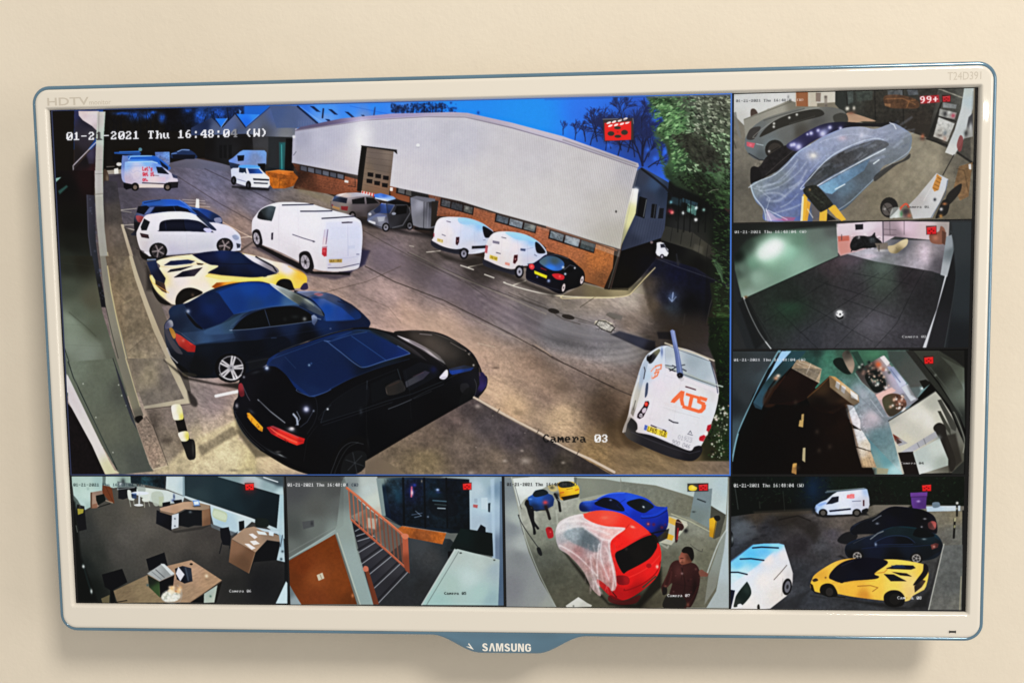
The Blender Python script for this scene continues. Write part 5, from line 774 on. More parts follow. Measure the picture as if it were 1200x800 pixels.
    v.fill([470, 590, 500, 592, 610, 630, 612, 660, 580, 670, 475, 622], 'e4e0e4', 2, .5); v.fill([478, 586, 496, 592, 488, 622, 472, 616], '5868a8', 1.5); v.fill([497, 592, 612, 630, 606, 665, 488, 624], 'd8bc40', 1.5); v.text('LP65 YLB', (500, 596), (108, 36), (-8, 28), '4c3c14', .95, F5)
    v.ln([515, 590, 545, 602], 7, '3c2c30', .9); v.ln([545, 600, 600, 620], 4, '6c6050', .7); v.ln([585, 617, 602, 624], 7, '3c2c30', .9)
    v.text('01923', (676, 645), (84, 24), (-6, 24), '8c8c94', .95, F5); v.text('900 046', (642, 672), (108, 34), (-8, 24), '74747c', .95, F5); v.ln([735, 635, 745, 622, 752, 638], 4, '50505a', .9); v.ln([728, 640, 758, 648], 4, '50505a', .9); v.ln([715, 650, 760, 664], 2.5, '8c8c94', .8)
    v.fill([845, 590, 865, 583, 868, 605, 850, 628, 838, 620], 'b01c2c', 2); v.sf([828, 630, 845, 628, 845, 645, 830, 652], 'e4d4d4', 2); v.fill([800, 655, 825, 645, 835, 655, 820, 685, 798, 680, 795, 668], 'b82430', 2); v.glow(835, 638, 6, 'ffffff', .7)
    v.ln([610, 640, 600, 700], 0.1, 'aaaaaa', .1)
    v.sf([355, 620, 375, 560, 395, 545, 430, 575, 435, 610, 430, 630, 520, 650, 640, 700, 740, 738, 770, 715, 805, 710, 815, 740, 790, 780, 740, 800, 640, 780, 520, 735, 400, 680, 365, 650], (400, 600, '2c2a2c', 500, 680, '26242a', 640, 740, '28262c', 760, 760, '1c1a20', 370, 620, '4c4640'), 2); v.ln([360, 625, 370, 580, 390, 545], 12, '9a9088', .8); v.ln([400, 630, 520, 680, 640, 725, 740, 755, 800, 740], 5, '45434c', .6)
    Q(0, 0, 1)
    v.adj([60, 400, 200, 400, 320, 570, 60, 570], 1.0, .82, f=20); v.adj([120, 200, 200, 300, 260, 470, 160, 480], .97, .85, f=8)
    v.soft(1)
    v.crisp(.36, 2, .22, 10, 1.0)
    v.grain(.006)
    Q(0, 0, 1)
    v.adj([345, 150, 545, 133, 748, 193, 727, 292, 456, 218, 343, 191], .98, .8)
    # text overlay
    each = {4: '3a383a', 22: '34343a', 23: '3c3c3c'}
    for dx, dy in ((1.1, .6),): v.text(STAMP, (78+dx, 155.3+dy), (237, -4.6), (0, 9.4), '181820', .5)
    v.text(STAMP, (78, 155.3), (237, -4.6), (0, 9.4), 'f4f4f8', 1.0, each={4: '3a3436', 22: '8c8c90'})
    v.text('Camera 03', (636, 508.6), (78, 0), (0, 9.3), '0c0c0c', .95, each={7: 'f4f4f4', 8: 'f4f4f4'})
    Q(640, 90, 5)
    v.fill([333, 248, 510, 243, 512, 370, 340, 380], '34302e', 1.5); v.ln([333, 250, 420, 248], 5, '8c9098', .7); v.ln([508, 245, 512, 275], 5, '8c9098', .7)
    v.sf([342, 272, 342, 272, 498, 262, 498, 262, 497, 360, 485, 370, 360, 374, 345, 362], 'e82420', 1.5)
    for x, y in ((367, 271), (398, 265), (432, 257), (464, 248), (376, 288), (410, 283), (444, 277), (476, 270)): v.el(x, y, 14, 6, 'fff4f0', -22)
    v.ln([345, 265, 400, 256, 500, 248], 3, '4c2420', .6); v.ln([350, 282, 420, 272, 498, 262], 5, 'b02018', .6)
    for x, y, rx, ry in ((380, 334, 20, 14), (459, 327, 20, 15), (418, 300, 20, 9), (420, 350, 20, 9)): v.el(x, y, rx, ry, '2c3028')
    v.el(419, 325, 6, 4, 'a82018')
    return v
def stamp(v, x, y, w, col, a=.95, h=3.7, txt=STAMP, dy=0, each=None, sh=None):
    v.fr(0, 0, 1)
    if sh: v.text(txt, (x+.4, y+.5), (w, dy), (0, h), sh, .6, each=each)
    v.text(txt, (x, y), (w, dy), (0, h), col, a, each=each)
def paint_covered_saloon():
    v = View(132.3, 263.8, 76.6, 148.2, '6a6456', 11); Q = v.fr; R = random.Random(1)
    Q(850, 95, 4)
    v.fill([0, 0, 1250, 0, 1250, 700, 0, 700], (60, 300, '6c675c', 60, 500, '57534a', 900, 320, '7c7564', 800, 420, '786f5d', 700, 550, '6c6453', 620, 560, '6a6254', 950, 380, '837b69', 1100, 350, '5c574c', 100, 600, '5e594e', 1050, 620, '5f5849', 860, 480, '7a7260'), 2)
    v.tex([0, 200, 1250, 200, 1250, 700, 0, 700], .12, 6)
    v.fill([30, 45, 520, 30, 520, 100, 330, 110, 200, 130, 90, 210, 40, 160], (80, 80, 'b5b6b4', 250, 70, 'c2c2be', 400, 60, 'a5a198', 500, 60, 'b4ada0', 60, 180, 'a8a8a4', 150, 120, 'b8b8b4'), 2)
    v.fill([30, 45, 110, 45, 100, 60, 30, 70], '8c8c88', 6, .6)
    v.fill([330, 48, 388, 45, 388, 120, 330, 118], '8a5434', 1.5); v.ln([330, 48, 332, 118], 3, 'b0a898', .8); v.fill([388, 45, 430, 42, 430, 120, 388, 120], 'a8a090', 2)
    v.fill([424, 55, 448, 55, 446, 98, 424, 96], '6c5a50', 3, .8); v.fill([464, 70, 478, 70, 478, 118, 464, 118], '7a7268', 3, .8); v.glow(470, 75, 6, '4c4440', .7); v.glow(472, 115, 6, '4c4440', .7)
    v.glow(295, 75, 5, '5c5c60', .6, 9)
    # racking along the back
    v.fill([515, 40, 1120, 20, 1130, 100, 1000, 200, 960, 270, 900, 250, 800, 215, 690, 215, 560, 160, 515, 110], (560, 80, '2c302c', 700, 100, '322f28', 850, 60, '36352f', 900, 180, '302a24', 1000, 60, '34322c', 780, 200, '2a2722', 640, 50, '3c3e38'), 2)
    for x in (570, 700, 832): v.ln([x, 40, x+4, 200], 5, '1c1b18', .8)
    v.fill([570, 50, 600, 48, 600, 100, 575, 110], '48504c', 3, .8); v.fill([610, 50, 690, 48, 690, 90, 620, 95], '3c443e', 3, .7); v.fill([760, 45, 830, 42, 832, 70, 762, 72], '5c6064', 4, .7); v.fill([850, 42, 900, 38, 905, 65, 860, 68], '5a6068', 4, .7)
    v.sf([745, 72, 820, 66, 900, 90, 905, 125, 850, 130, 760, 122], '583a26', 4, .9); v.ln([750, 85, 830, 82, 890, 110], 4, '8a5c38', .7); v.fill([745, 105, 775, 108, 775, 122, 748, 118], '8c6444', 2, .8); v.ln([850, 125, 862, 92, 890, 90], 4, '8c5c34', .6); v.tex([520, 40, 1000, 30, 1000, 200, 700, 210], .3, 3)
    v.sf([565, 155, 600, 152, 700, 185, 690, 190, 640, 190, 570, 200], '9a7c64', 2); v.glow(572, 130, 8, 'e8e0d0', .9, 9); v.glow(603, 128, 6, 'd8d0c0', .8, 9); v.glow(590, 150, 14, 'a86850', .8, 6); v.glow(592, 145, 22, '4c3c30', .5, 12)
    # grey hatchback and what is behind it
    v.sf([118, 140, 135, 130, 152, 150, 155, 190, 125, 195], '4a3c34', 3); v.fill([35, 150, 50, 145, 75, 270, 60, 260], '6c6c68', 3, .8); v.ln([38, 280, 50, 315], 6, '4c483f', .8)
    v.fill([85, 180, 300, 90, 330, 100, 330, 130, 200, 180, 140, 230, 95, 270], (120, 220, '7c7a70', 250, 130, '88857a', 320, 110, '6c685c'), 3); v.ln([90, 180, 310, 98], 4, '5c5a50', .7)
    v.sf([92, 290, 96, 262, 120, 225, 155, 195, 200, 170, 280, 145, 360, 125, 440, 122, 510, 125, 560, 145, 570, 190, 520, 200, 440, 210, 360, 260, 290, 300, 240, 345, 190, 372, 140, 365, 108, 340, 92, 310], (120, 320, '5c6468', 150, 260, '5c6060', 250, 160, '6c6c66', 400, 135, '74746c', 300, 240, '5c5e5c', 430, 190, '4c4c4a', 520, 150, '5c5c58', 350, 240, '45423c', 170, 350, '4c5254', 200, 300, '60686a'), 2)
    v.sf([160, 262, 190, 220, 250, 175, 340, 145, 430, 132, 462, 148, 450, 165, 360, 188, 260, 220, 190, 252], '2d2b26', 2); v.sf([100, 270, 118, 225, 165, 215, 150, 250, 130, 275], '3a3735', 3); v.ln([140, 265, 200, 205, 300, 155, 440, 125], 3, '8a8a84', .6, sm=1)
    v.ln([180, 185, 260, 160, 370, 130], 5, '4c4c48', .7); v.ln([300, 200, 420, 165], 2.5, '4c4c48', .7); v.fill([100, 285, 140, 292, 132, 315, 100, 305], 'b04c58', 2.5); v.glow(118, 300, 6, 'e87080', .6); v.ln([145, 295, 178, 302], 3, 'a8b4b8', .8); v.ln([110, 340, 160, 370, 220, 372], 5, '2a2a2c', .8)
    v.el(232, 322, 46, 46, '23211e'); v.el(234, 326, 34, 36, '35302b'); v.ln([215, 330, 250, 310], 4, '1c1a18', .8); v.glow(205, 330, 5, 'c8c8c8', .8)
    for x, y in ((228, 200), (300, 172), (335, 158), (227, 215)): v.glow(x, y, 5, 'd8d8d0', .9)
    v.sf([505, 165, 540, 150, 570, 160, 572, 195, 520, 200], '34332e', 3, .8)
    # dark roof with lamp reflections
    v.sf([118, 420, 130, 400, 160, 400, 200, 350, 290, 300, 340, 330, 280, 400, 190, 450, 150, 480, 120, 480], '1e1b1c', 2); v.tex([118, 400, 290, 300, 340, 330, 190, 450], .4, 3); v.sf([118, 420, 128, 402, 150, 405, 170, 440, 155, 475, 125, 482], '151314', 2)
    v.sf([285, 305, 330, 270, 400, 228, 470, 200, 560, 192, 700, 200, 800, 190, 780, 215, 600, 215, 480, 250, 400, 290, 340, 330], (300, 300, '2c2c50', 400, 250, '252248', 500, 210, '1c1c38', 620, 205, '16151a', 750, 200, '1c1a1e'), 2)
    for x, y, r in ((402, 245, 7), (435, 232, 6), (490, 218, 7), (457, 247, 13), (343, 308, 12), (310, 300, 7), (322, 298, 7), (540, 222, 6), (385, 250, 4)): v.glow(x, y, r, 'f0f0ff', .95); v.glow(x, y, r*2, '7070b0', .4)
    v.ln([190, 440, 250, 385, 320, 325], 2.5, '5c5450', .6)
    # saloon under the film
    v.sf([120, 490, 160, 465, 220, 440, 280, 390, 340, 330, 400, 295, 480, 250, 560, 220, 640, 215, 700, 225, 760, 205, 790, 198, 840, 225, 872, 255, 872, 300, 855, 345, 810, 375, 740, 400, 710, 450, 640, 520, 570, 590, 530, 610, 500, 600, 400, 660, 350, 655, 190, 655, 175, 600, 140, 560],
         (150, 500, '6c7c88', 200, 580, '4c5c88', 260, 460, '62707e', 330, 560, '4a5ea0', 400, 330, '7886b0', 350, 420, '5e6c98', 380, 470, '54639c', 500, 270, '7c88ac', 600, 240, '8088a4', 650, 240, '868ca4', 720, 250, '7a83a0', 800, 250, '747f9a', 850, 290, '66707c', 750, 340, '626c78', 650, 430, '46545f', 560, 500, '4a6880', 600, 560, '46525c', 480, 560, '3c4c60', 250, 620, '5464a0', 780, 370, '5c6670', 450, 600, '42506c'), 1.5)
    v.sf([370, 490, 420, 420, 520, 345, 620, 300, 700, 278, 755, 285, 762, 305, 700, 335, 600, 390, 480, 455, 430, 490, 410, 510], (430, 450, '3e4246', 550, 370, '3c3c40', 650, 320, '444850', 720, 300, '50545c', 480, 430, '343a40'), 2); v.tex([370, 490, 520, 345, 755, 285, 600, 390], .25, 3)
    v.ln([375, 500, 400, 450, 500, 350, 620, 290, 700, 270, 740, 275], 4, 'a8b8d4', .85, sm=1); v.ln([430, 492, 520, 440, 640, 375, 750, 318], 4.5, 'c4d4e4', .9); v.fill([438, 495, 560, 425, 680, 362, 650, 420, 560, 480, 500, 530, 470, 525], (470, 510, '5a9cc8', 560, 450, '4a7ca8', 660, 390, '44688c'), 3, .85)
    v.ln([515, 508, 560, 484], 4, 'd4e8f4', .9); v.ln([695, 388, 720, 370], 5, 'c8d8e0', .9); v.ln([520, 600, 580, 570, 660, 495, 705, 452, 760, 400, 850, 340, 872, 310], 3.5, '94a0a8', .7, sm=1); v.sf([700, 445, 760, 400, 830, 370, 865, 340, 860, 365, 800, 395, 730, 450, 700, 470], '2e2e2e', 3, .8)
    v.ln([122, 492, 135, 540, 180, 600, 190, 650], 5, 'a8b8c8', .8, sm=1); v.ln([122, 490, 160, 468, 230, 440, 290, 390, 340, 335, 400, 298], 4, 'a4b0bc', .8, sm=1); v.ln([125, 500, 160, 510, 210, 550, 190, 610], 3, '94a4b4', .6)
    for p in ([160, 505, 240, 500, 330, 440, 380, 380], [150, 490, 230, 480, 300, 420, 340, 370], [180, 530, 240, 525, 280, 540], [190, 480, 260, 470, 330, 400], [260, 590, 300, 570, 340, 530], [200, 550, 250, 560, 300, 520, 360, 470], [220, 620, 300, 600, 370, 570], [300, 500, 350, 470, 380, 420]): v.ln(p, R.uniform(6, 14), R.choice(['8898ac', '98a4b8', '5c6c88']), .32, 4, 1); v.ln(p, 2, 'a8b4c4', .35, 1, 1)
    for i in range(70):
        x = R.uniform(150, 850); y = 560-(x-150)*.45+R.uniform(-70, 60); v.ln([x, y, x+R.uniform(20, 60), y-R.uniform(8, 40)], R.uniform(4, 14), R.choice(['98a4bc', '566486', '8492b0', '424e70']), .22, 4)
    v.fill([190, 600, 240, 640, 300, 655, 195, 655], (200, 630, 'b0a0c8', 280, 650, 'a86c90'), 3, .7); v.fill([260, 635, 330, 640, 320, 655, 270, 655], 'a04c6c', 4, .7); v.ln([190, 600, 215, 655], 3, 'e0e4f0', .7); v.ln([200, 605, 290, 650], 3, 'c8d0e8', .7)
    v.glow(410, 350, 26, 'b0a8a0', .7, 20); v.glow(412, 350, 10, 'e4dccc', .9, 8); v.glow(548, 268, 20, 'b498a8', .7, 12); v.glow(640, 255, 10, 'b8b8d8', .8); v.glow(470, 235, 16, '9098c0', .4); v.ln([770, 195, 790, 205, 800, 225], 4, 'c8d0e0', .8); v.ln([450, 290, 520, 262, 600, 250, 690, 262], 4, '9aa4c4', .5, sm=1)
    v.ln([400, 420, 440, 380, 470, 350], 6, '8090c0', .5); v.tex([120, 490, 400, 300, 640, 215, 870, 260, 800, 380, 530, 610, 200, 650], .1, 3)
    v.adj([120, 490, 160, 465, 280, 390, 400, 295, 560, 220, 640, 215, 790, 198, 872, 255, 855, 345, 710, 450, 530, 610, 190, 655], 1.0, .68)
    # step ladder
    v.fill([365, 530, 385, 535, 380, 655, 355, 655], 'd89a30', 1.5); v.fill([385, 560, 400, 570, 385, 655, 372, 655], 'c88c2c', 1.5); v.fill([442, 612, 478, 600, 476, 655, 440, 655], 'd49c30', 1.5); v.fill([478, 595, 500, 580, 515, 582, 566, 650, 545, 655, 520, 640], 'd89c30', 1.5); v.fill([360, 540, 368, 540, 362, 655, 352, 655], 'e8d4a8', 1.5); v.fill([400, 570, 442, 612, 440, 655, 410, 655], '5c5450', 2, .8); v.fill([478, 620, 520, 650, 475, 655], '1a1818', 2)
    v.ln([385, 600, 410, 640], 4, 'd8d0c0', .6)
    v.sf([366, 520, 375, 498, 415, 488, 440, 500, 500, 570, 500, 585, 455, 612, 440, 610, 400, 565], '23241e', 2); v.glow(395, 510, 6, '8c7048', .7); v.ln([395, 520, 460, 575], 8, '32362c', .8); v.tex([366, 500, 415, 488, 500, 570, 450, 610], .5, 2)
    # right: shelving, pillar
    v.fill([1000, 25, 1150, 20, 1150, 380, 1090, 340, 950, 270, 960, 220], (1050, 60, '40403a', 1050, 250, '504c44', 1120, 60, '54544e', 1000, 250, '2c2a26'), 2)
    v.ln([995, 35, 1110, 78], 5, '8c887c', .8); v.fill([950, 262, 1010, 100, 1018, 100, 965, 270], '24231f', 2); v.fill([1020, 100, 1085, 112, 1080, 130, 1020, 125], '787c7c', 3, .8); v.fill([1005, 130, 1085, 150, 1075, 180, 1000, 165], '8c8c88', 2, .8); v.ln([1000, 165, 1080, 190], 5, '1c1c1a', .8); v.glow(1030, 155, 8, '2a2a2c', .8, 12); v.glow(1068, 163, 9, 'a83048', .8); v.glow(1050, 150, 8, 'b8b8b4', .7)
    v.fill([1000, 170, 1075, 200, 1040, 285, 975, 260], (1020, 190, 'a8a8a4', 1020, 250, '98948c', 1050, 220, 'a4a4a0'), 2); v.tex([1000, 170, 1075, 200, 1040, 285, 975, 260], .08, 2); v.ln([975, 262, 1040, 290], 4, '3c3830', .8); v.glow(1005, 255, 12, '4c4440', .7, 6); v.glow(1030, 245, 8, '6c7880', .8, 12); v.glow(1028, 270, 8, '9c7a6c', .7, 12)
    v.ln([945, 270, 1035, 300, 1160, 385], 9, '24221e', .9, .6); v.glow(925, 262, 8, 'b86848', .9, 12); v.glow(925, 270, 16, '302420', .6, 8); v.tex([960, 40, 1160, 20, 1160, 380, 960, 270], .2, 3)
    v.fill([1120, 30, 1165, 28, 1160, 130, 1125, 260, 1072, 350, 1030, 335, 1075, 230, 1105, 130], (1140, 50, 'a0a8a4', 1120, 150, 'a8acac', 1080, 260, 'a4a8a8', 1050, 330, 'b4b4b0', 1150, 100, '9ca8ac'), 1.5); v.ln([1160, 50, 1155, 150, 1120, 265, 1075, 350], 3, '787c78', .7)
    v.fill([1140, 170, 1160, 150, 1160, 260, 1120, 270], (1150, 180, '3c3c40', 1140, 250, '8c8c88'), 3, .9); v.sf([1085, 300, 1100, 255, 1115, 270, 1108, 320, 1095, 330], '7c3c3c', 3, .9); v.glow(1128, 245, 9, '2c2c2c', .8, 14); v.glow(1150, 215, 6, 'b0b4b4', .7, 18)
    v.ln([1072, 345, 1020, 440], 4, '2a2824', .9); v.fill([1095, 400, 1160, 380, 1150, 450, 1140, 540, 1100, 560, 1070, 500, 1085, 440], (1110, 430, '6e5438', 1130, 520, '76593c'), 2); v.ln([1085, 410, 1120, 420, 1140, 520], 3, '4c3824', .7); v.fill([1140, 390, 1152, 388, 1152, 415, 1142, 412], 'c8ccd0', 2, .9); v.tex([1070, 400, 1160, 380, 1150, 560, 1070, 560], .2, 3)
    # bench in front
    v.fill([860, 580, 900, 540, 990, 432, 1045, 460, 1040, 490, 1000, 580, 970, 640, 880, 645], (900, 560, '9c9896', 960, 480, 'a8a6a4', 1000, 540, 'b4b4b4', 940, 620, 'a8a8a8', 1030, 470, 'b0b4bc'), 1.5); v.ln([1042, 465, 1030, 530, 965, 640], 4, '505a6c', .8)
    v.fill([970, 500, 992, 435, 1015, 452, 1000, 510, 980, 518], 'b07838', 2); 
    for k in range(4): v.ln([975+k*7, 500-k*16, 995+k*6, 510-k*16], 3, '70481c', .8)
    v.glow(982, 555, 6, '22242c', .95, 7); v.ln([930, 560, 990, 450], 3, 'c8c4c0', .5); v.sf([1050, 520, 1105, 480, 1100, 520, 1060, 570, 1020, 600, 1030, 560], '24211e', 3); v.sf([1000, 600, 1020, 560, 1050, 560, 1040, 620, 1000, 640, 985, 640], '1c1b1a', 2); v.glow(1028, 575, 10, 'b87040', .8, 6); v.glow(1012, 600, 7, 'c8c4c4', .9); v.glow(1010, 632, 8, 'c08440', .8)
    v.el(768, 592, 42, 48, '1f1d1b'); v.el(760, 600, 26, 30, '504a46'); v.ln([745, 580, 772, 620], 4, '2a2624', .8); v.ln([740, 608, 780, 590], 4, '2a2624', .8); v.glow(748, 600, 6, 'a8a4a0', .7)
    v.fill([770, 640, 810, 600, 860, 600, 870, 640], (800, 620, 'b0b8b0', 850, 610, '5c4440'), 2); v.ln([820, 600, 845, 575, 860, 590], 8, 'c84830', .9, sm=1); v.glow(845, 612, 14, '2c2c30', .8); v.glow(862, 630, 9, 'a85c40', .8); v.glow(825, 622, 6, '3c7c4c', .8, 12); v.glow(800, 632, 8, 'd8e0dc', .8); v.sf([780, 600, 800, 590, 820, 600, 790, 640, 770, 640], 'a8aca8', 3, .6)
    v.fill([30, 30, 1180, 10, 1180, 34, 30, 50], '3a3630', 3, .6)
    v.soft(1); v.crisp(.45, 1, .25, 6, 1.05); v.grain(.008)
    # screen glare lifts the blacks of this picture
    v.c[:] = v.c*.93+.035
    Q(850, 95, 4); v.fill([912, 72, 1000, 66, 1005, 100, 915, 108], 'c02028', 4, .8)
    v.text('99+', (912, 73), (92, -4), (0, 32), 'ffe8e8', 1)
    rec_icon(v, 1018, 70, 36, 28, 'c02830')
    stamp(v, 862.5, 117, 80, '3a3c40', .8, 3.0, dy=-1.4, each={k: 'e8dcd8' for k in range(22, 27)}); stamp(v, 1062.5, 241, 27, '2c2c2c', .8, 2.6, 'Camera 01')
    return v
def paint_empty_unit():
    v = View(132.3, 263.6, 4.6, 75.8, '1c1e1c', 12); Q = v.fr; R = random.Random(2); Q(850, 250, 4)
    v.fill([0, 20, 1250, 20, 1250, 660, 0, 660], (60, 100, '1b201d', 40, 400, '232523', 100, 600, '2a2c2e', 300, 400, '222824', 500, 250, '3c3438', 600, 350, '363438', 700, 250, '3c4440', 740, 320, '3c443e', 860, 300, '2e2a2e', 700, 530, '4a484e', 400, 600, '32343a', 300, 440, '24362a', 950, 400, '28272a', 500, 600, '3c3c42', 850, 600, '3a383e', 1100, 300, '23282a', 1100, 600, '22262a', 600, 200, '48424a', 430, 330, '2a2c2c'), 3)
    v.fill([550, 185, 720, 120, 1040, 130, 1025, 290, 960, 270, 700, 225], (600, 180, '8c8890', 680, 200, '9a96a0', 760, 190, '6c6c70', 930, 180, '7c7478', 900, 230, '8a848c', 1000, 250, '504c52', 820, 150, '54545a', 700, 210, '7c7c84'), 3); v.glow(932, 190, 26, 'c0b0bc', .8, 50); v.glow(680, 200, 34, 'b8a8b4', .6, 10); v.tex([550, 185, 1040, 130, 1025, 290], .12, 4)
    v.fill([518, 50, 740, 36, 740, 100, 800, 106, 720, 150, 540, 200, 525, 180], (560, 70, 'bcacb4', 660, 60, 'c4b4c0', 700, 110, 'a898a0', 540, 150, 'a88480', 620, 160, '9c8488'), 2); v.fill([740, 36, 1050, 40, 1046, 130, 960, 125, 800, 110, 740, 105], (760, 60, '8c7c84', 850, 60, 'b8a0ac', 950, 80, 'b0a0a4', 1030, 60, '8c8480', 800, 100, '7c6c74'), 2)
    v.fill([608, 52, 646, 50, 646, 75, 610, 78], '22222a', 1.5); v.fill([522, 130, 585, 110, 590, 180, 540, 195], 'b06c60', 5, .6); v.fill([525, 108, 580, 104, 580, 128, 530, 132], 'a85040', 3, .8); v.ln([545, 100, 545, 125], 4, '4c3c40', .7)
    v.ln([738, 36, 740, 140], 5, '4c4450', .9); v.ln([770, 38, 772, 100], 3, '5c5058', .8); v.ln([838, 38, 838, 100], 3, '5c5058', .8); v.ln([745, 75, 800, 78], 3, '5c5058', .7); v.ln([745, 100, 800, 102], 3, '5c5058', .7)
    v.sf([590, 170, 585, 145, 605, 110, 640, 105, 680, 108, 700, 90, 705, 110, 735, 140, 700, 160, 640, 165, 610, 175], '1b1b1e', 2); v.glow(625, 112, 7, 'c0b8bc', .7); v.glow(690, 125, 12, '5c6468', .8); v.glow(655, 98, 5, 'd0c8c8', .7); v.tex([590, 105, 735, 105, 735, 165, 590, 170], .6, 2); v.ln([600, 160, 590, 178], 4, '141416'); v.fill([700, 140, 760, 138, 765, 165, 715, 172], '6c6258', 3, .9); v.glow(730, 175, 30, 'c8c0bc', .5, 5); v.ln([720, 150, 720, 178], 3, '2c2828', .8)
    v.sf([762, 155, 790, 148, 830, 125, 855, 122, 850, 150, 820, 175, 800, 188, 770, 182], (780, 165, 'a89878', 840, 135, 'b4a484', 810, 180, '6c6044'), 2); v.ln([800, 160, 815, 182], 3, '6c6048', .7)
    v.sf([955, 110, 965, 95, 1000, 85, 1010, 60, 1030, 80, 1030, 140, 970, 140], '7c5040', 3); v.glow(985, 115, 12, 'a86c58', .7); v.fill([1015, 80, 1035, 90, 1030, 150, 1015, 140], '5c3c30', 3)
    v.fill([1035, 110, 1060, 100, 1075, 160, 1040, 298, 1008, 288], (1045, 150, '7c8288', 1025, 270, '8c9094', 1060, 180, '5c6468'), 2); v.fill([1030, 290, 1036, 296, 940, 632, 924, 632, 990, 450], 'b4b6bc', 1.5, .95); v.fill([1040, 296, 1072, 170, 1080, 300, 1060, 480, 1020, 640, 945, 640], (1050, 350, '1c1d20', 1000, 560, '242428'), 3)
    v.ln([1050, 100, 1080, 220, 1075, 350, 1025, 640], 4, '3c4244', .7, sm=1); v.fill([1060, 40, 1170, 40, 1160, 640, 1040, 640, 1080, 300], (1100, 100, '32373a', 1120, 400, '2a3034', 1080, 600, '1d2024'), 5)
    # tiles
    for p in ([320, 395, 690, 600], [550, 400, 800, 490], [230, 440, 440, 640], [90, 380, 220, 600], [440, 320, 700, 400], [600, 280, 860, 330], [350, 560, 530, 440, 700, 330, 800, 250], [700, 630, 800, 520, 880, 360, 930, 270], [180, 510, 350, 400, 480, 320], [500, 640, 700, 445, 820, 330, 880, 260], [620, 340, 720, 280]): v.ln(p, 2.2, '15171a', .6)
    v.ln([380, 400, 900, 620], 1.6, '1c1e20', .4); v.tex([100, 380, 540, 200, 1000, 280, 930, 640, 220, 640], .16, 3); v.glow(740, 255, 46, '58685e', .6, 34); v.glow(740, 320, 46, '46524a', .5, 30); v.glow(690, 520, 80, '58565e', .5, 40); v.glow(300, 440, 60, '2c4c38', .5, 30); v.glow(560, 225, 50, '5c4c54', .5, 20)
    # green-lit wall
    v.fill([40, 190, 100, 120, 180, 90, 520, 45, 528, 200, 105, 392, 75, 395, 45, 270], (60, 200, '0f1c14', 120, 150, '1e3024', 150, 110, '2a4432', 250, 90, '3c6850', 330, 120, '4a7a5e', 420, 100, '54685c', 500, 80, '4c5450', 480, 180, '5c7a6a', 350, 240, '6a9a80', 150, 300, '6c947c', 90, 330, '587860', 80, 260, '4c6c58', 200, 200, '6cac84', 130, 230, '4c8464', 300, 180, '68a888', 60, 280, '3c5444', 110, 380, '6c8c78', 510, 150, '586e64'), 2)
    v.fill([30, 30, 520, 38, 520, 60, 300, 80, 180, 95, 100, 130, 40, 200], '1c211e', 10, .9); v.glow(215, 160, 80, '7cc498', .8, 55, -18); v.glow(215, 168, 52, 'e0dce0', .9, 40, -18); v.glow(180, 190, 30, 'c8d4cc', .7, 26, -18); v.glow(240, 145, 30, 'dcdcdc', .6, 24)
    v.adj([40, 40, 528, 40, 528, 202, 105, 392, 75, 395, 40, 270], 1.02, .58)
    v.ln([105, 392, 528, 202], 3, '16201c', .8); v.fill([45, 270, 75, 395, 105, 480, 180, 640, 100, 640, 50, 500, 30, 300], '23272a', 5, .9); v.ln([92, 400, 110, 460, 160, 560, 215, 636], 4.5, 'c0c4c4', .9, sm=1); v.fill([100, 395, 200, 590, 140, 640, 60, 420], '0f1112', 5, .5); v.glow(96, 392, 8, '6c4c30', .9, 6)
    v.glow(536, 472, 17, 'e8e8e8', .95); v.el(536, 470, 16, 15, 'dcdcdc'); v.el(538, 473, 5, 5, '24242a'); v.el(524, 468, 3, 4, '5c5c62'); v.el(550, 466, 3, 4, '5c5c62'); v.sf([518, 480, 535, 488, 552, 480, 550, 492, 530, 496], '141416', 3, .9)
    v.soft(1); v.crisp(.45, 1, .25, 6, 1.05); v.grain(.006); rec_icon(v, 944, 62, 44, 36, 'd81c24')
    stamp(v, 861, 270.3, 85, 'e4e4e4', .9, 3.2, dy=-.4); stamp(v, 1057, 393, 29, 'd8d8d8', .85, 2.8, 'Camera 02'); return v
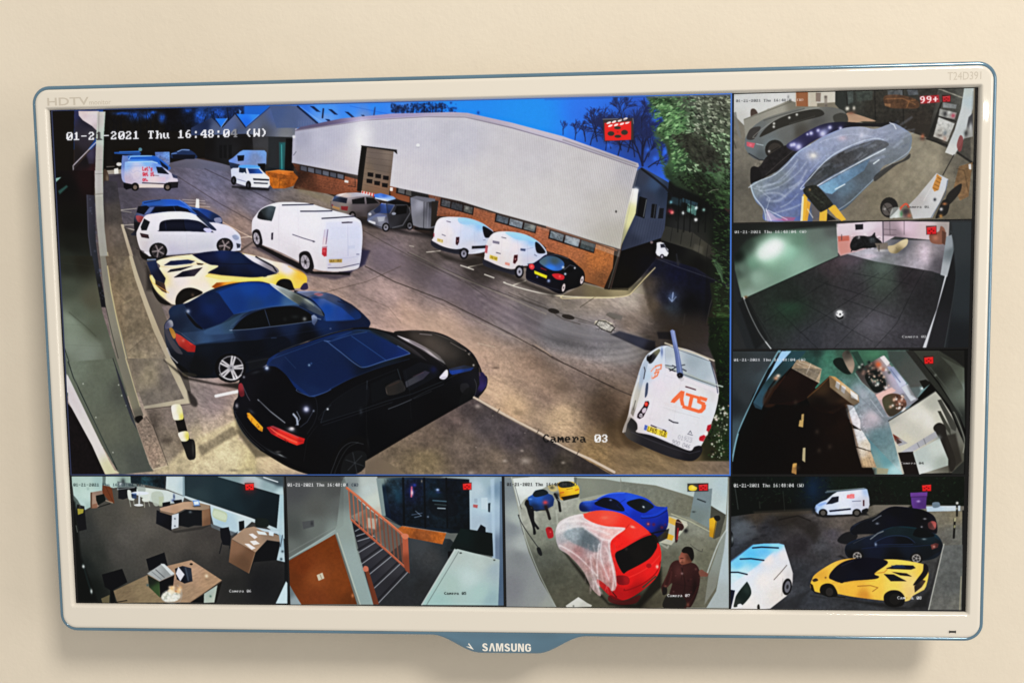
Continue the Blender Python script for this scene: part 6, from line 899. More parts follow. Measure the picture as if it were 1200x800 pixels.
def paint_store_room():
    v = View(132.2, 263.4, -68.2, 3.6, '020202', 13); Q = v.fr; R = random.Random(3); Q(850, 400, 4)
    v.fill([0, 30, 1250, 30, 1250, 640, 0, 640], '050404', 2)
    v.fill([280, 40, 620, 40, 860, 40, 960, 200, 780, 400, 835, 625, 700, 625, 620, 400, 400, 200], (400, 90, '1c5448', 480, 80, '2a7c5c', 560, 60, '2c5c44', 650, 70, '2c7450', 480, 150, '2f7c60', 560, 200, '44786c', 620, 240, '5c7c84', 660, 300, '707c88', 680, 370, '8c8490', 740, 320, '64707c', 720, 450, '4c7078', 760, 560, '5c8488', 800, 610, '98b8b8', 640, 260, '748490', 580, 130, '2a5c48', 430, 50, '1c4038', 700, 600, '6c8078'), 2)
    v.tex([280, 40, 860, 40, 780, 400, 835, 625, 620, 400], .15, 4)
    v.glow(640, 240, 40, '9094a0', .6, 24, 40); v.glow(690, 350, 34, 'b09ca8', .8, 22, 30); v.glow(660, 390, 30, '948894', .5, 20); v.glow(800, 600, 36, 'c0d4d4', .6, 22); v.ln([600, 230, 760, 380], 3, '586870', .5); v.ln([680, 270, 740, 350], 4, 'a0a8b4', .5); v.fill([670, 410, 790, 400, 832, 620, 760, 625], '4c7c84', 12, .3)
    v.fill([600, 42, 800, 42, 700, 95, 660, 120], '2a6044', 5, .6); v.glow(700, 60, 50, '348c58', .7, 20); v.fill([620, 45, 655, 110, 630, 120, 590, 50], '1c3c30', 4, .7)
    v.sf([505, 95, 520, 78, 550, 80, 570, 120, 590, 150, 560, 150, 520, 120], '0c1c16', 3, .9); v.sf([548, 60, 570, 42, 590, 60, 605, 100, 602, 130, 590, 148, 560, 100], (570, 60, '4c4438', 590, 110, '8c745c'), 3); v.glow(590, 125, 12, 'a88468', .7); v.glow(575, 50, 10, '302c24', .7)
    v.adj([280, 40, 860, 40, 780, 400, 835, 625, 620, 400], 1.0, .62)
    # left wall and door edge
    v.fill([25, 45, 270, 45, 200, 140, 130, 250, 70, 400, 40, 520, 28, 600], (60, 80, '2e3436', 150, 120, '343a3e', 40, 300, '22282c', 100, 250, '30363a', 230, 60, '30383c', 60, 420, '3c4c54', 35, 560, '3c5058', 180, 160, '3a464c'), 3)
    v.ln([255, 50, 190, 150, 120, 290, 60, 430, 32, 560], 7, '6c96a4', .8, .8, 1); v.fill([265, 45, 310, 45, 235, 130, 160, 230, 130, 270, 150, 220], (290, 50, '84a8d8', 230, 120, '78a0c4', 160, 240, '5c88a0'), 2); v.fill([255, 60, 200, 130, 140, 250, 60, 430, 80, 430, 150, 260, 215, 140], '06080a', 3, .9)
    v.fill([310, 45, 380, 45, 350, 80, 250, 180, 170, 310, 130, 285, 180, 200], (330, 60, '24444c', 240, 150, '20383c', 160, 280, '2c4c5c'), 3); v.fill([130, 290, 165, 240, 190, 270, 170, 320, 140, 310], '2c4858', 4, .8)
    v.ln([190, 260, 205, 220, 235, 180], 8, '0a0a0a', .8); v.glow(238, 172, 12, 'c08868', .8, 10); v.glow(248, 160, 9, 'e8c8b0', .8, 7); v.sf([190, 240, 260, 180, 280, 160, 300, 200, 230, 300, 180, 300], '3a1e10', 6, .8)
    # cartons
    v.fill([230, 230, 310, 130, 440, 190, 380, 270, 310, 300, 200, 290], (300, 180, '2a0f0a', 380, 220, '200a08', 250, 260, '1a0a08'), 4)
    v.fill([310, 125, 335, 85, 370, 88, 452, 128, 440, 195, 400, 175], (330, 110, '7c6c58', 400, 120, '8c7a64', 440, 150, '94846c'), 1.5); v.ln([330, 100, 440, 160], 3, 'a09080', .8); v.ln([400, 105, 380, 150], 4, 'b8a894', .8); v.ln([345, 95, 452, 130], 3, 'a89c88', .8); v.ln([312, 125, 442, 192], 3, 'b09c84', .7); v.tex([310, 85, 452, 128, 440, 195, 310, 125], .15, 2)
    v.fill([380, 260, 490, 160, 530, 210, 620, 290, 500, 340, 440, 330, 400, 300], (450, 220, '5c3818', 520, 250, '3a2010', 440, 290, '1c0c06', 560, 290, '5c3414'), 3)
    v.fill([486, 160, 515, 165, 622, 250, 628, 285, 600, 300, 490, 215], (500, 190, 'a8804c', 560, 230, 'b89c78', 610, 270, '9c7c58'), 2); v.fill([520, 185, 538, 195, 532, 225, 515, 212], 'c8c0b8', 2); v.fill([545, 205, 565, 215, 558, 245, 542, 232], 'c4bcb8', 2); v.fill([585, 228, 620, 250, 622, 275, 590, 262], 'c8c4c0', 2.5); v.ln([490, 215, 600, 300], 3, '5c3414', .7)
    v.fill([480, 330, 560, 290, 590, 300, 500, 340], '8c5424', 4, .8); v.ln([500, 330, 570, 300], 4, 'b87434', .6)
    v.fill([568, 295, 600, 300, 632, 370, 634, 412, 585, 380], (590, 320, 'b8bcc4', 620, 380, 'c4bcc0'), 2); v.fill([595, 405, 640, 415, 680, 480, 682, 512, 612, 490], (610, 430, 'b8b4b4', 660, 480, 'b4a898', 640, 440, 'c4c4c8'), 2); v.ln([570, 300, 592, 385, 620, 490, 650, 590], 6, '8c6c4c', .6); v.ln([600, 330, 618, 325], 3, '8c8c90', .6); v.ln([630, 450, 655, 442], 3, '8c8c90', .6); v.fill([612, 495, 682, 515, 710, 590, 640, 590], (630, 520, 'b4a898', 680, 570, '9c8468', 650, 580, 'a08868'), 2)
    v.tex([568, 295, 634, 300, 710, 590, 640, 590], .2, 2); v.fill([710, 590, 765, 595, 760, 620, 710, 620], '8c8468', 4, .8); v.ln([585, 385, 634, 415], 4, '4c3c34', .8); v.ln([612, 492, 682, 514], 4, '4c3c30', .8)
    v.adj([380, 260, 490, 160, 630, 285, 560, 345, 400, 300], .72, .7); v.adj([180, 300, 310, 125, 452, 128, 380, 270], .8, .8)
    for a, b, c, d in ((430, 340, 470, 420), (470, 420, 520, 520), (520, 360, 570, 450), (400, 300, 380, 420), (500, 330, 460, 470), (540, 480, 590, 590)): v.ln([a, b, c, d], 2.5, '2c160c', .7)
    v.ln([385, 262, 440, 215, 490, 165], 3, '8c5c30', .6); v.ln([300, 130, 235, 225], 2.5, '3c1810', .8); v.fill([505, 345, 560, 300, 582, 380, 540, 420], '241008', 3, .7); v.fill([440, 340, 500, 345, 540, 425, 480, 440], '160a06', 3, .7)
    for i in range(4): v.ln([640+i*14, 540+i*2, 655+i*14, 585], 3, 'b89c74', .6)
    v.fill([300, 300, 560, 290, 600, 420, 640, 590, 700, 600, 700, 625, 100, 625, 130, 450, 200, 320], (350, 400, '080303', 550, 400, '1c0b06', 500, 350, '120604', 200, 500, '050202', 600, 560, '150804'), 14, .85)
    for x, y, w, h, c in ((355, 340, 14, 30, 'a88c58'), (343, 368, 24, 34, 'b8985c'), (360, 498, 16, 68, 'a89c78'), (310, 572, 26, 50, 'a87c44'), (315, 570, 20, 20, 'b08848')): v.fill([x+w*.2, y, x+w, y-2, x+w*.9, y+h, x, y+h*.85], c, 2, .85)
    for x, y in ((430, 422), (490, 492), (440, 510), (330, 285), (340, 590)): v.glow(x, y, 10, '342820', .8, 12)
    # bench with machines
    v.fill([610, 140, 740, 65, 765, 100, 860, 215, 905, 270, 880, 290, 765, 355, 700, 245, 640, 190], (680, 130, '3a302c', 750, 100, '8c8488', 830, 200, '9494a8', 750, 250, 'b09494', 860, 270, '74747c', 800, 160, 'a094a4', 720, 200, '2c3430'), 2)
    v.fill([725, 75, 745, 66, 772, 100, 758, 115], 'c8c0c0', 2); v.fill([758, 118, 790, 118, 850, 195, 820, 215], (780, 140, '7c849c', 830, 190, 'a4a8bc'), 2); v.ln([775, 130, 820, 190], 5, '5c6484', .7); v.fill([825, 215, 855, 198, 895, 268, 870, 280], 'a8acb4', 3); v.sf([655, 160, 700, 135, 740, 160, 752, 215, 710, 240, 680, 215], '141a18', 3); v.glow(700, 180, 12, '4c8c7c', .7, 8); v.glow(715, 195, 8, '98b0a8', .7); v.glow(718, 108, 16, 'c0542c', .9, 14, 60); v.glow(740, 130, 9, 'a84c2c', .7)
    for i in range(55):
        x, y = R.uniform(640, 770), 0; y = 110+(x-640)*.55+R.uniform(-45, 60); v.glow(x, y, R.uniform(3, 8), R.choice(['e0d8d4', '181414', '8c6c60', '2c3c38', 'c8a894', '0c0c0c']), .75)
    v.fill([705, 250, 780, 215, 800, 230, 735, 270, 720, 275], 'c89c94', 4, .9); v.sf([735, 275, 770, 245, 820, 250, 850, 290, 830, 320, 770, 350], (760, 300, '4a4834', 820, 280, '5c3c30', 780, 330, '3c3428'), 3)
    for i in range(30): x, y = R.uniform(765, 845), R.uniform(250, 330); v.glow(x, y, R.uniform(3, 7), R.choice(['e4e0dc', '1c1414', '8c5c4c', 'c4a08c']), .8)
    v.glow(630, 130, 16, '1c2420', .8); v.glow(628, 120, 6, 'b8c0b0', .8); v.ln([610, 150, 640, 190, 700, 245], 3, '8c9c94', .6, sm=1); v.fill([850, 205, 905, 200, 918, 230, 900, 270, 870, 250], '4c4c4a', 6, .6); v.ln([862, 205, 905, 205, 918, 235], 3, '8c8c8c', .5, sm=1)
    # shutter wall and mats
    v.fill([760, 42, 870, 42, 960, 180, 940, 210, 870, 215, 770, 90], (800, 60, '3c4440', 880, 120, '454642', 920, 190, '4a4a46'), 5, .9)
    v.fill([910, 185, 940, 178, 965, 195, 930, 222], '14130f', 2); v.glow(922, 220, 5, 'e8e4e0', .8)
    v.fill([845, 42, 880, 42, 1000, 200, 1090, 330, 1125, 450, 1120, 620, 1060, 620, 1110, 440, 1050, 300, 960, 190], (900, 80, '2a2a26', 1000, 200, '2c2e28', 1100, 400, '2a2c28'), 3)
    v.fill([880, 42, 1130, 42, 1128, 420, 1090, 330, 1000, 190], (950, 80, '383a32', 1050, 120, '34362e', 1100, 200, '4a4f46', 1120, 240, '5c645a', 1000, 150, '2c2e28', 1120, 380, '2c302c'), 3); v.fill([1010, 70, 1128, 130, 1128, 258, 1108, 200, 1060, 120], (1060, 110, '484c42', 1118, 230, '66706a', 1100, 160, '50564a'), 3, .8); v.fill([1000, 42, 1130, 42, 1130, 130, 1080, 90], '1a1a18', 4, .9); v.ln([960, 120, 1040, 220, 1110, 350], 3, '50564e', .6); v.glow(985, 158, 6, '8c9088', .5)
    v.fill([765, 372, 985, 232, 1010, 262, 1060, 340, 1120, 480, 1118, 560, 1060, 615, 830, 620, 790, 460], (800, 400, 'a8a49a', 900, 340, 'b8b4aa', 880, 420, 'a4a298', 970, 290, '94948a', 1000, 360, 'a8a69a', 950, 380, 'b4b0a6', 1060, 420, '5c5c54', 1080, 550, '4c4a40', 850, 460, 'aca898', 780, 370, '94948c'), 2)
    v.glow(950, 360, 50, 'c8c4b8', .6, 24, 60); v.ln([765, 372, 905, 285, 985, 232], 5, '2c2c2c', .8); v.fill([995, 275, 1012, 270, 1085, 395, 1080, 420, 1060, 410], '40403a', 2); v.fill([995, 325, 1010, 325, 1055, 410, 1058, 440, 1035, 410], '3c3c34', 2)
    v.sf([975, 405, 1000, 380, 1030, 395, 1040, 440, 1080, 560, 1060, 610, 1040, 560, 1000, 450], '26221e', 3); v.fill([1030, 440, 1080, 430, 1110, 560, 1050, 615], '2c2822', 5, .8); v.ln([1070, 330, 1120, 450, 1115, 520], 4, '98988c', .6, sm=1)
    v.fill([820, 520, 985, 420, 995, 445, 830, 545], (850, 510, '94949a', 960, 440, '8c8c90'), 2); v.ln([900, 475, 910, 495], 3, '5c5c60', .8); v.ln([930, 455, 940, 480], 3, '5c5c60', .8); v.fill([785, 432, 855, 475, 815, 490, 795, 465], (790, 440, '6c2c20', 830, 475, '8c8c90'), 2); v.fill([800, 450, 830, 472, 805, 480], '4c3c38', 2); v.fill([810, 520, 880, 515, 910, 620, 840, 622, 822, 560], '1a1210', 2); v.fill([880, 520, 1005, 452, 1045, 550, 1045, 580, 910, 622], (920, 540, '98a09c', 1000, 500, 'a4aaa4', 1020, 570, '8c948c', 920, 610, 'b4b8b4'), 1.5); v.glow(1000, 450, 12, '7c8484', .7)
    v.fill([1120, 40, 1160, 40, 1160, 640, 1118, 640, 1125, 440], '0c0d0c', 3)
    v.soft(1); v.crisp(.45, 1, .25, 6, 1.05); v.grain(.008); v.fr(850, 400, 4); rec_icon(v, 932, 72, 42, 32, 'e81c1c')
    stamp(v, 860, 420, 85, 'e8e8ec', .9, 3.0, dy=-.2); stamp(v, 1055, 541, 28, 'd8d8d8', .85, 2.6, 'Camera 04', each={7: '181818', 8: '181818'}); return v
def paint_yard_other_side():
    v = View(131.6, 263.2, -148.2, -69.6, '2c2c2c', 14); Q = v.fr; R = random.Random(5); Q(850, 550, 4)
    v.fill([0, 20, 1250, 20, 1250, 680, 0, 680], (60, 280, '3e444a', 200, 280, '34343a', 60, 360, '30343c', 400, 260, '403c3c', 500, 250, '4e4742', 350, 350, '302c30', 450, 360, '3e3e42', 340, 480, '34363c', 400, 600, '35383e', 300, 200, '3a342c', 700, 180, '5c564c', 480, 200, '504a44', 1000, 200, '6a655a', 1050, 300, '5c5c56', 980, 380, '3c3c3c', 960, 620, '303032', 620, 620, '34363a', 500, 300, '48444a', 150, 210, '3c342c', 560, 250, '544c46'), 3)
    g = [0, 180, 1200, 180, 1200, 660, 0, 660]; v.tex(g, .2, 10, 2.5, -20); v.tex(g, .16, 2.5)
    v.sf([200, 250, 260, 215, 330, 205, 410, 240, 440, 290, 420, 340, 380, 300, 320, 260, 260, 270], '241f1c', 14, .6); v.ln([250, 235, 340, 215, 400, 240], 5, '14110f', .6)
    for x, y in ((128, 268), (185, 270), (140, 325), (180, 308), (110, 300)): v.el(x, y, 16, 6, '25252a', -10, .8, 1.5)
    v.fill([40, 245, 120, 240, 160, 300, 60, 350, 40, 320], '565c64', 14, .5)
    # dark hedge
    v.fill([20, 22, 1120, 22, 1120, 170, 960, 165, 700, 165, 660, 175, 420, 190, 130, 205, 20, 220], (100, 100, '0a0f0d', 300, 60, '0c1512', 420, 80, '0c1c2c', 550, 50, '101c14', 800, 60, '0f1a10', 1000, 60, '10180f', 1060, 140, '0c140c', 250, 170, '0a0c0a', 750, 140, '121410'), 3)
    for i in range(420):
        x = R.uniform(25, 1115); y = R.uniform(22, 160); a = R.uniform(-1.5, 1.5); l = R.uniform(4, 14)
        v.ln([x, y, x+l*math.cos(a), y+l*math.sin(a)], R.uniform(2, 5), R.choice(['060a08', '18281a', '223a22', '0e1a10', '1a2c20']), .6)
    v.ln([45, 80, 60, 185], 4, '5c6460', .5); v.ln([270, 100, 278, 190], 3, '3c443c', .6); v.ln([160, 150, 162, 180], 6, '30352e', .6); v.glow(410, 90, 26, '0f2844', .8, 50)
    v.fill([130, 195, 420, 180, 440, 200, 300, 215, 140, 212], '40382e', 5, .6); v.fill([690, 165, 860, 165, 850, 185, 700, 200], '686258', 5, .7)
    # small van
    v.fill([420, 205, 660, 200, 670, 212, 470, 224, 430, 218], '121214', 5, .9)
    v.fill([418, 180, 425, 165, 445, 152, 475, 140, 505, 115, 530, 100, 600, 92, 650, 86, 665, 92, 674, 130, 676, 165, 668, 185, 640, 200, 590, 208, 500, 212, 440, 210, 422, 195], (440, 170, '8ca4d4', 480, 180, 'b4c0e0', 550, 130, 'c8cce0', 620, 110, 'c8ccdc', 650, 150, 'a8a8b4', 560, 170, 'c4cce4', 660, 100, '8ca0c8', 500, 200, 'a8b4d8', 620, 170, 'a8acc0'), 1.5)
    v.fill([472, 162, 500, 128, 532, 124, 530, 150, 500, 160], '161c2c', 1.5); v.ln([470, 106, 560, 98, 655, 88], 6, '4c5c68', .9); v.ln([475, 100, 650, 86], 2.5, 'a8b0b0', .7); v.fill([485, 190, 588, 180, 588, 188, 490, 198], '1a2034', 1.5); v.fill([425, 165, 470, 150, 478, 158, 440, 172], '6c88c4', 3, .7); v.fill([645, 142, 652, 142, 652, 170, 645, 170], '4c2028', 1.5)
    v.fill([570, 118, 582, 116, 592, 112, 605, 114, 605, 132, 590, 136, 568, 134], 'd86060', 3, .75); v.text('ATS', (570, 116), (38, 0), (0, 18), 'd84c48', .9, F5); v.ln([595, 148, 635, 146], 2.5, '30344c', .8)
    for x in (458, 616): v.el(x, 202, 21, 19, '141414'); v.el(x, 202, 12, 12, '4c4844'); 
    v.sf([640, 190, 665, 180, 668, 195, 645, 208], '15161a', 2); v.glow(416, 190, 10, '0a1420', .8, 16)
    # wall, wheelie bin, bollards
    v.fill([940, 172, 1100, 168, 1100, 192, 945, 196], (960, 185, '98a8b8', 1080, 180, 'a4b0b8'), 2); v.sf([970, 155, 1000, 152, 1005, 172, 975, 178], '5c6c78', 3)
    v.fill([860, 175, 880, 160, 880, 190, 850, 190], '0b0b0a', 5, .9); v.fill([866, 108, 948, 104, 945, 128, 868, 130], '5c3480', 1.5); v.fill([870, 128, 944, 126, 940, 182, 880, 185, 872, 160], (880, 140, '54307c', 930, 170, '48286c'), 1.5); v.ln([868, 128, 944, 125], 3, '34184c', .8); v.glow(905, 148, 8, '9c88b4', .8, 5); v.fill([985, 95, 1010, 100, 1000, 120], '0c0f0c', 4, .6)
    v.fill([945, 200, 1110, 195, 1110, 350, 1020, 360, 990, 280], (1000, 220, '6c6657', 1080, 300, '60605a', 1020, 330, '585650', 1080, 215, '746c58'), 4, .9); v.tex([945, 200, 1110, 195, 1110, 350, 990, 350], .15, 3); v.fill([1110, 190, 1125, 190, 1120, 640, 1108, 640], '151618', 2)
    v.ln([1085, 155, 1085, 215], 9, '1c1c18', .95); v.glow(1086, 156, 6, 'e8e8e0', .9); v.glow(1084, 182, 5, 'b0b0a0', .8); v.ln([1075, 230, 1070, 318], 9, '121210', .95); v.ln([1076, 228, 1075, 240], 7, 'a8a480', .9); v.ln([1074, 262, 1073, 270], 7, '98946c', .8)
    # black estate
    v.sf([525, 330, 550, 300, 590, 290, 620, 310, 590, 345, 545, 345], '15161a', 4, .9)
    v.sf([585, 290, 592, 265, 640, 238, 700, 220, 740, 190, 790, 172, 880, 180, 930, 190, 975, 215, 990, 250, 992, 290, 970, 300, 800, 300, 640, 300, 600, 305], (620, 270, '121828', 700, 240, '10182c', 800, 195, '0a0c1c', 850, 200, '080a20', 930, 210, '0a0a14', 960, 260, '161420', 780, 240, '0c1030'), 1.5); v.ln([690, 240, 720, 220, 730, 215], 5, '8c94a4', .8); v.ln([600, 262, 650, 240, 690, 228], 3, '3c4654', .6); v.glow(712, 252, 8, '98a8c0', .9, 5); v.sf([950, 250, 972, 240, 988, 250, 982, 280, 955, 275], (960, 260, '7c3434', 980, 262, 'a0524c'), 3); v.glow(935, 230, 8, 'c8c8d0', .8, 4); v.glow(920, 268, 5, 'c0c0c8', .8); v.adj([585, 290, 640, 238, 790, 172, 930, 190, 992, 290, 600, 305], .7, .7)
    # blue coupe
    v.fill([540, 400, 600, 440, 560, 420, 530, 405], '121214', 6, .8)
    v.sf([560, 380, 565, 355, 590, 335, 640, 318, 690, 305, 740, 280, 800, 265, 880, 268, 940, 285, 990, 305, 1015, 340, 1018, 375, 990, 410, 930, 425, 850, 420, 700, 425, 600, 420, 570, 405], (600, 350, '15243c', 680, 320, '15264a', 800, 280, '14303c', 880, 290, '102c34', 960, 320, '143040', 700, 370, '101c44', 850, 370, '10203c', 1000, 370, '18202c', 600, 400, '0c1018', 800, 410, '0a0c14', 950, 390, '101a24'), 1.5)
    v.sf([880, 300, 905, 270, 960, 290, 980, 310, 930, 318, 890, 312], '080c10', 3, .9); v.sf([708, 345, 745, 320, 800, 312, 850, 318, 885, 340, 870, 348, 760, 350], (740, 335, '101c44', 850, 335, '0a0f1c'), 1.5); v.ln([705, 348, 745, 318, 800, 308, 855, 316, 888, 342], 3, '24407c', .9, sm=1); v.ln([710, 352, 880, 348], 2.5, '2c4c90', .7); v.ln([680, 325, 715, 298, 740, 288], 5, '98a0a0', .8); v.ln([600, 345, 660, 315, 700, 305], 3, '5c6878', .6); v.glow(705, 350, 5, 'a8c0e8', .8, 8); v.ln([640, 370, 720, 360, 900, 358, 980, 350], 2.5, '1c3c88', .6); v.glow(932, 325, 10, '90a8b0', .8, 4)
    v.fill([962, 352, 985, 343, 1000, 347, 996, 364, 968, 374], (970, 360, '9c4038', 995, 355, '6c2c2c'), 2); v.glow(978, 360, 5, 'f0a090', .8)
    v.adj([560, 380, 565, 355, 640, 318, 800, 265, 940, 285, 1015, 340, 1018, 375, 930, 425, 600, 420], .78, .75)
    for x, y in ((618, 405), (895, 415)): v.el(x, y, 30, 26, '0e0e10'); v.el(x, y, 21, 20, '74706c'); v.el(x, y, 15, 14, '2c2a2a'); [v.ln([x, y, x+19*math.cos(k*1.257), y+18*math.sin(k*1.257)], 3, 'a09c98', .8) for k in range(5)]
    # yellow sports car
    v.fill([400, 590, 470, 600, 740, 625, 860, 650, 960, 560, 1000, 420, 940, 640, 800, 655, 560, 610], '1c1c1c', 7, .7)
    v.sf([398, 540, 405, 515, 420, 490, 470, 455, 530, 425, 600, 415, 700, 420, 800, 420, 900, 435, 940, 450, 952, 485, 945, 530, 930, 560, 880, 590, 850, 615, 740, 612, 600, 595, 520, 580, 440, 575, 405, 560], (440, 490, 'c89030', 500, 445, 'd8a03c', 560, 430, 'c89038', 440, 540, 'd8a030', 600, 555, 'd89c34', 700, 570, 'dca43c', 700, 520, 'e0a83c', 830, 450, 'e4b448', 780, 540, 'e4b04c', 870, 530, 'd8b068', 890, 560, 'c8a468', 930, 500, 'd8a83c', 650, 590, 'b87c28'), 1.5)
    v.sf([486, 505, 495, 480, 530, 445, 580, 422, 660, 412, 740, 420, 760, 440, 700, 485, 720, 500, 700, 512, 600, 520, 540, 528, 500, 515], (540, 480, '0e0e1c', 620, 440, '080818', 700, 440, '0a0a1c', 600, 500, '0c0e20'), 1.5); v.ln([545, 450, 600, 425], 4, '2c2c44', .6); v.sf([700, 480, 740, 455, 700, 470, 690, 485], '0c0c14', 2)
    v.fill([752, 462, 800, 445, 880, 448, 892, 460, 870, 468, 780, 465], '101426', 1.5); v.fill([780, 478, 850, 485, 875, 500, 820, 495], '14141c', 1.5); v.fill([742, 488, 790, 490, 850, 522, 775, 522], '12161e', 1.5); v.fill([775, 448, 830, 445, 850, 458, 790, 460], '1c3458', 2, .8); v.ln([700, 485, 745, 480, 760, 465], 4, '8c5c1c', .6); v.ln([620, 545, 680, 542, 715, 552, 690, 570], 3.5, '6c4414', .7); v.ln([500, 530, 700, 520], 2.5, '9c6c20', .6)
    v.sf([930, 440, 948, 450, 950, 480, 930, 510, 900, 535, 880, 540, 900, 510, 925, 475], '17141a', 2); v.fill([885, 545, 925, 515, 940, 520, 920, 550, 888, 575], (900, 540, '2c2420', 930, 530, '4c3828'), 2); v.ln([888, 580, 930, 560, 950, 490], 4, 'e8b44c', .9); v.el(545, 525, 10, 6, '0c0c14')
    v.sf([408, 515, 425, 508, 435, 518, 415, 525], '3a2c20', 2); v.fill([398, 530, 410, 540, 420, 575, 402, 562], '17120f', 2); v.ln([420, 575, 480, 590, 560, 598], 5, '1c140c', .8); v.sf([445, 575, 448, 545, 475, 532, 505, 540, 525, 575, 520, 592, 480, 595], '100f0f', 1.5); v.sf([745, 620, 745, 585, 775, 565, 815, 568, 840, 595, 835, 630, 800, 642, 765, 638], '100f0f', 1.5); v.el(488, 572, 18, 20, '2c2826'); v.el(795, 606, 26, 26, '1c1a18'); v.glow(470, 505, 4, '3c2c18', .8)
    # kerb strip
    v.fill([1022, 355, 1112, 350, 1108, 655, 950, 655], (1050, 400, '585a58', 1060, 550, '545654', 1020, 640, '5c5c58', 1090, 620, '5e5e58'), 2); v.tex([1022, 355, 1112, 350, 1108, 655, 950, 655], .16, 5); v.ln([1022, 355, 1000, 450, 975, 555, 952, 655], 4, 'a8a8a0', .85, sm=1); v.ln([1105, 500, 1098, 655], 5, 'a0987c', .6)
    # long van in the foreground
    v.fill([310, 600, 400, 560, 330, 650, 215, 650], '28292c', 6, .6)
    v.fill([20, 440, 130, 352, 180, 346, 250, 346, 275, 352, 300, 430, 315, 480, 316, 520, 300, 580, 210, 650, 20, 655], (60, 440, '64acec', 180, 370, '58a4ec', 120, 400, '4c9cec', 240, 360, '78b8f0', 200, 420, 'd8ccc8', 270, 400, 'ccc6c8', 100, 480, 'd0d0d8', 180, 520, 'd8d0cc', 250, 500, 'd4ccc8', 100, 620, 'd4cec8', 240, 590, 'c8c0b8', 60, 520, 'c4ccd4', 305, 500, 'b8b4b4', 30, 480, '9cc8ec'), 1.5)
    v.fill([20, 432, 130, 352, 250, 346, 272, 352, 230, 378, 185, 420, 110, 480, 50, 520, 20, 540], (60, 440, '5aa4ec', 180, 370, '509ceb', 120, 400, '48a0f0', 240, 360, '74b4f0', 80, 480, '98c8f0', 30, 510, 'b0d0e8'), 6, .8)
    for p in ([128, 366, 170, 362, 248, 366], [70, 418, 120, 416, 180, 424], [25, 480, 60, 480, 102, 490]): v.ln(p, 7, '16202c', .95)
    v.ln([228, 515, 260, 480, 288, 447], 4, '5c5450', .9); v.sf([38, 640, 50, 590, 95, 530, 105, 528, 120, 560, 118, 590, 85, 630, 60, 640], (80, 590, '142420', 110, 560, '243430', 50, 630, '2c3430'), 1.5); v.fill([20, 560, 45, 565, 40, 600, 25, 655, 20, 655], '101830', 2); v.ln([48, 575, 30, 655], 8, 'd4d4d4', .8); v.sf([58, 632, 72, 628, 80, 640, 60, 645], 'e0e4ec', 2)
    v.el(289, 548, 22, 40, '121214', 8); v.el(291, 548, 14, 28, '5c5c64', 8); v.el(291, 548, 6, 11, '2c2c30', 8); v.ln([316, 485, 312, 540], 4, '8c8888', .7); v.ln([265, 590, 270, 510], 4, '4c4848', .4); v.sf([20, 290, 35, 300, 38, 350, 20, 360], '14181c', 3); v.glow(33, 325, 5, '8c9498', .7, 16); v.sf([150, 635, 158, 630, 162, 650, 150, 650], '2c2820', 2)
    v.soft(1); v.crisp(.45, 1, .25, 6, 1.05); v.grain(.008); v.fr(850, 550, 4); rec_icon(v, 922, 70, 42, 30, 'e81c1c')
    stamp(v, 860, 566.3, 83, 'f0f0f0', .98, 4.1); stamp(v, 1051.5, 698, 29, 'f0f0f0', .95, 3.6, 'Camera 08', each={3: 'c8a040', 4: 'e0c060'}); return v
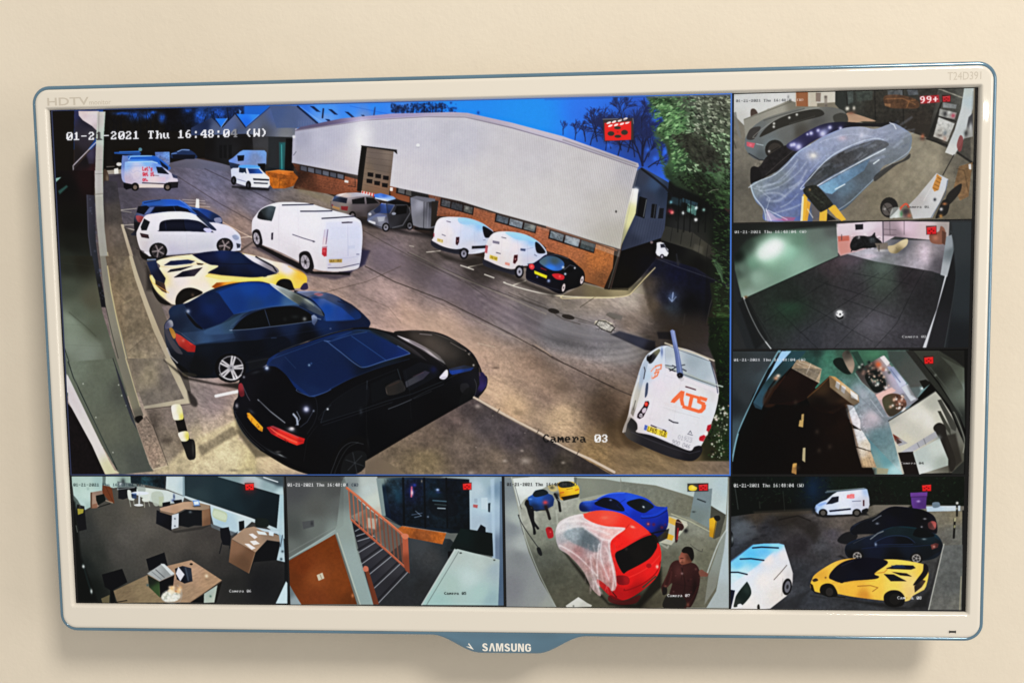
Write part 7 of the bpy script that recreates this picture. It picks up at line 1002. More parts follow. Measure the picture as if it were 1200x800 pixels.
def paint_office():
    v = View(-263.9, -132.6, -148.2, -69.9, '101418', 15); Q = v.fr; R = random.Random(6); Q(70, 550, 4.444)
    v.fill([60, 30, 1170, 30, 1170, 700, 60, 700], (120, 300, '343634', 250, 250, '484640', 400, 220, '545048', 450, 280, '56524c', 350, 350, '504d48', 300, 430, '464440', 200, 450, '30332f', 130, 500, '1e2422', 600, 350, '4c4843', 750, 400, '44403c', 700, 480, '3a3835', 900, 600, '282827', 1050, 600, '1c1d20', 850, 500, '343230', 500, 420, '47443f', 150, 620, '121815', 800, 330, '403c39', 500, 200, '4e4b46'), 2)
    v.tex([60, 180, 1170, 300, 1170, 700, 60, 700], .07, 2)
    # back wall
    v.fill([60, 36, 225, 34, 220, 110, 190, 180, 130, 210, 90, 215, 75, 160], (90, 60, '94a8a0', 150, 80, '98aca4', 200, 60, '88a09c', 110, 180, '98aca8', 150, 200, '889c96', 140, 130, 'a0b4ac'), 2); v.fill([70, 130, 95, 160, 130, 230, 100, 230, 75, 260], '3c4844', 4, .8); v.glow(147, 100, 7, '6c8480', .5)
    v.fill([222, 34, 372, 34, 372, 80, 280, 95, 230, 85], (260, 60, '9cb0a8', 340, 60, '80948c'), 2); v.fill([222, 36, 240, 36, 238, 80, 224, 80], '5c6c68', 2)
    v.fill([368, 34, 555, 34, 552, 100, 440, 78, 370, 70], (400, 55, '14242c', 480, 50, '1c323c', 530, 70, '101c24', 440, 45, '24444c'), 2); v.tex([368, 34, 555, 34, 552, 100, 440, 78], .5, 3); v.glow(500, 60, 20, '0a1216', .8, 14); v.ln([548, 36, 550, 100], 4, '4c3c3c', .7)
    v.fill([400, 70, 560, 102, 650, 138, 650, 36, 555, 34, 552, 100], (600, 60, 'a8b8bc', 580, 100, 'a8b8b8', 460, 90, 'a4b0a8', 640, 80, '98a8b0'), 2); v.fill([380, 85, 560, 108, 650, 140, 640, 170, 520, 180, 470, 165, 400, 130], (450, 110, 'b4beb4', 560, 130, 'acb8b4', 500, 160, 'a4b0a8', 620, 150, 'a0acb0'), 3)
    v.fill([640, 36, 655, 36, 652, 140, 640, 138], '687c84', 2, .8)
    v.fill([300, 60, 400, 75, 405, 100, 300, 105], '606c6c', 3); v.fill([305, 95, 400, 90, 400, 130, 330, 155, 305, 150], '14161c', 3); v.glow(320, 75, 9, 'd8dce0', .9, 7); v.glow(330, 60, 12, '2c3438', .8, 16); v.glow(380, 85, 14, '3c4444', .8, 5); v.ln([300, 103, 390, 92], 3, 'b8c0bc', .8); v.glow(355, 120, 12, '101418', .8)
    v.fill([222, 80, 262, 88, 272, 100, 285, 175, 262, 170, 222, 120], '6c3820', 2); v.ln([240, 90, 280, 172], 3, '4c2414', .7); v.fill([160, 118, 222, 108, 224, 130, 200, 135, 205, 195, 160, 200], (170, 150, '8c7464', 210, 120, '7c685c'), 2); v.fill([160, 118, 168, 118, 168, 200, 160, 200], '5c4030', 2); v.fill([188, 135, 230, 126, 240, 160, 200, 185, 190, 160], '0e1614', 2); v.ln([200, 195, 262, 176], 5, '141614', .8); v.ln([240, 160, 275, 172], 6, '94806c', .8); v.fill([170, 180, 195, 175, 195, 200, 168, 202], '7c5440', 2, .8)
    # round table and chairs
    v.sf([480, 120, 520, 112, 540, 130, 540, 170, 500, 190, 480, 160], '98a094', 3, .8); v.fill([515, 140, 540, 140, 536, 190, 518, 190], '98a088', 2, .8); v.sf([405, 85, 440, 80, 445, 115, 410, 115], '7c8480', 3, .7); v.el(418, 122, 46, 9, 'c4ccdc', f=1.2); v.fill([375, 122, 400, 122, 400, 150, 378, 150], '203c6c', 3, .7); v.ln([415, 128, 414, 180], 9, 'b0b8bc', .95); v.el(412, 184, 24, 6, 'c0c4c4')
    v.sf([352, 110, 362, 105, 372, 115, 375, 145, 390, 152, 380, 160, 358, 152], 'b4bcb4', 2); v.ln([362, 155, 370, 192], 3, 'a0a89c', .9); v.ln([385, 158, 388, 185], 3, 'a0a89c', .8); v.sf([430, 150, 455, 145, 462, 125, 470, 140, 465, 165, 435, 165], 'b8beb4', 2); v.ln([440, 165, 442, 196], 3, 'a4a898', .9); v.ln([460, 160, 468, 190], 3, 'a4a898', .8)
    v.glow(595, 140, 5, '1c2c5c', .9, 14); v.glow(590, 160, 10, '24306c', .7, 8)
    # dark screen wall
    v.fill([650, 36, 830, 36, 1000, 90, 1145, 130, 1130, 305, 1000, 250, 780, 175, 652, 138], (700, 70, '24343c', 850, 100, '1f323a', 1000, 140, '15242c', 1080, 200, '0f1c24', 1100, 280, '0e1a20', 720, 130, '2a3c42', 900, 200, '1a2c34'), 1.5)
    v.fill([820, 36, 1160, 36, 1165, 130, 1145, 130, 1000, 88], (900, 45, '6c8084', 1000, 60, '94a4a8', 1100, 90, '7c9094', 1140, 60, '34444c', 1150, 120, '9cb0b4'), 2); v.fill([1020, 36, 1170, 36, 1170, 90, 1100, 70], '3c4850', 6, .7); v.ln([1062, 40, 1135, 64], 5, 'dce4e8', .9)
    v.fill([640, 140, 655, 136, 780, 178, 1000, 252, 1130, 305, 1145, 130, 1165, 130, 1170, 360, 1080, 300, 1000, 270, 930, 335, 800, 285, 780, 200, 680, 160], (700, 165, '98a8ac', 820, 210, 'a0b4bc', 900, 290, '94a8b4', 960, 260, 'a8b8bc', 1150, 200, '8ca4ac', 1140, 320, '94a8b0', 850, 260, '8ca4b4', 1060, 290, 'a4b4b8'), 2); v.ln([655, 142, 780, 184, 1000, 258, 1010, 262], 5, 'b4c0c4', .8); v.fill([785, 280, 930, 330, 900, 345, 790, 300], '5c6870', 3, .7)
    v.sf([800, 205, 810, 202, 868, 225, 868, 265, 855, 272, 798, 245], '9ca890', 2); v.sf([808, 212, 862, 232, 862, 262, 804, 240], 'a8b49c', 2)
    # desk A
    v.fill([535, 172, 575, 165, 575, 190, 535, 192], '10121a', 2); v.fill([590, 160, 635, 155, 638, 172, 600, 178], '10121a', 2)
    v.fill([520, 200, 640, 168, 690, 165, 785, 185, 780, 205, 740, 210, 650, 205, 600, 230, 525, 212], (560, 200, '9c806c', 640, 185, 'a0846c', 740, 195, '84705c', 600, 215, '9a7c64'), 1.5); v.fill([505, 210, 585, 238, 582, 318, 502, 280], (520, 240, '12151f', 570, 290, '0c0e16'), 1.5); v.fill([525, 212, 600, 232, 585, 240, 520, 220], '7c6450', 1.5, .8); v.fill([585, 236, 620, 226, 618, 300, 582, 310], 'a8b0b8', 1.5); v.glow(600, 255, 4, '1c1e24', .9); v.glow(600, 293, 4, '1c1e24', .9)
    v.fill([620, 228, 660, 208, 740, 212, 740, 290, 700, 290, 670, 300, 620, 290], '10141a', 2); v.glow(680, 220, 9, '98a4a4', .5, 7); v.fill([740, 212, 785, 200, 785, 285, 742, 295], (750, 240, '7c5c44', 775, 270, '6a4c38'), 1.5); v.ln([782, 190, 786, 230], 4, '3c2c28', .7); v.fill([692, 160, 725, 158, 730, 185, 700, 190], '5c7cb8', 2); v.fill([698, 166, 722, 164, 724, 180, 702, 182], 'c8dcf8', 2); v.fill([690, 188, 735, 186, 735, 192, 700, 195], '3c4048', 2, .8); v.fill([502, 282, 582, 320, 740, 296, 785, 288, 740, 310, 600, 330], '2c2a28', 4, .6)
    # desk B
    v.fill([835, 305, 880, 298, 890, 345, 888, 395, 850, 390, 838, 350], '0f111a', 2); v.ln([845, 380, 832, 435], 5, '14161c', .9); v.ln([885, 390, 885, 410], 4, '14161c', .8); v.fill([932, 270, 960, 264, 962, 310, 935, 320], '0d0f16', 2); v.fill([890, 345, 930, 320, 920, 340], '2c3034', 3, .7)
    v.fill([895, 360, 960, 305, 1010, 295, 1150, 345, 1148, 375, 1080, 365, 1020, 430], (940, 350, '8c7460', 1010, 330, '907864', 1100, 350, '7c6858', 1000, 400, '947a64'), 1.5); v.fill([895, 362, 1020, 430, 985, 540, 880, 480], (920, 400, '7a5a44', 960, 480, '5f4431', 1000, 450, '684a36'), 1.5); v.ln([1018, 430, 985, 538], 3, '94785c', .7)
    v.fill([1020, 430, 1080, 368, 1148, 378, 1130, 470, 1010, 480, 990, 540], '0d0f14', 2); v.sf([1018, 260, 1030, 250, 1080, 258, 1085, 295, 1030, 300, 1018, 285], '16201f', 1.5)
    for p, c in (([985, 335, 1005, 332, 1030, 350, 1015, 360], 'd0cccc'), ([990, 372, 1020, 368, 1042, 385, 1010, 392], 'd0ccc8'), ([962, 385, 985, 385, 1020, 408, 1000, 416], 'd4d0d0'), ([1025, 318, 1070, 325, 1080, 340, 1035, 335], 'c0ccd4'), ([1020, 300, 1140, 320, 1140, 335, 1060, 320], '9cacb8'), ([1090, 320, 1115, 325, 1112, 345, 1090, 340], 'b4c8dc')): v.fill(p, c, 2)
    v.fill([1140, 330, 1165, 350, 1172, 480, 1130, 470, 1148, 390], (1150, 380, '7c94a0', 1150, 450, '98acb4'), 2); v.glow(1153, 465, 7, '1c2c34', .9); v.glow(1160, 425, 7, '1c2c34', .8); v.ln([1160, 340, 1150, 400], 4, '141c28', .7)
    v.fill([1178, 580, 1185, 590, 1185, 695, 1125, 695], 'a0b8c0', 2); v.fill([1125, 695, 1180, 582, 1180, 695], 'a8c0c8', 2)
    # desk C, front
    v.fill([450, 465, 545, 430, 562, 500, 465, 525], '0a0c14', 2); v.fill([220, 545, 325, 515, 352, 585, 270, 630, 235, 610], '0a0b10', 2)
    v.fill([280, 630, 455, 548, 560, 500, 685, 470, 845, 575, 680, 690, 300, 692], (340, 640, '6f5f48', 400, 620, '78684f', 480, 660, '7a6a50', 620, 520, '94785f', 700, 520, '9c7f68', 780, 570, '94785e', 650, 640, '8c745c', 560, 560, '84695a'), 1.5); v.tex([280, 630, 685, 470, 845, 575, 680, 690, 300, 692], .1, 2, 3, -25)
    v.fill([215, 670, 260, 650, 258, 692, 222, 692], '5c543c', 2); v.fill([262, 620, 280, 630, 292, 692, 265, 692], '0b0c0e', 2); v.ln([290, 690, 350, 680], 5, '14120e', .8)
    v.fill([680, 690, 752, 648, 750, 692], '0c0e10', 2); v.fill([752, 645, 822, 600, 805, 690, 750, 692], (780, 640, '8c9890', 800, 670, '98a094'), 2); v.glow(785, 658, 6, '3c5c50', .8); v.ln([680, 690, 845, 580], 3, '5c4434', .8); v.fill([822, 600, 845, 580, 815, 690, 805, 690], '14120f', 3, .9)
    v.fill([455, 540, 530, 490, 598, 545, 520, 580], (500, 530, '8c9090', 560, 550, '7c8080'), 1.5); v.ln([500, 520, 545, 560], 5, '4c5054', .8); v.ln([480, 530, 530, 572], 4, '5c6064', .7); v.fill([525, 488, 545, 490, 598, 540, 580, 548], 'b0b8b8', 2); v.fill([458, 548, 520, 582, 522, 665, 465, 610], (480, 580, '1c241c', 505, 620, '35502c'), 2); v.fill([520, 582, 597, 548, 590, 610, 545, 640, 524, 665], '0a0b10', 2); v.glow(458, 600, 7, '2c4c54', .8)
    v.fill([600, 515, 640, 500, 685, 512, 692, 580, 650, 592, 610, 570], (640, 560, '0c0f1c', 680, 540, '28303f'), 1.5); v.fill([618, 505, 650, 545, 628, 580, 605, 540], 'c0c0c8', 1.5); v.ln([655, 510, 670, 575], 9, '3c4654', .8); v.el(685, 491, 8, 5, '14100e'); v.glow(765, 553, 9, 'c8b8a0', .9); v.glow(765, 570, 10, '6c5848', .5, 5)
    v.el(582, 655, 56, 36, '9ca09c', -8, .35); v.el(580, 660, 50, 27, 'b0b4ac', -6, .7, 2)
    for i in range(70): a = R.uniform(0, 6.28); r = R.random()**.5; v.glow(580+r*46*math.cos(a), 658+r*28*math.sin(a), R.uniform(4, 8), R.choice(['e8e8e0', 'b0b8a8', 'd0ccb8', '7c8478', 'f0e8d8']), .7)
    for i in range(14): v.glow(600+R.uniform(-30, 30), 628+R.uniform(-16, 12), 9, R.choice(['d8b890', 'e0c8a8', 'c89868']), .8)
    v.glow(605, 632, 6, 'a86838', .8); v.ln([532, 660, 560, 690, 620, 688, 637, 655, 630, 620, 610, 600], 2.5, '8c9090', .7, sm=1)
    # dark left edge
    v.fill([60, 150, 80, 170, 95, 300, 110, 450, 200, 690, 60, 695], '0a0d0c', 9, .9); v.fill([90, 180, 128, 190, 140, 310, 100, 320, 85, 240], '0f1015', 4, .9); v.fill([92, 202, 125, 205, 122, 225, 95, 235], '8c8430', 3); v.glow(105, 190, 5, '4c4840', .8, 12); v.ln([85, 290, 92, 325], 3, '8c948c', .7); v.ln([120, 490, 165, 640], 10, '1c2c2c', .6); v.glow(123, 503, 7, 'c8ccc8', .9, 9); v.glow(165, 632, 6, 'c8ccc8', .8, 13)
    v.soft(1); v.crisp(.45, 1, .25, 6, 1.05); v.grain(.006); v.fr(70, 550, 4.444); v.glow(988, 90, 30, 'a02020', .5); rec_icon(v, 966, 72, 44, 34, 'f02020')
    stamp(v, 86, 566, 83, '1c2828', .8, 3.4, each={k: '24343c' for k in range(11, 27)}); stamp(v, 268.5, 690.3, 26.5, 'e8e8e8', .9, 3.2, 'Camera 06'); return v
def paint_stair_hall():
    v = View(-131.4, -2.2, -148.2, -69.9, '303434', 16); Q = v.fr; R = random.Random(7); Q(325, 550, 4.444)
    v.fill([30, 30, 1180, 30, 1180, 705, 30, 705], (100, 100, '46484a', 200, 200, '50524f', 300, 100, '4a4c4b', 80, 300, '484c4a', 200, 300, '5c625e', 340, 180, '565a58', 60, 420, '5c625e', 300, 320, '6c7672'), 2)
    v.fill([45, 30, 330, 30, 340, 60, 200, 60, 60, 60], '3a3e40', 6, .7); v.fill([130, 270, 190, 262, 192, 295, 135, 310], '45474a', 3, .8); v.glow(180, 280, 7, '2a2c30', .7, 12)
    # floor and steps
    v.fill([500, 500, 690, 350, 900, 360, 960, 420, 750, 705, 500, 705], (750, 400, '3c4044', 800, 450, '3a3c3e', 700, 560, '2c3034', 850, 380, '30363a', 640, 660, '2a2c30', 750, 600, '282a2c', 900, 400, '20282c'), 2); v.tex([500, 500, 900, 360, 750, 705, 500, 705], .1, 3)
    v.fill([385, 260, 420, 270, 690, 530, 520, 705, 500, 690, 440, 490], (400, 300, '20242c', 500, 400, '35353c', 600, 500, '36363c', 600, 600, '2a2a30', 480, 540, '2c2c34'), 1.5)
    for i, (x0, y0, x1, y1) in enumerate(((405, 320, 440, 300), (412, 345, 475, 325), (418, 372, 505, 345), (425, 430, 510, 378), (440, 490, 550, 412), (470, 552, 595, 450), (495, 625, 640, 490), (520, 700, 682, 530))):
        v.ln([x0, y0, x1, y1], 3.2, 'a4a8ac', .9); v.ln([x0-4, y0-14, x1-6, y1-14], 10, '1a1a20', .6)
    # door frame, door, pillar
    v.fill([50, 470, 300, 320, 345, 290, 345, 40, 358, 40, 385, 260, 420, 460, 500, 700, 420, 700, 320, 330], (360, 400, '7c8a88', 420, 560, '7c8c8a', 480, 690, '788886', 355, 200, '6c7472', 380, 300, '788480'), 2)
    v.fill([335, 60, 352, 40, 388, 260, 410, 400, 440, 490, 500, 700, 420, 700, 300, 310, 310, 290], (350, 120, '5c6462', 370, 300, '78847f', 400, 480, '7e8c8a', 450, 640, '7a8a88'), 4, .8)
    v.fill([48, 480, 300, 335, 415, 700, 120, 700, 60, 590], (120, 500, '70300f', 280, 380, '74340f', 200, 560, '83421c', 330, 600, '7a3a14', 380, 680, '663010', 80, 560, '6a3010', 200, 680, '743616'), 1.5); v.tex([48, 480, 300, 335, 415, 700, 120, 700], .06, 3)
    v.ln([45, 472, 180, 390, 300, 315], 6, '8c9894', .8); v.ln([45, 440, 180, 365, 320, 285], 3, '767c78', .6); v.ln([302, 335, 425, 700], 5, '4c4034', .5); v.ln([312, 330, 432, 700], 5, 'a8a898', .6)
    v.fill([50, 575, 75, 620, 125, 700, 50, 700], (60, 640, '5c686c', 90, 690, '7c888c'), 2); v.fill([205, 548, 235, 535, 245, 565, 215, 578], 'a8a08c', 2); v.ln([222, 545, 232, 568], 3, '6c5c48', .9); v.glow(392, 655, 7, 'b87850', .7, 11)
    # wall behind banister + window
    v.fill([350, 36, 520, 36, 545, 240, 560, 270, 600, 300, 470, 200, 365, 100], (400, 60, '747c7c', 470, 100, '9ca6a4', 500, 160, 'a4aca4', 380, 80, '6c7474', 530, 230, 'a09c90', 450, 60, '98a09c'), 2); v.fill([385, 240, 470, 200, 560, 270, 560, 310, 480, 340], (450, 250, '6a5a4c', 520, 290, '5c5048', 420, 230, '847c70'), 3, .7); v.fill([470, 250, 520, 255, 510, 310, 465, 300], 'b8b0a0', 5, .6)
    v.fill([518, 45, 700, 40, 1000, 50, 1003, 330, 900, 330, 880, 325, 640, 290, 560, 240], (560, 100, '0c2034', 600, 90, '1c3c50', 620, 200, '102038', 700, 120, '101c48', 750, 230, '0a1828', 830, 120, '0c2438', 850, 180, '1c3440', 900, 100, '0a1424', 960, 200, '0a1c2c', 700, 260, '0a1a2a', 600, 250, '0a1830', 540, 60, '70807c', 980, 300, '08121c'), 2)
    v.fill([515, 45, 540, 45, 565, 240, 545, 240], '6c7c7c', 3); v.tex([560, 50, 1000, 50, 1000, 320, 600, 280], .5, 4)
    for x, w in ((655, 12), (765, 10), (880, 9)): v.ln([x, 45, x+6, 300], w, '070d16', .9)
    v.adj([555, 50, 1000, 55, 1000, 320, 600, 280], .85, .8); v.sf([790, 150, 830, 105, 880, 110, 930, 160, 940, 230, 860, 250, 800, 220], '0a0f18', 5, .7)
    v.glow(700, 110, 12, '30308c', .8, 30); v.ln([700, 90, 698, 140], 8, 'b04c60', .9); v.glow(702, 120, 6, 'f0c0c0', .8, 14); v.glow(715, 80, 9, '2c3cb0', .7, 8); v.glow(835, 105, 9, 'a0b4e8', .95, 7); v.glow(838, 118, 14, '38408c', .7, 6); v.ln([810, 160, 880, 165], 6, '4c6c7c', .8); v.ln([820, 180, 880, 185], 5, '3c4c4c', .8); v.ln([835, 200, 875, 202], 5, '98a8b0', .9); v.ln([720, 215, 750, 240, 715, 248], 3, '8494a8', .8); v.ln([700, 235, 755, 225], 3, '7484a0', .7); v.glow(785, 245, 5, '8c9cb0', .7); v.glow(630, 140, 24, '1c4c64', .6, 40); v.glow(820, 130, 40, '14384c', .6, 20); v.ln([560, 250, 640, 290, 870, 325], 3, '0c1420', .8)
    v.glow(752, 60, 4, '8c8478', .8, 8)
    # mat
    v.fill([625, 308, 650, 293, 880, 330, 860, 388, 690, 355], (680, 320, 'a05420', 750, 340, '8c4c24', 850, 350, 'a4561e', 730, 350, '7c401c'), 2); v.tex([625, 308, 650, 293, 880, 330, 860, 388, 690, 355], .18, 3); v.ln([652, 292, 880, 328], 2.5, 'b8a898', .7)
    # right wall, desk, cabinet
    v.fill([1000, 50, 830, 36, 1178, 36, 1178, 705, 1120, 705, 1120, 330, 1003, 310], (1040, 100, '98a8b0', 1080, 200, '98acb8', 1060, 280, '8c9ca8', 1140, 100, '647c90', 1150, 400, '5c6c80', 1160, 600, '4c6074', 1100, 60, '8498a0', 1130, 250, '8498a8', 950, 42, '7c8c90'), 2); v.fill([1110, 50, 1130, 45, 1135, 470, 1120, 470, 1115, 200], '94a8b8', 5, .7)
    v.fill([1020, 180, 1045, 183, 1042, 200, 1020, 195], 'a04848', 2, .9); v.fill([1025, 150, 1042, 150, 1042, 175, 1025, 172], '8494a0', 2); v.fill([1062, 145, 1095, 145, 1095, 205, 1062, 205], 'a4b4c0', 2, .7); v.fill([1098, 175, 1110, 172, 1108, 222, 1098, 218], '1c2c38', 2)
    v.fill([900, 410, 955, 305, 1060, 320, 1120, 330, 1125, 450, 940, 420], (960, 340, '0d1e1e', 1080, 380, '0b1414', 920, 400, '101c1c'), 2); v.fill([1040, 320, 1060, 285, 1085, 300, 1085, 330], '0a1018', 2); v.fill([888, 425, 940, 420, 905, 470, 890, 460], '0b0c10', 2)
    v.fill([755, 702, 925, 415, 940, 412, 1160, 468, 1150, 705], (940, 440, '94a09c', 1050, 480, '98a4a0', 1100, 460, '909c98', 900, 600, '8ca09a', 1050, 640, '8ca4a0', 850, 690, '84a09c', 1140, 520, '84949a', 1000, 560, '9cacaa', 1120, 680, '7c9498'), 1.5); v.ln([752, 702, 925, 413], 6, 'b4bcb8', .8); v.ln([778, 702, 945, 425], 2.5, '3c4444', .7); v.el(955, 433, 7, 4, '48504c'); v.el(1130, 470, 6, 4, '48504c')
    v.fill([1160, 60, 1180, 60, 1180, 705, 1155, 705], '445870', 3, .7)
    # banister
    for i in range(14):
        t = i/13; x = 372+t*290; y0 = 112+t*240; y1 = 255+t*245; v.ln([x, y0, x+10+t*4, y1], 5.5+t*2, 'a0553c' if i < 8 else '7c4434', .95)
    v.fill([490, 330, 560, 270, 650, 345, 660, 490], '5c4034', 6, .35)
    v.ln([362, 95, 420, 140, 500, 210, 580, 275, 650, 335], 13, 'a8583c', 1, .5); v.ln([364, 92, 500, 206, 650, 330], 3, 'd08868', .7); v.ln([388, 262, 480, 345, 580, 430, 680, 520], 11, '9c5038', 1, .5); v.ln([390, 258, 580, 425, 680, 515], 3, 'c07858', .6)
    v.fill([650, 345, 680, 345, 690, 540, 668, 525, 655, 480], (660, 400, 'a05038', 680, 480, '7c3c28'), 1.5); v.sf([645, 345, 655, 332, 678, 335, 684, 350, 665, 362], 'b4684c', 2); v.fill([455, 520, 475, 520, 530, 700, 500, 700], '6c3420', 2); v.sf([446, 515, 455, 500, 472, 506, 474, 525, 455, 530], 'a8604c', 2)
    v.soft(1); v.crisp(.45, 1, .25, 6, 1.05); v.grain(.006); v.fr(325, 550, 4.444); rec_icon(v, 966, 70, 44, 34, 'e82020')
    stamp(v, 337, 565.8, 84, 'f0f0f0', .95, 3.8, each={k: '28303c' for k in range(22, 27)}); stamp(v, 520.5, 693, 26.5, '141a1a', .9, 3.2, 'Camera 05'); return v
def paint_workshop():
    v = View(-.4, 130.3, -148.2, -69.9, '808078', 17); Q = v.fr; R = random.Random(8); Q(585, 550, 4.364)
    v.fill([20, 30, 1175, 30, 1175, 705, 20, 705], (150, 250, '8c8e84', 200, 350, '6c6f63', 230, 450, '50534a', 280, 550, '4a4b40', 330, 640, '504f42', 420, 180, '84877c', 350, 170, '8a8c82', 260, 280, '7c7f74', 880, 350, '6c6e62', 1000, 380, '6a6a5c', 900, 450, '5a5a4c', 820, 600, '54503f', 1050, 600, '5c5a4c', 1000, 300, '74766a', 700, 690, '2c2820', 1050, 450, '626252', 500, 680, '4c4a3c', 800, 680, '484436'), 2)
    v.tex([80, 150, 1175, 150, 1175, 705, 280, 705], .12, 5)
    v.fill([70, 45, 200, 34, 385, 36, 385, 60, 260, 75, 130, 150, 100, 190, 80, 100], (120, 100, 'c0c8c4', 200, 60, 'b8c0bc', 300, 50, 'a8b0ac', 100, 160, 'a8aea8'), 2)
    # left wall
    v.fill([25, 40, 60, 40, 90, 170, 110, 280, 150, 420, 210, 560, 290, 700, 25, 700], (40, 100, '6c7478', 60, 300, '70767a', 100, 450, '6e7274', 60, 600, '6c6e72', 200, 640, '787c7c', 120, 380, '8c9290', 90, 250, '8c9490', 250, 690, '80847e'), 2); v.ln([72, 60, 100, 180, 130, 330, 200, 520, 290, 700], 4, 'a4aca8', .6, sm=1)
    v.ln([80, 80, 110, 190, 115, 200], 3, '2c2c2c', .7); v.ln([102, 235, 125, 290, 205, 405], 4, '26282a', .9, sm=1); v.sf([192, 400, 208, 398, 220, 430, 212, 440, 198, 425], '1c1e20', 2); v.ln([105, 260, 125, 330], 3, '3c4040', .6)
    # back walls
    v.fill([395, 40, 620, 42, 620, 100, 600, 115, 500, 130, 412, 150, 405, 95], (450, 80, '74786c', 560, 70, '6f7369', 420, 130, '6f7368', 600, 100, '6c7066'), 2); v.fill([385, 36, 620, 34, 620, 62, 540, 48, 400, 42], '9ca8a4', 3, .9); v.fill([382, 40, 398, 40, 396, 70, 384, 65], '5c625c', 2)
    v.fill([620, 36, 1170, 36, 1170, 60, 1160, 240, 1080, 180, 1000, 140, 800, 80, 625, 60], (700, 50, 'a0aca8', 850, 60, 'a4aeac', 1000, 80, '98a4a0', 1100, 140, '98a4a4', 1150, 90, '94a4a8', 1160, 200, 'a0acac', 640, 50, '98a4a0'), 2)
    v.fill([622, 60, 800, 84, 1000, 145, 990, 245, 860, 220, 850, 190, 760, 160, 650, 115, 622, 115], (700, 90, '696c62', 850, 140, '6a6c60', 950, 190, '666658', 640, 90, '6c7066'), 2); v.tex([622, 60, 1000, 145, 990, 245, 640, 115], .12, 3)
    v.fill([1000, 110, 1090, 95, 1075, 300, 975, 245], (1040, 150, '68767a', 1020, 250, '64706e', 1060, 270, '6c7876'), 2); v.ln([1015, 150, 1055, 165], 6, '22282c', .85); v.glow(995, 215, 9, '2c3434', .8, 4); v.fill([1085, 185, 1160, 230, 1130, 340, 1100, 355, 1075, 300], '45453c', 3); v.fill([1075, 250, 1108, 240, 1115, 255, 1098, 350, 1075, 340], (1090, 270, 'c49420', 1085, 330, 'a87c18'), 2); v.sf([1098, 240, 1125, 235, 1130, 255, 1110, 262], '1a1a18', 2); v.ln([880, 225, 980, 265, 1075, 315], 5, 'a0a084', .7); v.ln([1110, 260, 1095, 350], 4, '3c3420', .7)
    v.fill([1170, 60, 1175, 705, 1060, 705, 1110, 620, 1150, 400, 1165, 240], (1150, 300, '98a0a4', 1120, 640, '8c9494', 1160, 500, '94a0a4', 1165, 150, 'a0acb0'), 3); v.fill([1130, 370, 1165, 300, 1150, 420, 1110, 600, 1050, 690, 1070, 540], (1130, 420, '7c8480', 1080, 640, '74766e'), 4, .8); v.ln([1165, 310, 1120, 380, 1060, 540], 7, 'a4acac', .7, sm=1); v.ln([980, 380, 1000, 400, 1035, 418, 1040, 405], 3, '3c3c38', .7, sm=1)
    # distant blue car, yellow car, motorcycles
    v.fill([140, 165, 148, 140, 168, 128, 185, 106, 215, 100, 242, 106, 252, 122, 272, 130, 282, 150, 276, 184, 240, 203, 190, 213, 158, 200], (160, 140, '24509c', 200, 150, '2050a8', 250, 160, '1c3c84', 180, 195, '12264c', 270, 170, '142c64'), 1.5); v.sf([172, 128, 185, 108, 225, 100, 250, 115, 240, 128, 190, 140], '14222a', 1.5); v.glow(160, 150, 8, '70a0d8', .6, 4); v.ln([160, 208, 240, 205], 5, '0c1018', .8)
    v.sf([300, 70, 330, 60, 375, 62, 405, 85, 410, 110, 400, 135, 350, 150, 315, 152, 305, 110], (330, 110, 'd89c1c', 390, 100, 'dca41c', 320, 130, 'b87c10', 370, 80, 'e4b43c'), 1.5); v.sf([302, 78, 315, 62, 360, 60, 385, 75, 370, 88, 320, 92], '252a28', 1.5); v.fill([315, 140, 410, 122, 405, 140, 330, 158], '171410', 2, .9); v.ln([312, 118, 330, 115], 5, 'b04c20', .9); v.ln([390, 105, 405, 100], 5, 'b05020', .9); v.ln([345, 100, 375, 95], 3, '5c4410', .8); v.sf([250, 82, 285, 80, 300, 100, 290, 110, 262, 108], 'b0a068', 3, .8); v.glow(270, 92, 12, '2c2c24', .7, 8)
    v.ln([285, 125, 305, 160, 312, 210], 13, '141414', .95, .6); v.ln([238, 190, 250, 220, 258, 250], 14, '1a1818', .95, .6); v.glow(236, 168, 13, 'd03c3c', .9, 11); v.glow(240, 190, 16, '2c1c1c', .8, 14); v.glow(295, 130, 14, '1c1e24', .8); v.ln([300, 150, 315, 165], 5, 'a0a098', .7)
    v.ln([292, 210, 300, 290], 9, 'a4a89c', .4, 3)
    # standing figure in black
    v.sf([130, 175, 138, 155, 150, 158, 155, 180, 172, 190, 178, 220, 180, 260, 195, 285, 205, 300, 195, 305, 182, 290, 188, 325, 175, 330, 172, 300, 160, 260, 148, 225, 140, 195], '141519', 2); v.glow(142, 165, 8, '1c1818', .9, 10); v.glow(165, 195, 4, '50504c', .7)
    v.sf([238, 302, 250, 292, 268, 298, 277, 325, 275, 345, 252, 350, 242, 325], 'a81c24', 2); v.glow(258, 300, 8, '6c1018', .8, 4); v.glow(262, 318, 4, 'e05858', .7)
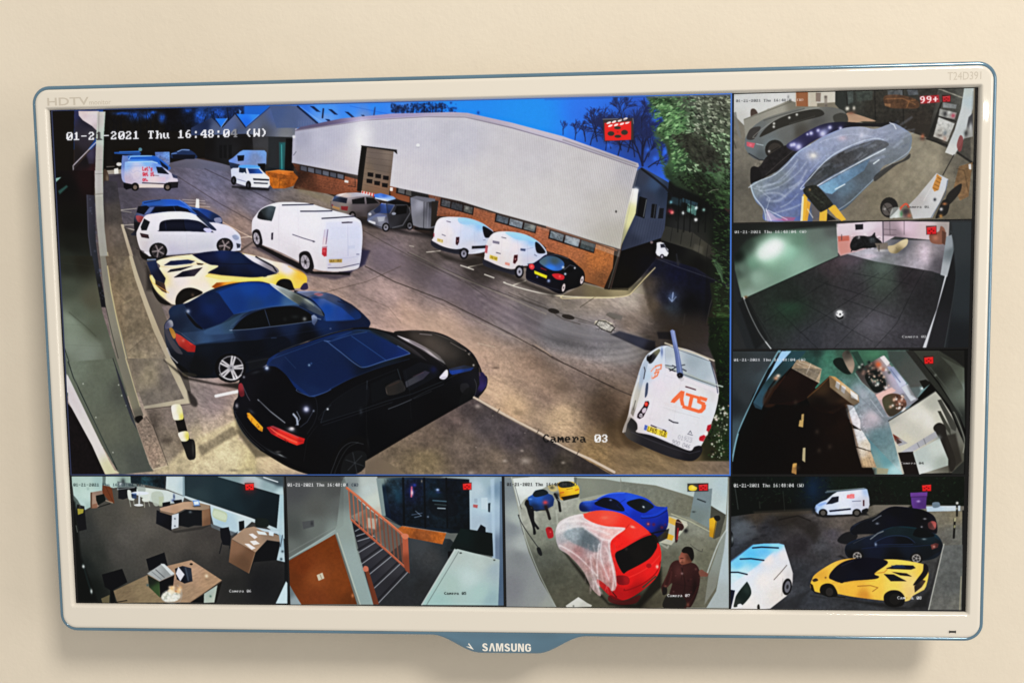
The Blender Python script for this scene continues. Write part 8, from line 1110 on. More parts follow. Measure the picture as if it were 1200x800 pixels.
    # lift with yellow ramps
    v.fill([845, 235, 890, 240, 960, 265, 965, 285, 880, 385, 815, 370, 830, 320], (880, 290, 'a0a090', 850, 360, '989888', 900, 340, '9c9c8c'), 3); v.fill([868, 240, 935, 268, 915, 292, 865, 270], 'b8923c', 2); v.fill([845, 318, 895, 338, 885, 362, 835, 348], 'c09428', 2); v.sf([900, 300, 905, 260, 920, 255, 945, 290, 935, 310, 920, 315, 912, 365, 900, 365], '3a1c1c', 2); v.ln([915, 300, 910, 355], 8, '9c2028', .9); v.glow(955, 312, 11, '17171a', .95); v.ln([820, 375, 860, 400, 865, 390], 10, '8c8c80', .7); v.ln([905, 265, 960, 280], 4, 'b8b0a0', .6)
    # blue coupe
    v.fill([410, 190, 470, 220, 540, 210, 780, 330, 870, 300, 860, 350, 820, 370, 700, 340], '151618', 4, .8)
    v.sf([410, 200, 412, 175, 430, 162, 470, 158, 505, 148, 560, 122, 630, 115, 700, 128, 760, 150, 800, 185, 850, 192, 862, 215, 865, 270, 850, 310, 800, 345, 760, 310, 680, 255, 600, 225, 500, 212, 430, 215], (450, 170, '2448b0', 430, 200, '0e1c50', 600, 130, '1c40c0', 560, 200, '1430b0', 680, 140, '1c48c4', 700, 240, '1028a8', 800, 210, '1434b0', 780, 270, '1026a0', 850, 260, '0e2494', 640, 200, '1838c8', 500, 200, '1028a0', 830, 310, '0c1650'), 1.5)
    v.sf([490, 178, 510, 155, 545, 142, 600, 155, 635, 190, 636, 212, 580, 205], (540, 160, '0c0f20', 600, 190, '0e142c'), 1.5); v.sf([652, 172, 700, 150, 740, 152, 790, 185, 770, 205, 730, 220], (700, 180, '101418', 760, 190, '15202c'), 1.5); v.glow(738, 190, 6, 'd8e0e0', .9, 4, 40); v.glow(570, 155, 7, '8098e0', .7, 4); v.ln([505, 148, 560, 124, 640, 118], 4, '4c78e8', .7, sm=1); v.ln([430, 165, 500, 160], 5, '5078d0', .5); v.ln([645, 150, 600, 180, 660, 230], 2.5, '0c1c70', .6)
    v.ln([730, 238, 800, 230, 855, 195], 12, '1438b8', .95, .6, 1); v.ln([728, 245, 800, 240, 858, 208], 5, '0a1a68', .8, sm=1); v.glow(762, 278, 11, '6c2440', .9, 12); v.glow(790, 280, 9, '5c1c3c', .9); v.glow(762, 277, 4, 'e87858', .8); v.glow(832, 295, 8, '701c34', .8); v.glow(850, 280, 6, '5c1c3c', .7); v.ln([780, 325, 850, 310], 8, '0a0e1c', .8)
    # red hatchback
    v.fill([300, 380, 360, 460, 450, 580, 560, 690, 720, 705, 830, 600, 830, 500, 700, 690, 560, 680], '16140f', 9, .85)
    v.sf([290, 340, 292, 300, 310, 265, 360, 240, 430, 225, 500, 210, 580, 212, 660, 240, 760, 310, 800, 345, 825, 400, 828, 460, 810, 540, 740, 610, 660, 660, 600, 665, 560, 640, 480, 560, 400, 480, 330, 410, 300, 380], (350, 300, 'b0a8a8', 480, 230, 'e03424', 580, 240, 'f04030', 700, 300, 'ea2020', 620, 390, 'e81c18', 650, 560, 'd81414', 780, 500, 'e01818', 700, 620, 'a80c10', 380, 420, 'b05048', 450, 520, '8c3c34', 600, 640, 'b01014', 500, 300, 'cc8880', 820, 440, 'd81c18', 760, 340, 'c01818'), 1.5)
    v.sf([425, 240, 470, 214, 540, 208, 620, 225, 700, 265, 765, 318, 740, 335, 640, 380, 575, 400, 575, 360, 600, 330, 640, 300, 560, 290, 480, 270], (480, 230, 'dc3c2c', 560, 235, 'ee4434', 650, 290, 'e42c20', 720, 310, 'ee2c24', 620, 370, 'ea1c18'), 2); v.glow(540, 245, 20, 'f47058', .5, 8); v.glow(682, 292, 12, 'f8a090', .8, 6, 20); v.ln([640, 310, 665, 280], 4, 'a01810', .6)
    v.sf([592, 435, 640, 400, 740, 345, 800, 335, 808, 380, 800, 410, 760, 460, 660, 515, 630, 525], (650, 450, '0e0c0e', 760, 390, '10100f', 700, 430, '161312'), 1.5); v.glow(650, 405, 8, '4c3c38', .6); v.fill([765, 315, 800, 335, 820, 380, 805, 370, 790, 345], '1c1410', 2)
    v.ln([590, 545, 660, 550, 760, 500, 820, 440], 5, 'f03830', .5, sm=1); v.sf([598, 545, 640, 540, 665, 555, 660, 585, 610, 585], (620, 565, '7c0c14', 650, 560, 'a01418'), 2); v.el(765, 490, 14, 12, 'a81418'); v.ln([640, 610, 720, 590, 800, 530, 825, 470], 6, '90080c', .8, sm=1); v.glow(808, 495, 7, 'f8c0b0', .8, 9); v.ln([735, 600, 800, 545], 9, '3a3c2c', .85); v.sf([570, 640, 640, 668, 720, 640, 700, 680, 620, 690, 560, 670], '5c080c', 3, .7); v.ln([560, 560, 575, 620, 600, 650], 5, '280a08', .7)
    # film over the front
    v.sf([288, 335, 292, 298, 312, 265, 360, 240, 425, 226, 440, 250, 520, 285, 642, 298, 600, 335, 572, 365, 570, 420, 595, 520, 598, 600, 575, 620, 560, 600, 500, 560, 520, 640, 500, 635, 470, 600, 430, 520, 360, 440, 305, 400], (320, 290, 'b8b0b0', 380, 260, 'c0b8b8', 330, 350, '8c9094', 430, 340, '5c6870', 480, 300, 'c8a8a8', 400, 420, '8c6c6c', 470, 380, '66707a', 560, 320, 'd0a8a4', 550, 430, '9c8c8c', 560, 520, 'a87c78', 480, 480, '9c7c78', 480, 560, '887874', 590, 580, '9c7470', 360, 310, '98a0a4', 350, 400, 'a09090', 520, 450, 'a49898'), 2, .92)
    v.sf([330, 330, 370, 300, 430, 295, 490, 340, 520, 380, 500, 420, 440, 400, 370, 370], (380, 330, '7c888e', 450, 360, '4c5a60', 500, 400, '5c666c'), 7, .8)
    for p in ([300, 300, 350, 250, 425, 230], [430, 240, 520, 290, 640, 300], [640, 300, 590, 340, 565, 365], [560, 370, 575, 480, 598, 590], [530, 360, 520, 450, 560, 560], [515, 380, 500, 480, 510, 600], [440, 300, 520, 350, 560, 360], [310, 320, 400, 290, 480, 300, 560, 330], [310, 390, 400, 440, 500, 540], [470, 440, 480, 540, 520, 630], [330, 270, 420, 262, 500, 290], [545, 400, 585, 520, 580, 610]): v.ln(p, R.uniform(8, 22), R.choice(['e0d8d8', 'd4cccc', 'c8c0c4']), .30, 5, 1); v.ln(p, 3, 'e8e0e0', .3, 1.5, 1)
    for i in range(50): x = R.uniform(440, 595); y = R.uniform(370, 600); v.ln([x, y, x+R.uniform(-8, 12), y+R.uniform(20, 60)], R.uniform(3, 12), R.choice(['d4c8c8', 'a08c8c', '745454', 'b8a4a4']), .22, 4)
    v.tex([288, 335, 360, 240, 642, 298, 598, 600, 500, 635], .12, 3)
    # person in a dark red shirt
    v.sf([830, 600, 842, 570, 860, 530, 880, 480, 910, 462, 940, 470, 1000, 480, 1025, 520, 1025, 580, 1010, 640, 980, 700, 950, 700, 880, 690, 870, 640, 885, 580, 860, 600, 850, 620, 838, 640], (870, 540, '3c1a18', 930, 520, '42201e', 980, 560, '381a1a', 920, 600, '351818', 1000, 640, '2c1414', 950, 650, '321818'), 1.5)
    v.sf([842, 705, 850, 650, 880, 640, 940, 650, 960, 690, 955, 705], '23201c', 2); v.sf([925, 440, 930, 425, 945, 415, 975, 420, 990, 445, 985, 470, 960, 480, 935, 485, 920, 470], (935, 450, '8c5040', 950, 470, '74402f', 970, 450, '4c2a20'), 1.5); v.sf([934, 412, 952, 394, 982, 397, 994, 418, 996, 448, 985, 466, 974, 446, 962, 428, 940, 424], '14100e', 1.5); v.sf([918, 448, 925, 440, 932, 460, 928, 480, 940, 488, 925, 478], '8a5040', 2, .8); v.ln([928, 452, 942, 452], 4, '2c1410', .8); v.ln([926, 472, 940, 474], 3, '3c1c18', .7)
    v.ln([845, 600, 850, 560, 880, 500], 5, '5a2c28', .5, sm=1); v.ln([940, 490, 930, 560], 3, '1e0c0c', .6); v.ln([890, 580, 1000, 600], 3, '241010', .4)
    for i in range(8): x = R.uniform(890, 1010); y = R.uniform(490, 650); v.glow(x, y, R.uniform(3, 6), R.choice(['7c5450', '1c0a0a', '5a2c2a']), .5)
    v.ln([880, 520, 870, 580, 850, 600], 9, '5c2e2c', .4, 3, 1); v.glow(915, 520, 20, '5c302e', .5, 34); v.glow(1000, 600, 14, '180a0a', .7, 50); v.ln([930, 500, 950, 580, 940, 640], 4, '1e0e0e', .6, 2, 1); v.glow(945, 462, 7, 'a06450', .5, 12); v.ln([932, 462, 924, 468, 930, 472], 3, 'a8705c', .7)
    v.glow(935, 530, 6, 'a88c8c', .6); v.sf([838, 600, 856, 600, 858, 630, 845, 640, 835, 635], '1c1616', 2); v.glow(850, 595, 6, '7c4c3c', .8); v.sf([1020, 520, 1035, 510, 1050, 520, 1068, 530, 1065, 545, 1045, 545, 1028, 545], '704438', 2); v.ln([1020, 550, 1040, 555], 3, '60382c', .6); v.ln([950, 705, 990, 655, 1015, 600], 10, '3a1a18', .8, 1, 1); v.glow(965, 690, 8, '7c4838', .7, 12)
    v.fill([340, 695, 405, 650, 450, 680, 475, 692, 470, 700, 345, 702], (400, 670, 'b0b0a8', 440, 695, 'a0a098'), 2); v.glow(380, 696, 4, '303030', .8)
    v.soft(1); v.crisp(.45, 1, .25, 6, 1.05); v.grain(.008); v.fr(585, 550, 4.364)
    v.fill([962, 70, 1070, 68, 1070, 110, 962, 112], '201c1c', 2, .9); v.sf([970, 85, 985, 78, 1000, 85, 1012, 92, 1005, 105, 985, 108, 970, 102], 'f0d030', 2); v.glow(992, 90, 9, 'fff090', .6); rec_icon(v, 1020, 74, 46, 33, 'd81c24')
    stamp(v, 594, 565.3, 83, '181818', .9, 3.8, each={k: '3c3c3c' for k in range(20, 27)}); stamp(v, 782, 695.5, 27, 'f0f0f0', .95, 3.4, 'Camera 07'); return v
A_, B_, C_, D_, E_, F_, G_, H_, I_, J_, K_, L_, O_ = (20, 60, 5), (240, 90, 5), (460, 90, 5), (640, 90, 5), (60, 200, 5), (280, 200, 5), (480, 220, 5), (640, 220, 5), (60, 300, 5), (60, 420, 5), (180, 310, 5), (260, 370, 5), (660, 380, 5)
# outlines of the subjects each picture shows: the picture is cut along them into its own parts
SUBJECTS = {
 'paint_car_park': [
  ((0, 0, 1), 'shed_image', 'pictured long pale shed with a brick base', [343, 191, 347, 151, 430, 139, 500, 132, 548, 132, 600, 144, 748, 192, 790, 215, 783, 285, 730, 338, 708, 337, 640, 322, 560, 290, 500, 262, 380, 236, 344, 218]),
  (D_, 'hedge_image', 'pictured tall leafy hedge on the right', [600, 116, 1082, 98, 1082, 780, 1000, 740, 760, 640, 700, 500, 640, 330, 690, 260]),
  (A_, 'van_image', 'pictured white van with red writing at the far end', [632, 650, 790, 645, 870, 690, 943, 740, 940, 800, 640, 812, 628, 740]),
  (B_, 'van_image', 'pictured white van by the far shed door', [140, 490, 225, 430, 350, 432, 362, 512, 350, 555, 200, 548, 142, 540]),
  (B_, 'pickup_truck_image', 'pictured white pickup beside the orange skip', [153, 545, 205, 520, 310, 520, 382, 595, 378, 655, 256, 665, 158, 635]),
  (B_, 'skip_image', 'pictured orange skip against the shed', [355, 560, 430, 546, 515, 555, 548, 590, 520, 640, 400, 655, 385, 640]),
  (F_, 'car_image', 'pictured grey hatchback parked at the shed', [540, 185, 575, 140, 720, 130, 825, 185, 830, 262, 690, 286, 545, 225]),
  (F_, 'car_image', 'pictured small silver and black city car', [755, 250, 872, 180, 1000, 190, 1024, 320, 980, 350, 860, 358, 752, 305]),
  (F_, 'cabinet_image', 'pictured grey metal cabinet at the shed wall', [1005, 158, 1165, 170, 1150, 345, 1020, 330]),
  (G_, 'van_image', 'pictured plain white van nearer the cabinet', [130, 300, 165, 190, 280, 172, 420, 205, 492, 265, 450, 385, 318, 420, 128, 340]),
  (G_, 'van_image', 'pictured white van with small lettering beside the dark coupe', [432, 420, 458, 310, 520, 258, 680, 275, 805, 385, 680, 490, 642, 530, 430, 455]),
  (G_, 'car_image', 'pictured dark coupe with lit red lamps at the end of the row', [682, 500, 720, 445, 860, 388, 980, 450, 1025, 540, 900, 622, 685, 545]),
  (E_, 'car_image', 'pictured blue hatchback behind the white hatchback', [485, 300, 530, 200, 610, 172, 770, 180, 900, 225, 1000, 290, 960, 310, 850, 262, 700, 240, 555, 262, 500, 350]),
  (E_, 'car_image', 'pictured white hatchback in the left row', [500, 370, 555, 262, 700, 240, 850, 260, 1100, 370, 1110, 455, 900, 482, 640, 522, 530, 480]),
  (F_, 'van_image', 'pictured long white van in the middle of the yard', [76, 330, 130, 220, 240, 186, 420, 195, 700, 285, 724, 380, 700, 585, 400, 600, 90, 440]),
  (E_, 'car_image', 'pictured yellow sports car with a black roof', [562, 522, 830, 490, 1000, 468, 1300, 530, 1490, 610, 1505, 690, 1200, 650, 900, 715, 730, 785, 592, 670]),
  (K_, 'car_image', 'pictured dark blue coupe between the yellow and the black car', [62, 375, 95, 250, 420, 120, 680, 112, 1040, 172, 1270, 340, 900, 400, 540, 560, 520, 680, 380, 680, 90, 540]),
  (L_, 'car_image', 'pictured black estate car in the foreground', [68, 545, 100, 380, 340, 210, 760, 75, 1200, 88, 1470, 220, 1555, 380, 1400, 590, 860, 900, 600, 920, 300, 820, 120, 690]),
  (J_, 'bollard_image', 'pictured black and white bollard', [704, 285, 750, 268, 846, 490, 840, 590, 805, 590]),
  (O_, 'van_image', 'pictured white van with orange ATS lettering', [352, 640, 430, 330, 500, 170, 590, 125, 860, 215, 912, 400, 815, 740, 740, 800, 400, 680]),
  ((78, 155, 1), 'time_stamp', 'white date and time line on the large picture', [-1, 0, 237, -5, 237, 6, -1, 11]),
  ((636, 508, 1), 'camera_name', 'Camera 03 caption on the large picture', [-1, -1, 79, -1, 79, 11, -1, 11]),
  (D_, 'record_icon', 'red clapperboard icon on the large picture', [331, 240, 514, 240, 514, 378, 331, 380])],
 'paint_covered_saloon': [
  ((850, 95, 4), 'car_image', 'pictured grey hatchback at the rear of the garage', [92, 290, 155, 195, 360, 125, 510, 125, 572, 190, 440, 210, 290, 300, 190, 372, 108, 340]),
  ((850, 95, 4), 'car_image', 'pictured blue saloon wrapped in clear film', [120, 490, 340, 330, 560, 220, 790, 198, 872, 255, 855, 345, 710, 450, 530, 610, 190, 652]),
  ((850, 95, 4), 'step_ladder_image', 'pictured yellow step ladder with a black top', [355, 650, 375, 498, 440, 500, 500, 575, 566, 650]),
  ((850, 95, 4), 'alert_badge', 'red 99+ badge on the covered saloon picture', [910, 68, 1006, 64, 1006, 106, 912, 110]),
  ((850, 95, 4), 'record_icon', 'small red icon beside the 99+ badge', [1014, 66, 1058, 64, 1058, 102, 1014, 102])],
 'paint_empty_unit': [((850, 250, 4), 'ball_image', 'pictured small white ball on the dark floor', [518, 472, 536, 454, 554, 472, 536, 492]),
  ((850, 250, 4), 'record_icon', 'small red icon on the empty room picture', [940, 58, 992, 58, 992, 102, 940, 102])],
 'paint_store_room': [((850, 400, 4), 'carton_image', 'pictured carton with pale tape, farthest left', [310, 125, 335, 85, 452, 128, 440, 195, 380, 270, 230, 230]),
  ((850, 400, 4), 'carton_image', 'pictured carton with white labels', [486, 160, 515, 165, 622, 250, 628, 285, 600, 300, 500, 335, 385, 260]),
  ((850, 400, 4), 'record_icon', 'small red icon on the store room picture', [928, 66, 978, 66, 978, 106, 928, 106])],
 'paint_yard_other_side': [
  ((850, 550, 4), 'van_image', 'pictured small white van by the hedge', [418, 180, 505, 112, 650, 84, 674, 130, 668, 190, 616, 222, 440, 220]),
  ((850, 550, 4), 'wheelie_bin_image', 'pictured purple wheelie bin', [866, 106, 948, 104, 940, 184, 872, 184]),
  ((850, 550, 4), 'car_image', 'pictured black estate car farthest from the camera', [585, 290, 700, 220, 790, 172, 930, 190, 992, 285, 940, 285, 880, 266, 800, 264, 600, 305]),
  ((850, 550, 4), 'car_image', 'pictured dark blue coupe behind the yellow car', [560, 380, 640, 318, 800, 265, 940, 285, 1018, 360, 990, 410, 700, 418, 600, 428]),
  ((850, 550, 4), 'car_image', 'pictured yellow sports car seen from the other side', [398, 540, 470, 455, 600, 415, 900, 435, 952, 485, 930, 560, 800, 642, 600, 597, 480, 594, 405, 570]),
  ((850, 550, 4), 'van_image', 'pictured white van with black roof bars, cut off at the left', [24, 438, 130, 352, 270, 348, 316, 500, 300, 585, 212, 648, 24, 648]),
  ((850, 550, 4), 'time_stamp', 'white date and time line on the yellow car picture', [38, 62, 374, 62, 374, 84, 38, 84]),
  ((850, 550, 4), 'record_icon', 'small red icon on the yellow car picture', [917, 65, 968, 65, 968, 104, 917, 104])],
 'paint_office': [
  ((70, 550, 4.444), 'desk_image', 'pictured desk under the dark screen', [505, 210, 690, 165, 785, 185, 785, 288, 582, 318, 502, 280]),
  ((70, 550, 4.444), 'desk_image', 'pictured desk with papers on the right', [880, 470, 895, 360, 960, 305, 1150, 345, 1130, 470, 985, 540]),
  ((70, 550, 4.444), 'desk_image', 'pictured desk in front with a bowl and a laptop', [280, 630, 560, 500, 685, 470, 845, 575, 690, 690, 300, 690]),
  ((70, 550, 4.444), 'chair_image', 'pictured black chair farthest left', [220, 545, 325, 515, 352, 585, 270, 630]),
  ((70, 550, 4.444), 'chair_image', 'pictured black chair behind the front desk', [450, 465, 545, 430, 562, 495, 465, 540]),
  ((70, 550, 4.444), 'chair_image', 'pictured black chair by the desk with papers', [835, 305, 880, 298, 890, 395, 838, 400]),
  ((70, 550, 4.444), 'table_image', 'pictured round white table', [372, 120, 418, 112, 465, 120, 436, 186, 388, 186]),
  ((70, 550, 4.444), 'record_icon', 'small red icon on the office picture', [961, 66, 1016, 66, 1016, 110, 961, 110])],
 'paint_stair_hall': [
  ((325, 550, 4.444), 'door_image', 'pictured orange brown door', [60, 480, 300, 335, 415, 695, 120, 695]),
  ((325, 550, 4.444), 'doormat_image', 'pictured orange doormat', [625, 308, 650, 293, 880, 330, 860, 388]),
  ((325, 550, 4.444), 'staircase_image', 'pictured grey stairs with pale nosings', [385, 270, 420, 275, 690, 530, 525, 695]),
  ((325, 550, 4.444), 'handrail_image', 'pictured orange wooden banister', [360, 92, 500, 200, 655, 330, 686, 345, 690, 540, 580, 440, 385, 265]),
  ((325, 550, 4.444), 'cabinet_image', 'pictured pale cabinet top in the corner', [755, 695, 930, 412, 1158, 468, 1150, 695]),
  ((325, 550, 4.444), 'record_icon', 'small red icon on the stair picture', [961, 64, 1016, 64, 1016, 108, 961, 108])],
 'paint_workshop': [
  ((585, 550, 4.364), 'car_image', 'pictured small blue car at the far end', [140, 165, 165, 115, 240, 103, 282, 150, 240, 210, 155, 205]),
  ((585, 550, 4.364), 'car_image', 'pictured yellow car at the far end', [300, 72, 375, 60, 410, 110, 400, 140, 315, 152]),
  ((585, 550, 4.364), 'person_image', 'pictured standing person in black', [130, 170, 150, 156, 178, 220, 205, 302, 180, 330, 148, 225]),
  ((585, 550, 4.364), 'car_image', 'pictured bright blue coupe behind the red car', [410, 200, 430, 162, 560, 122, 700, 128, 862, 200, 850, 310, 800, 345, 680, 255, 500, 210]),
  ((585, 550, 4.364), 'car_image', 'pictured red hatchback under torn film', [288, 340, 360, 240, 540, 208, 700, 265, 828, 440, 740, 610, 600, 665, 480, 570, 300, 385]),
  ((585, 550, 4.364), 'person_image', 'pictured person in a dark red shirt', [830, 620, 870, 500, 925, 465, 935, 410, 985, 395, 1002, 470, 1065, 535, 1020, 600, 985, 695, 845, 695]),
  ((585, 550, 4.364), 'record_icon', 'yellow and red icons on the workshop picture', [960, 66, 1074, 64, 1074, 114, 960, 114])]}
# ---------------------------------------------------------------- helpers for real geometry
def W(x, y, z): return Vector((x*.001, z*.001, y*.001+HEIGHT))       # panel millimetres -> world metres
def obj(name, me, mat, parent=None, label=None, smooth_angle=None):
    if isinstance(me, bmesh.types.BMesh):
        m = bpy.data.meshes.new(name); me.to_mesh(m); me.free(); me = m
    if mat is not None: me.materials.clear(); me.materials.append(mat)
    o = bpy.data.objects.new(name, me); COL.objects.link(o)
    if parent is not None:
        o.parent = parent; o.matrix_parent_inverse = parent.matrix_world.inverted()
    if label: o['label'] = label
    return o
def nodes(name):
    m = bpy.data.materials.new(name); m.use_nodes = True; nt = m.node_tree
    return m, nt, nt.nodes['Principled BSDF']
def N(nt, t, **k):
    n = nt.nodes.new(t)
    for a, b in k.items(): setattr(n, a, b)
    return n
def plastic(name, col, rough, var=.03, bump=.0, scale=40, coat=0, spec=.5, metal=0, trans=0):
    m, nt, p = nodes(name); L = nt.links.new
    tc = N(nt, 'ShaderNodeTexCoord'); nz = N(nt, 'ShaderNodeTexNoise'); nz.inputs['Scale'].default_value = scale; nz.inputs['Detail'].default_value = 6
    L(tc.outputs['Object'], nz.inputs['Vector'])
    mr = N(nt, 'ShaderNodeMapRange'); mr.inputs['To Min'].default_value = 1-var; mr.inputs['To Max'].default_value = 1+var; L(nz.outputs['Fac'], mr.inputs['Value'])
    mx = N(nt, 'ShaderNodeVectorMath', operation='SCALE'); mx.inputs[0].default_value = col; L(mr.outputs[0], mx.inputs['Scale']); L(mx.outputs[0], p.inputs['Base Color'])
    r2 = N(nt, 'ShaderNodeMapRange'); r2.inputs['To Min'].default_value = rough*.8; r2.inputs['To Max'].default_value = rough*1.25; L(nz.outputs['Fac'], r2.inputs['Value']); L(r2.outputs[0], p.inputs['Roughness'])
    p.inputs['Specular IOR Level'].default_value = spec; p.inputs['Coat Weight'].default_value = coat; p.inputs['Coat Roughness'].default_value = .04
    p.inputs['Metallic'].default_value = metal; p.inputs['Transmission Weight'].default_value = trans
    if bump:
        b = N(nt, 'ShaderNodeBump'); b.inputs['Strength'].default_value = bump; b.inputs['Distance'].default_value = .0006; L(nz.outputs['Fac'], b.inputs['Height']); L(b.outputs[0], p.inputs['Normal'])
    return m
# ---------------------------------------------------------------- painted wall
def wall_material():
    m, nt, p = nodes('painted_plaster'); L = nt.links.new
    tc = N(nt, 'ShaderNodeTexCoord')
    big = N(nt, 'ShaderNodeTexNoise'); big.inputs['Scale'].default_value = 4; big.inputs['Detail'].default_value = 4
    fine = N(nt, 'ShaderNodeTexNoise'); fine.inputs['Scale'].default_value = 420; fine.inputs['Detail'].default_value = 5
    roll = N(nt, 'ShaderNodeTexNoise'); roll.inputs['Scale'].default_value = 60; roll.inputs['Detail'].default_value = 5; roll.inputs['Roughness'].default_value = .6
    spot = N(nt, 'ShaderNodeTexVoronoi'); spot.inputs['Scale'].default_value = 6.5
    for n in (big, fine, roll, spot): L(tc.outputs['Object'], n.inputs['Vector'])
    cr = N(nt, 'ShaderNodeValToRGB'); e = cr.color_ramp.elements
    e[0].position = .3; e[0].color = (.735, .660, .545, 1); e[1].position = .72; e[1].color = (.775, .705, .590, 1); L(big.outputs['Fac'], cr.inputs[0])
    mr = N(nt, 'ShaderNodeMapRange'); mr.inputs['From Min'].default_value = .0; mr.inputs['From Max'].default_value = .018; mr.inputs['To Min'].default_value = .55; mr.inputs['To Max'].default_value = 1; L(spot.outputs['Distance'], mr.inputs['Value'])
    m1 = N(nt, 'ShaderNodeMapRange'); m1.inputs['To Min'].default_value = .975; m1.inputs['To Max'].default_value = 1.025; L(roll.outputs['Fac'], m1.inputs['Value'])
    mu = N(nt, 'ShaderNodeMath', operation='MULTIPLY'); L(mr.outputs[0], mu.inputs[0]); L(m1.outputs[0], mu.inputs[1])
    sc = N(nt, 'ShaderNodeVectorMath', operation='SCALE'); L(cr.outputs[0], sc.inputs[0]); L(mu.outputs[0], sc.inputs['Scale']); L(sc.outputs[0], p.inputs['Base Color'])
    ad = N(nt, 'ShaderNodeMath', operation='MULTIPLY_ADD'); ad.inputs[1].default_value = .35; L(fine.outputs['Fac'], ad.inputs[0]); L(roll.outputs['Fac'], ad.inputs[2])
    b = N(nt, 'ShaderNodeBump'); b.inputs['Strength'].default_value = .22; b.inputs['Distance'].default_value = .0015; L(ad.outputs[0], b.inputs['Height']); L(b.outputs[0], p.inputs['Normal'])
    p.inputs['Roughness'].default_value = .62; p.inputs['Specular IOR Level'].default_value = .3
    return m
WALL_Z = 46.0
bm = bmesh.new()
for x, y, z in ((-2000, -1500, WALL_Z), (2600, -1500, WALL_Z), (2600, 1300, WALL_Z), (-2000, 1300, WALL_Z), (-2000, -1500, WALL_Z+100), (2600, -1500, WALL_Z+100), (2600, 1300, WALL_Z+100), (-2000, 1300, WALL_Z+100)): bm.verts.new(W(x, y, z))
bm.verts.ensure_lookup_table()
for f in ((0, 1, 2, 3), (7, 6, 5, 4), (0, 4, 5, 1), (1, 5, 6, 2), (2, 6, 7, 3), (3, 7, 4, 0)): bm.faces.new([bm.verts[i] for i in f])
bmesh.ops.recalc_face_normals(bm, faces=bm.faces)
wall = obj('wall', bm, wall_material()); wall['kind'] = 'structure'; wall['label'] = 'cream painted plaster wall behind the monitor'
# ---------------------------------------------------------------- the monitor
tv = bpy.data.objects.new('tv_monitor', None); COL.objects.link(tv); tv.location = W(0, 0, WALL_Z)
tv['label'] = 'wall mounted white monitor with blue edge showing eight security camera pictures'; tv['category'] = 'monitor'
bpy.context.view_layer.update()
white = plastic('white_gloss_plastic', (.75, .705, .625), .035, .012, 0, 30, 0, .5)
back_white = plastic('white_back_plastic', (.70, .66, .58), .35, .03, .1, 60)
blue = plastic('blue_acrylic', (.105, .215, .310), .14, .25, 0, 26, .8, .6, .35)
black = plastic('black_panel_glass', (.004, .004, .0045), .25, .1, 0, 30, 0, .25)
dark = plastic('dark_slot', (.012, .011, .010), .3)
grey_print = plastic('grey_print', (.56, .51, .43), .3)
silver = plastic('silver_print_and_glint', (.86, .83, .76), .22, .02, 0, 40, 0, .6)
steel = plastic('bracket_steel', (.08, .08, .08), .45, .05, .1, 60, 0, .5, .6)
def rr(l, r, b, t, rad, n=8, step=6.):
    P = []
    def arc(cx, cy, a0):
        for i in range(n+1):
            a = a0+math.pi/2*i/n; P.append((cx+rad*math.cos(a), cy+rad*math.sin(a)))
    def edge(p, q):
        k = max(int(math.hypot(q[0]-p[0], q[1]-p[1])/step), 1)
        for i in range(1, k): P.append((p[0]+(q[0]-p[0])*i/k, p[1]+(q[1]-p[1])*i/k))
    arc(r-rad, b+rad, -math.pi/2); edge((r, b+rad), (r, t-rad)); arc(r-rad, t-rad, 0); edge((r-rad, t), (l+rad, t)); arc(l+rad, t-rad, math.pi/2)
    edge((l, t-rad), (l, b+rad)); arc(l+rad, b+rad, math.pi); edge((l+rad, b), (r-rad, b))
    return P
def loft(loops, cap0=False, cap1=False, smooth_=True):
    bm = bmesh.new(); vs_ = [[bm.verts.new(W(*p)) for p in lp] for lp in loops]; n = len(vs_[0])
    for a, b in zip(vs_[:-1], vs_[1:]):
        for i in range(n): f = bm.faces.new((a[i], a[(i+1) % n], b[(i+1) % n], b[i])); f.smooth = smooth_
    if cap0: bm.faces.new(vs_[0])
    if cap1: bm.faces.new(vs_[-1][::-1])
    bmesh.ops.recalc_face_normals(bm, faces=bm.faces); return bm
# loops share one point count: the same outline measured at growing insets
OUT = dict(l=-275.2, r=275.2, b=-165.7, t=162.6)
def outline(inset, rad, z, base=None):
    n = 8
    k = base or OUT; return [(x, y, z) for x, y in rr_fixed(k['l']+inset, k['r']-inset, k['b']+inset, k['t']-inset, rad)]
NE = (54, 92)
def rr_fixed(l, r, b, t, rad, n=8):
    P = []
    def arc(cx, cy, a0):
        for i in range(n+1):
            a = a0+math.pi/2*i/n; P.append((cx+rad*math.cos(a), cy+rad*math.sin(a)))
    def edge(p, q, k):
        for i in range(1, k): P.append((p[0]+(q[0]-p[0])*i/k, p[1]+(q[1]-p[1])*i/k))
    arc(r-rad, b+rad, -math.pi/2); edge((r, b+rad), (r, t-rad), 12); arc(r-rad, t-rad, 0); edge((r-rad, t), (l+rad, t), 20); arc(l+rad, t-rad, math.pi/2)
    edge((l, t-rad), (l, b+rad), 12); arc(l+rad, b+rad, math.pi); edge((l+rad, b), (r-rad, b), 240)
    return P
IN = dict(l=-265.6, r=265.6, b=-148.75, t=148.75)
front = loft([outline(0, .5, 1.5, IN), outline(0, .5, -1.0, IN), outline(-.35, .7, -1.7, IN), outline(-1.1, 1.2, -2.75, IN), outline(-1.5, 1.5, -2.97, IN), outline(-1.8, 1.7, -3.0, IN), outline(-2.1, 2, -3.0, IN),
              outline(4.6, 6.2, -3.0), outline(4.2, 6.6, -3.0), outline(3.2, 7.4, -2.9), outline(2.4, 8.2, -2.4), outline(2.3, 8.3, -1.8), outline(2.3, 8.3, 7)])
bezel = obj('front_bezel', front, white, tv)
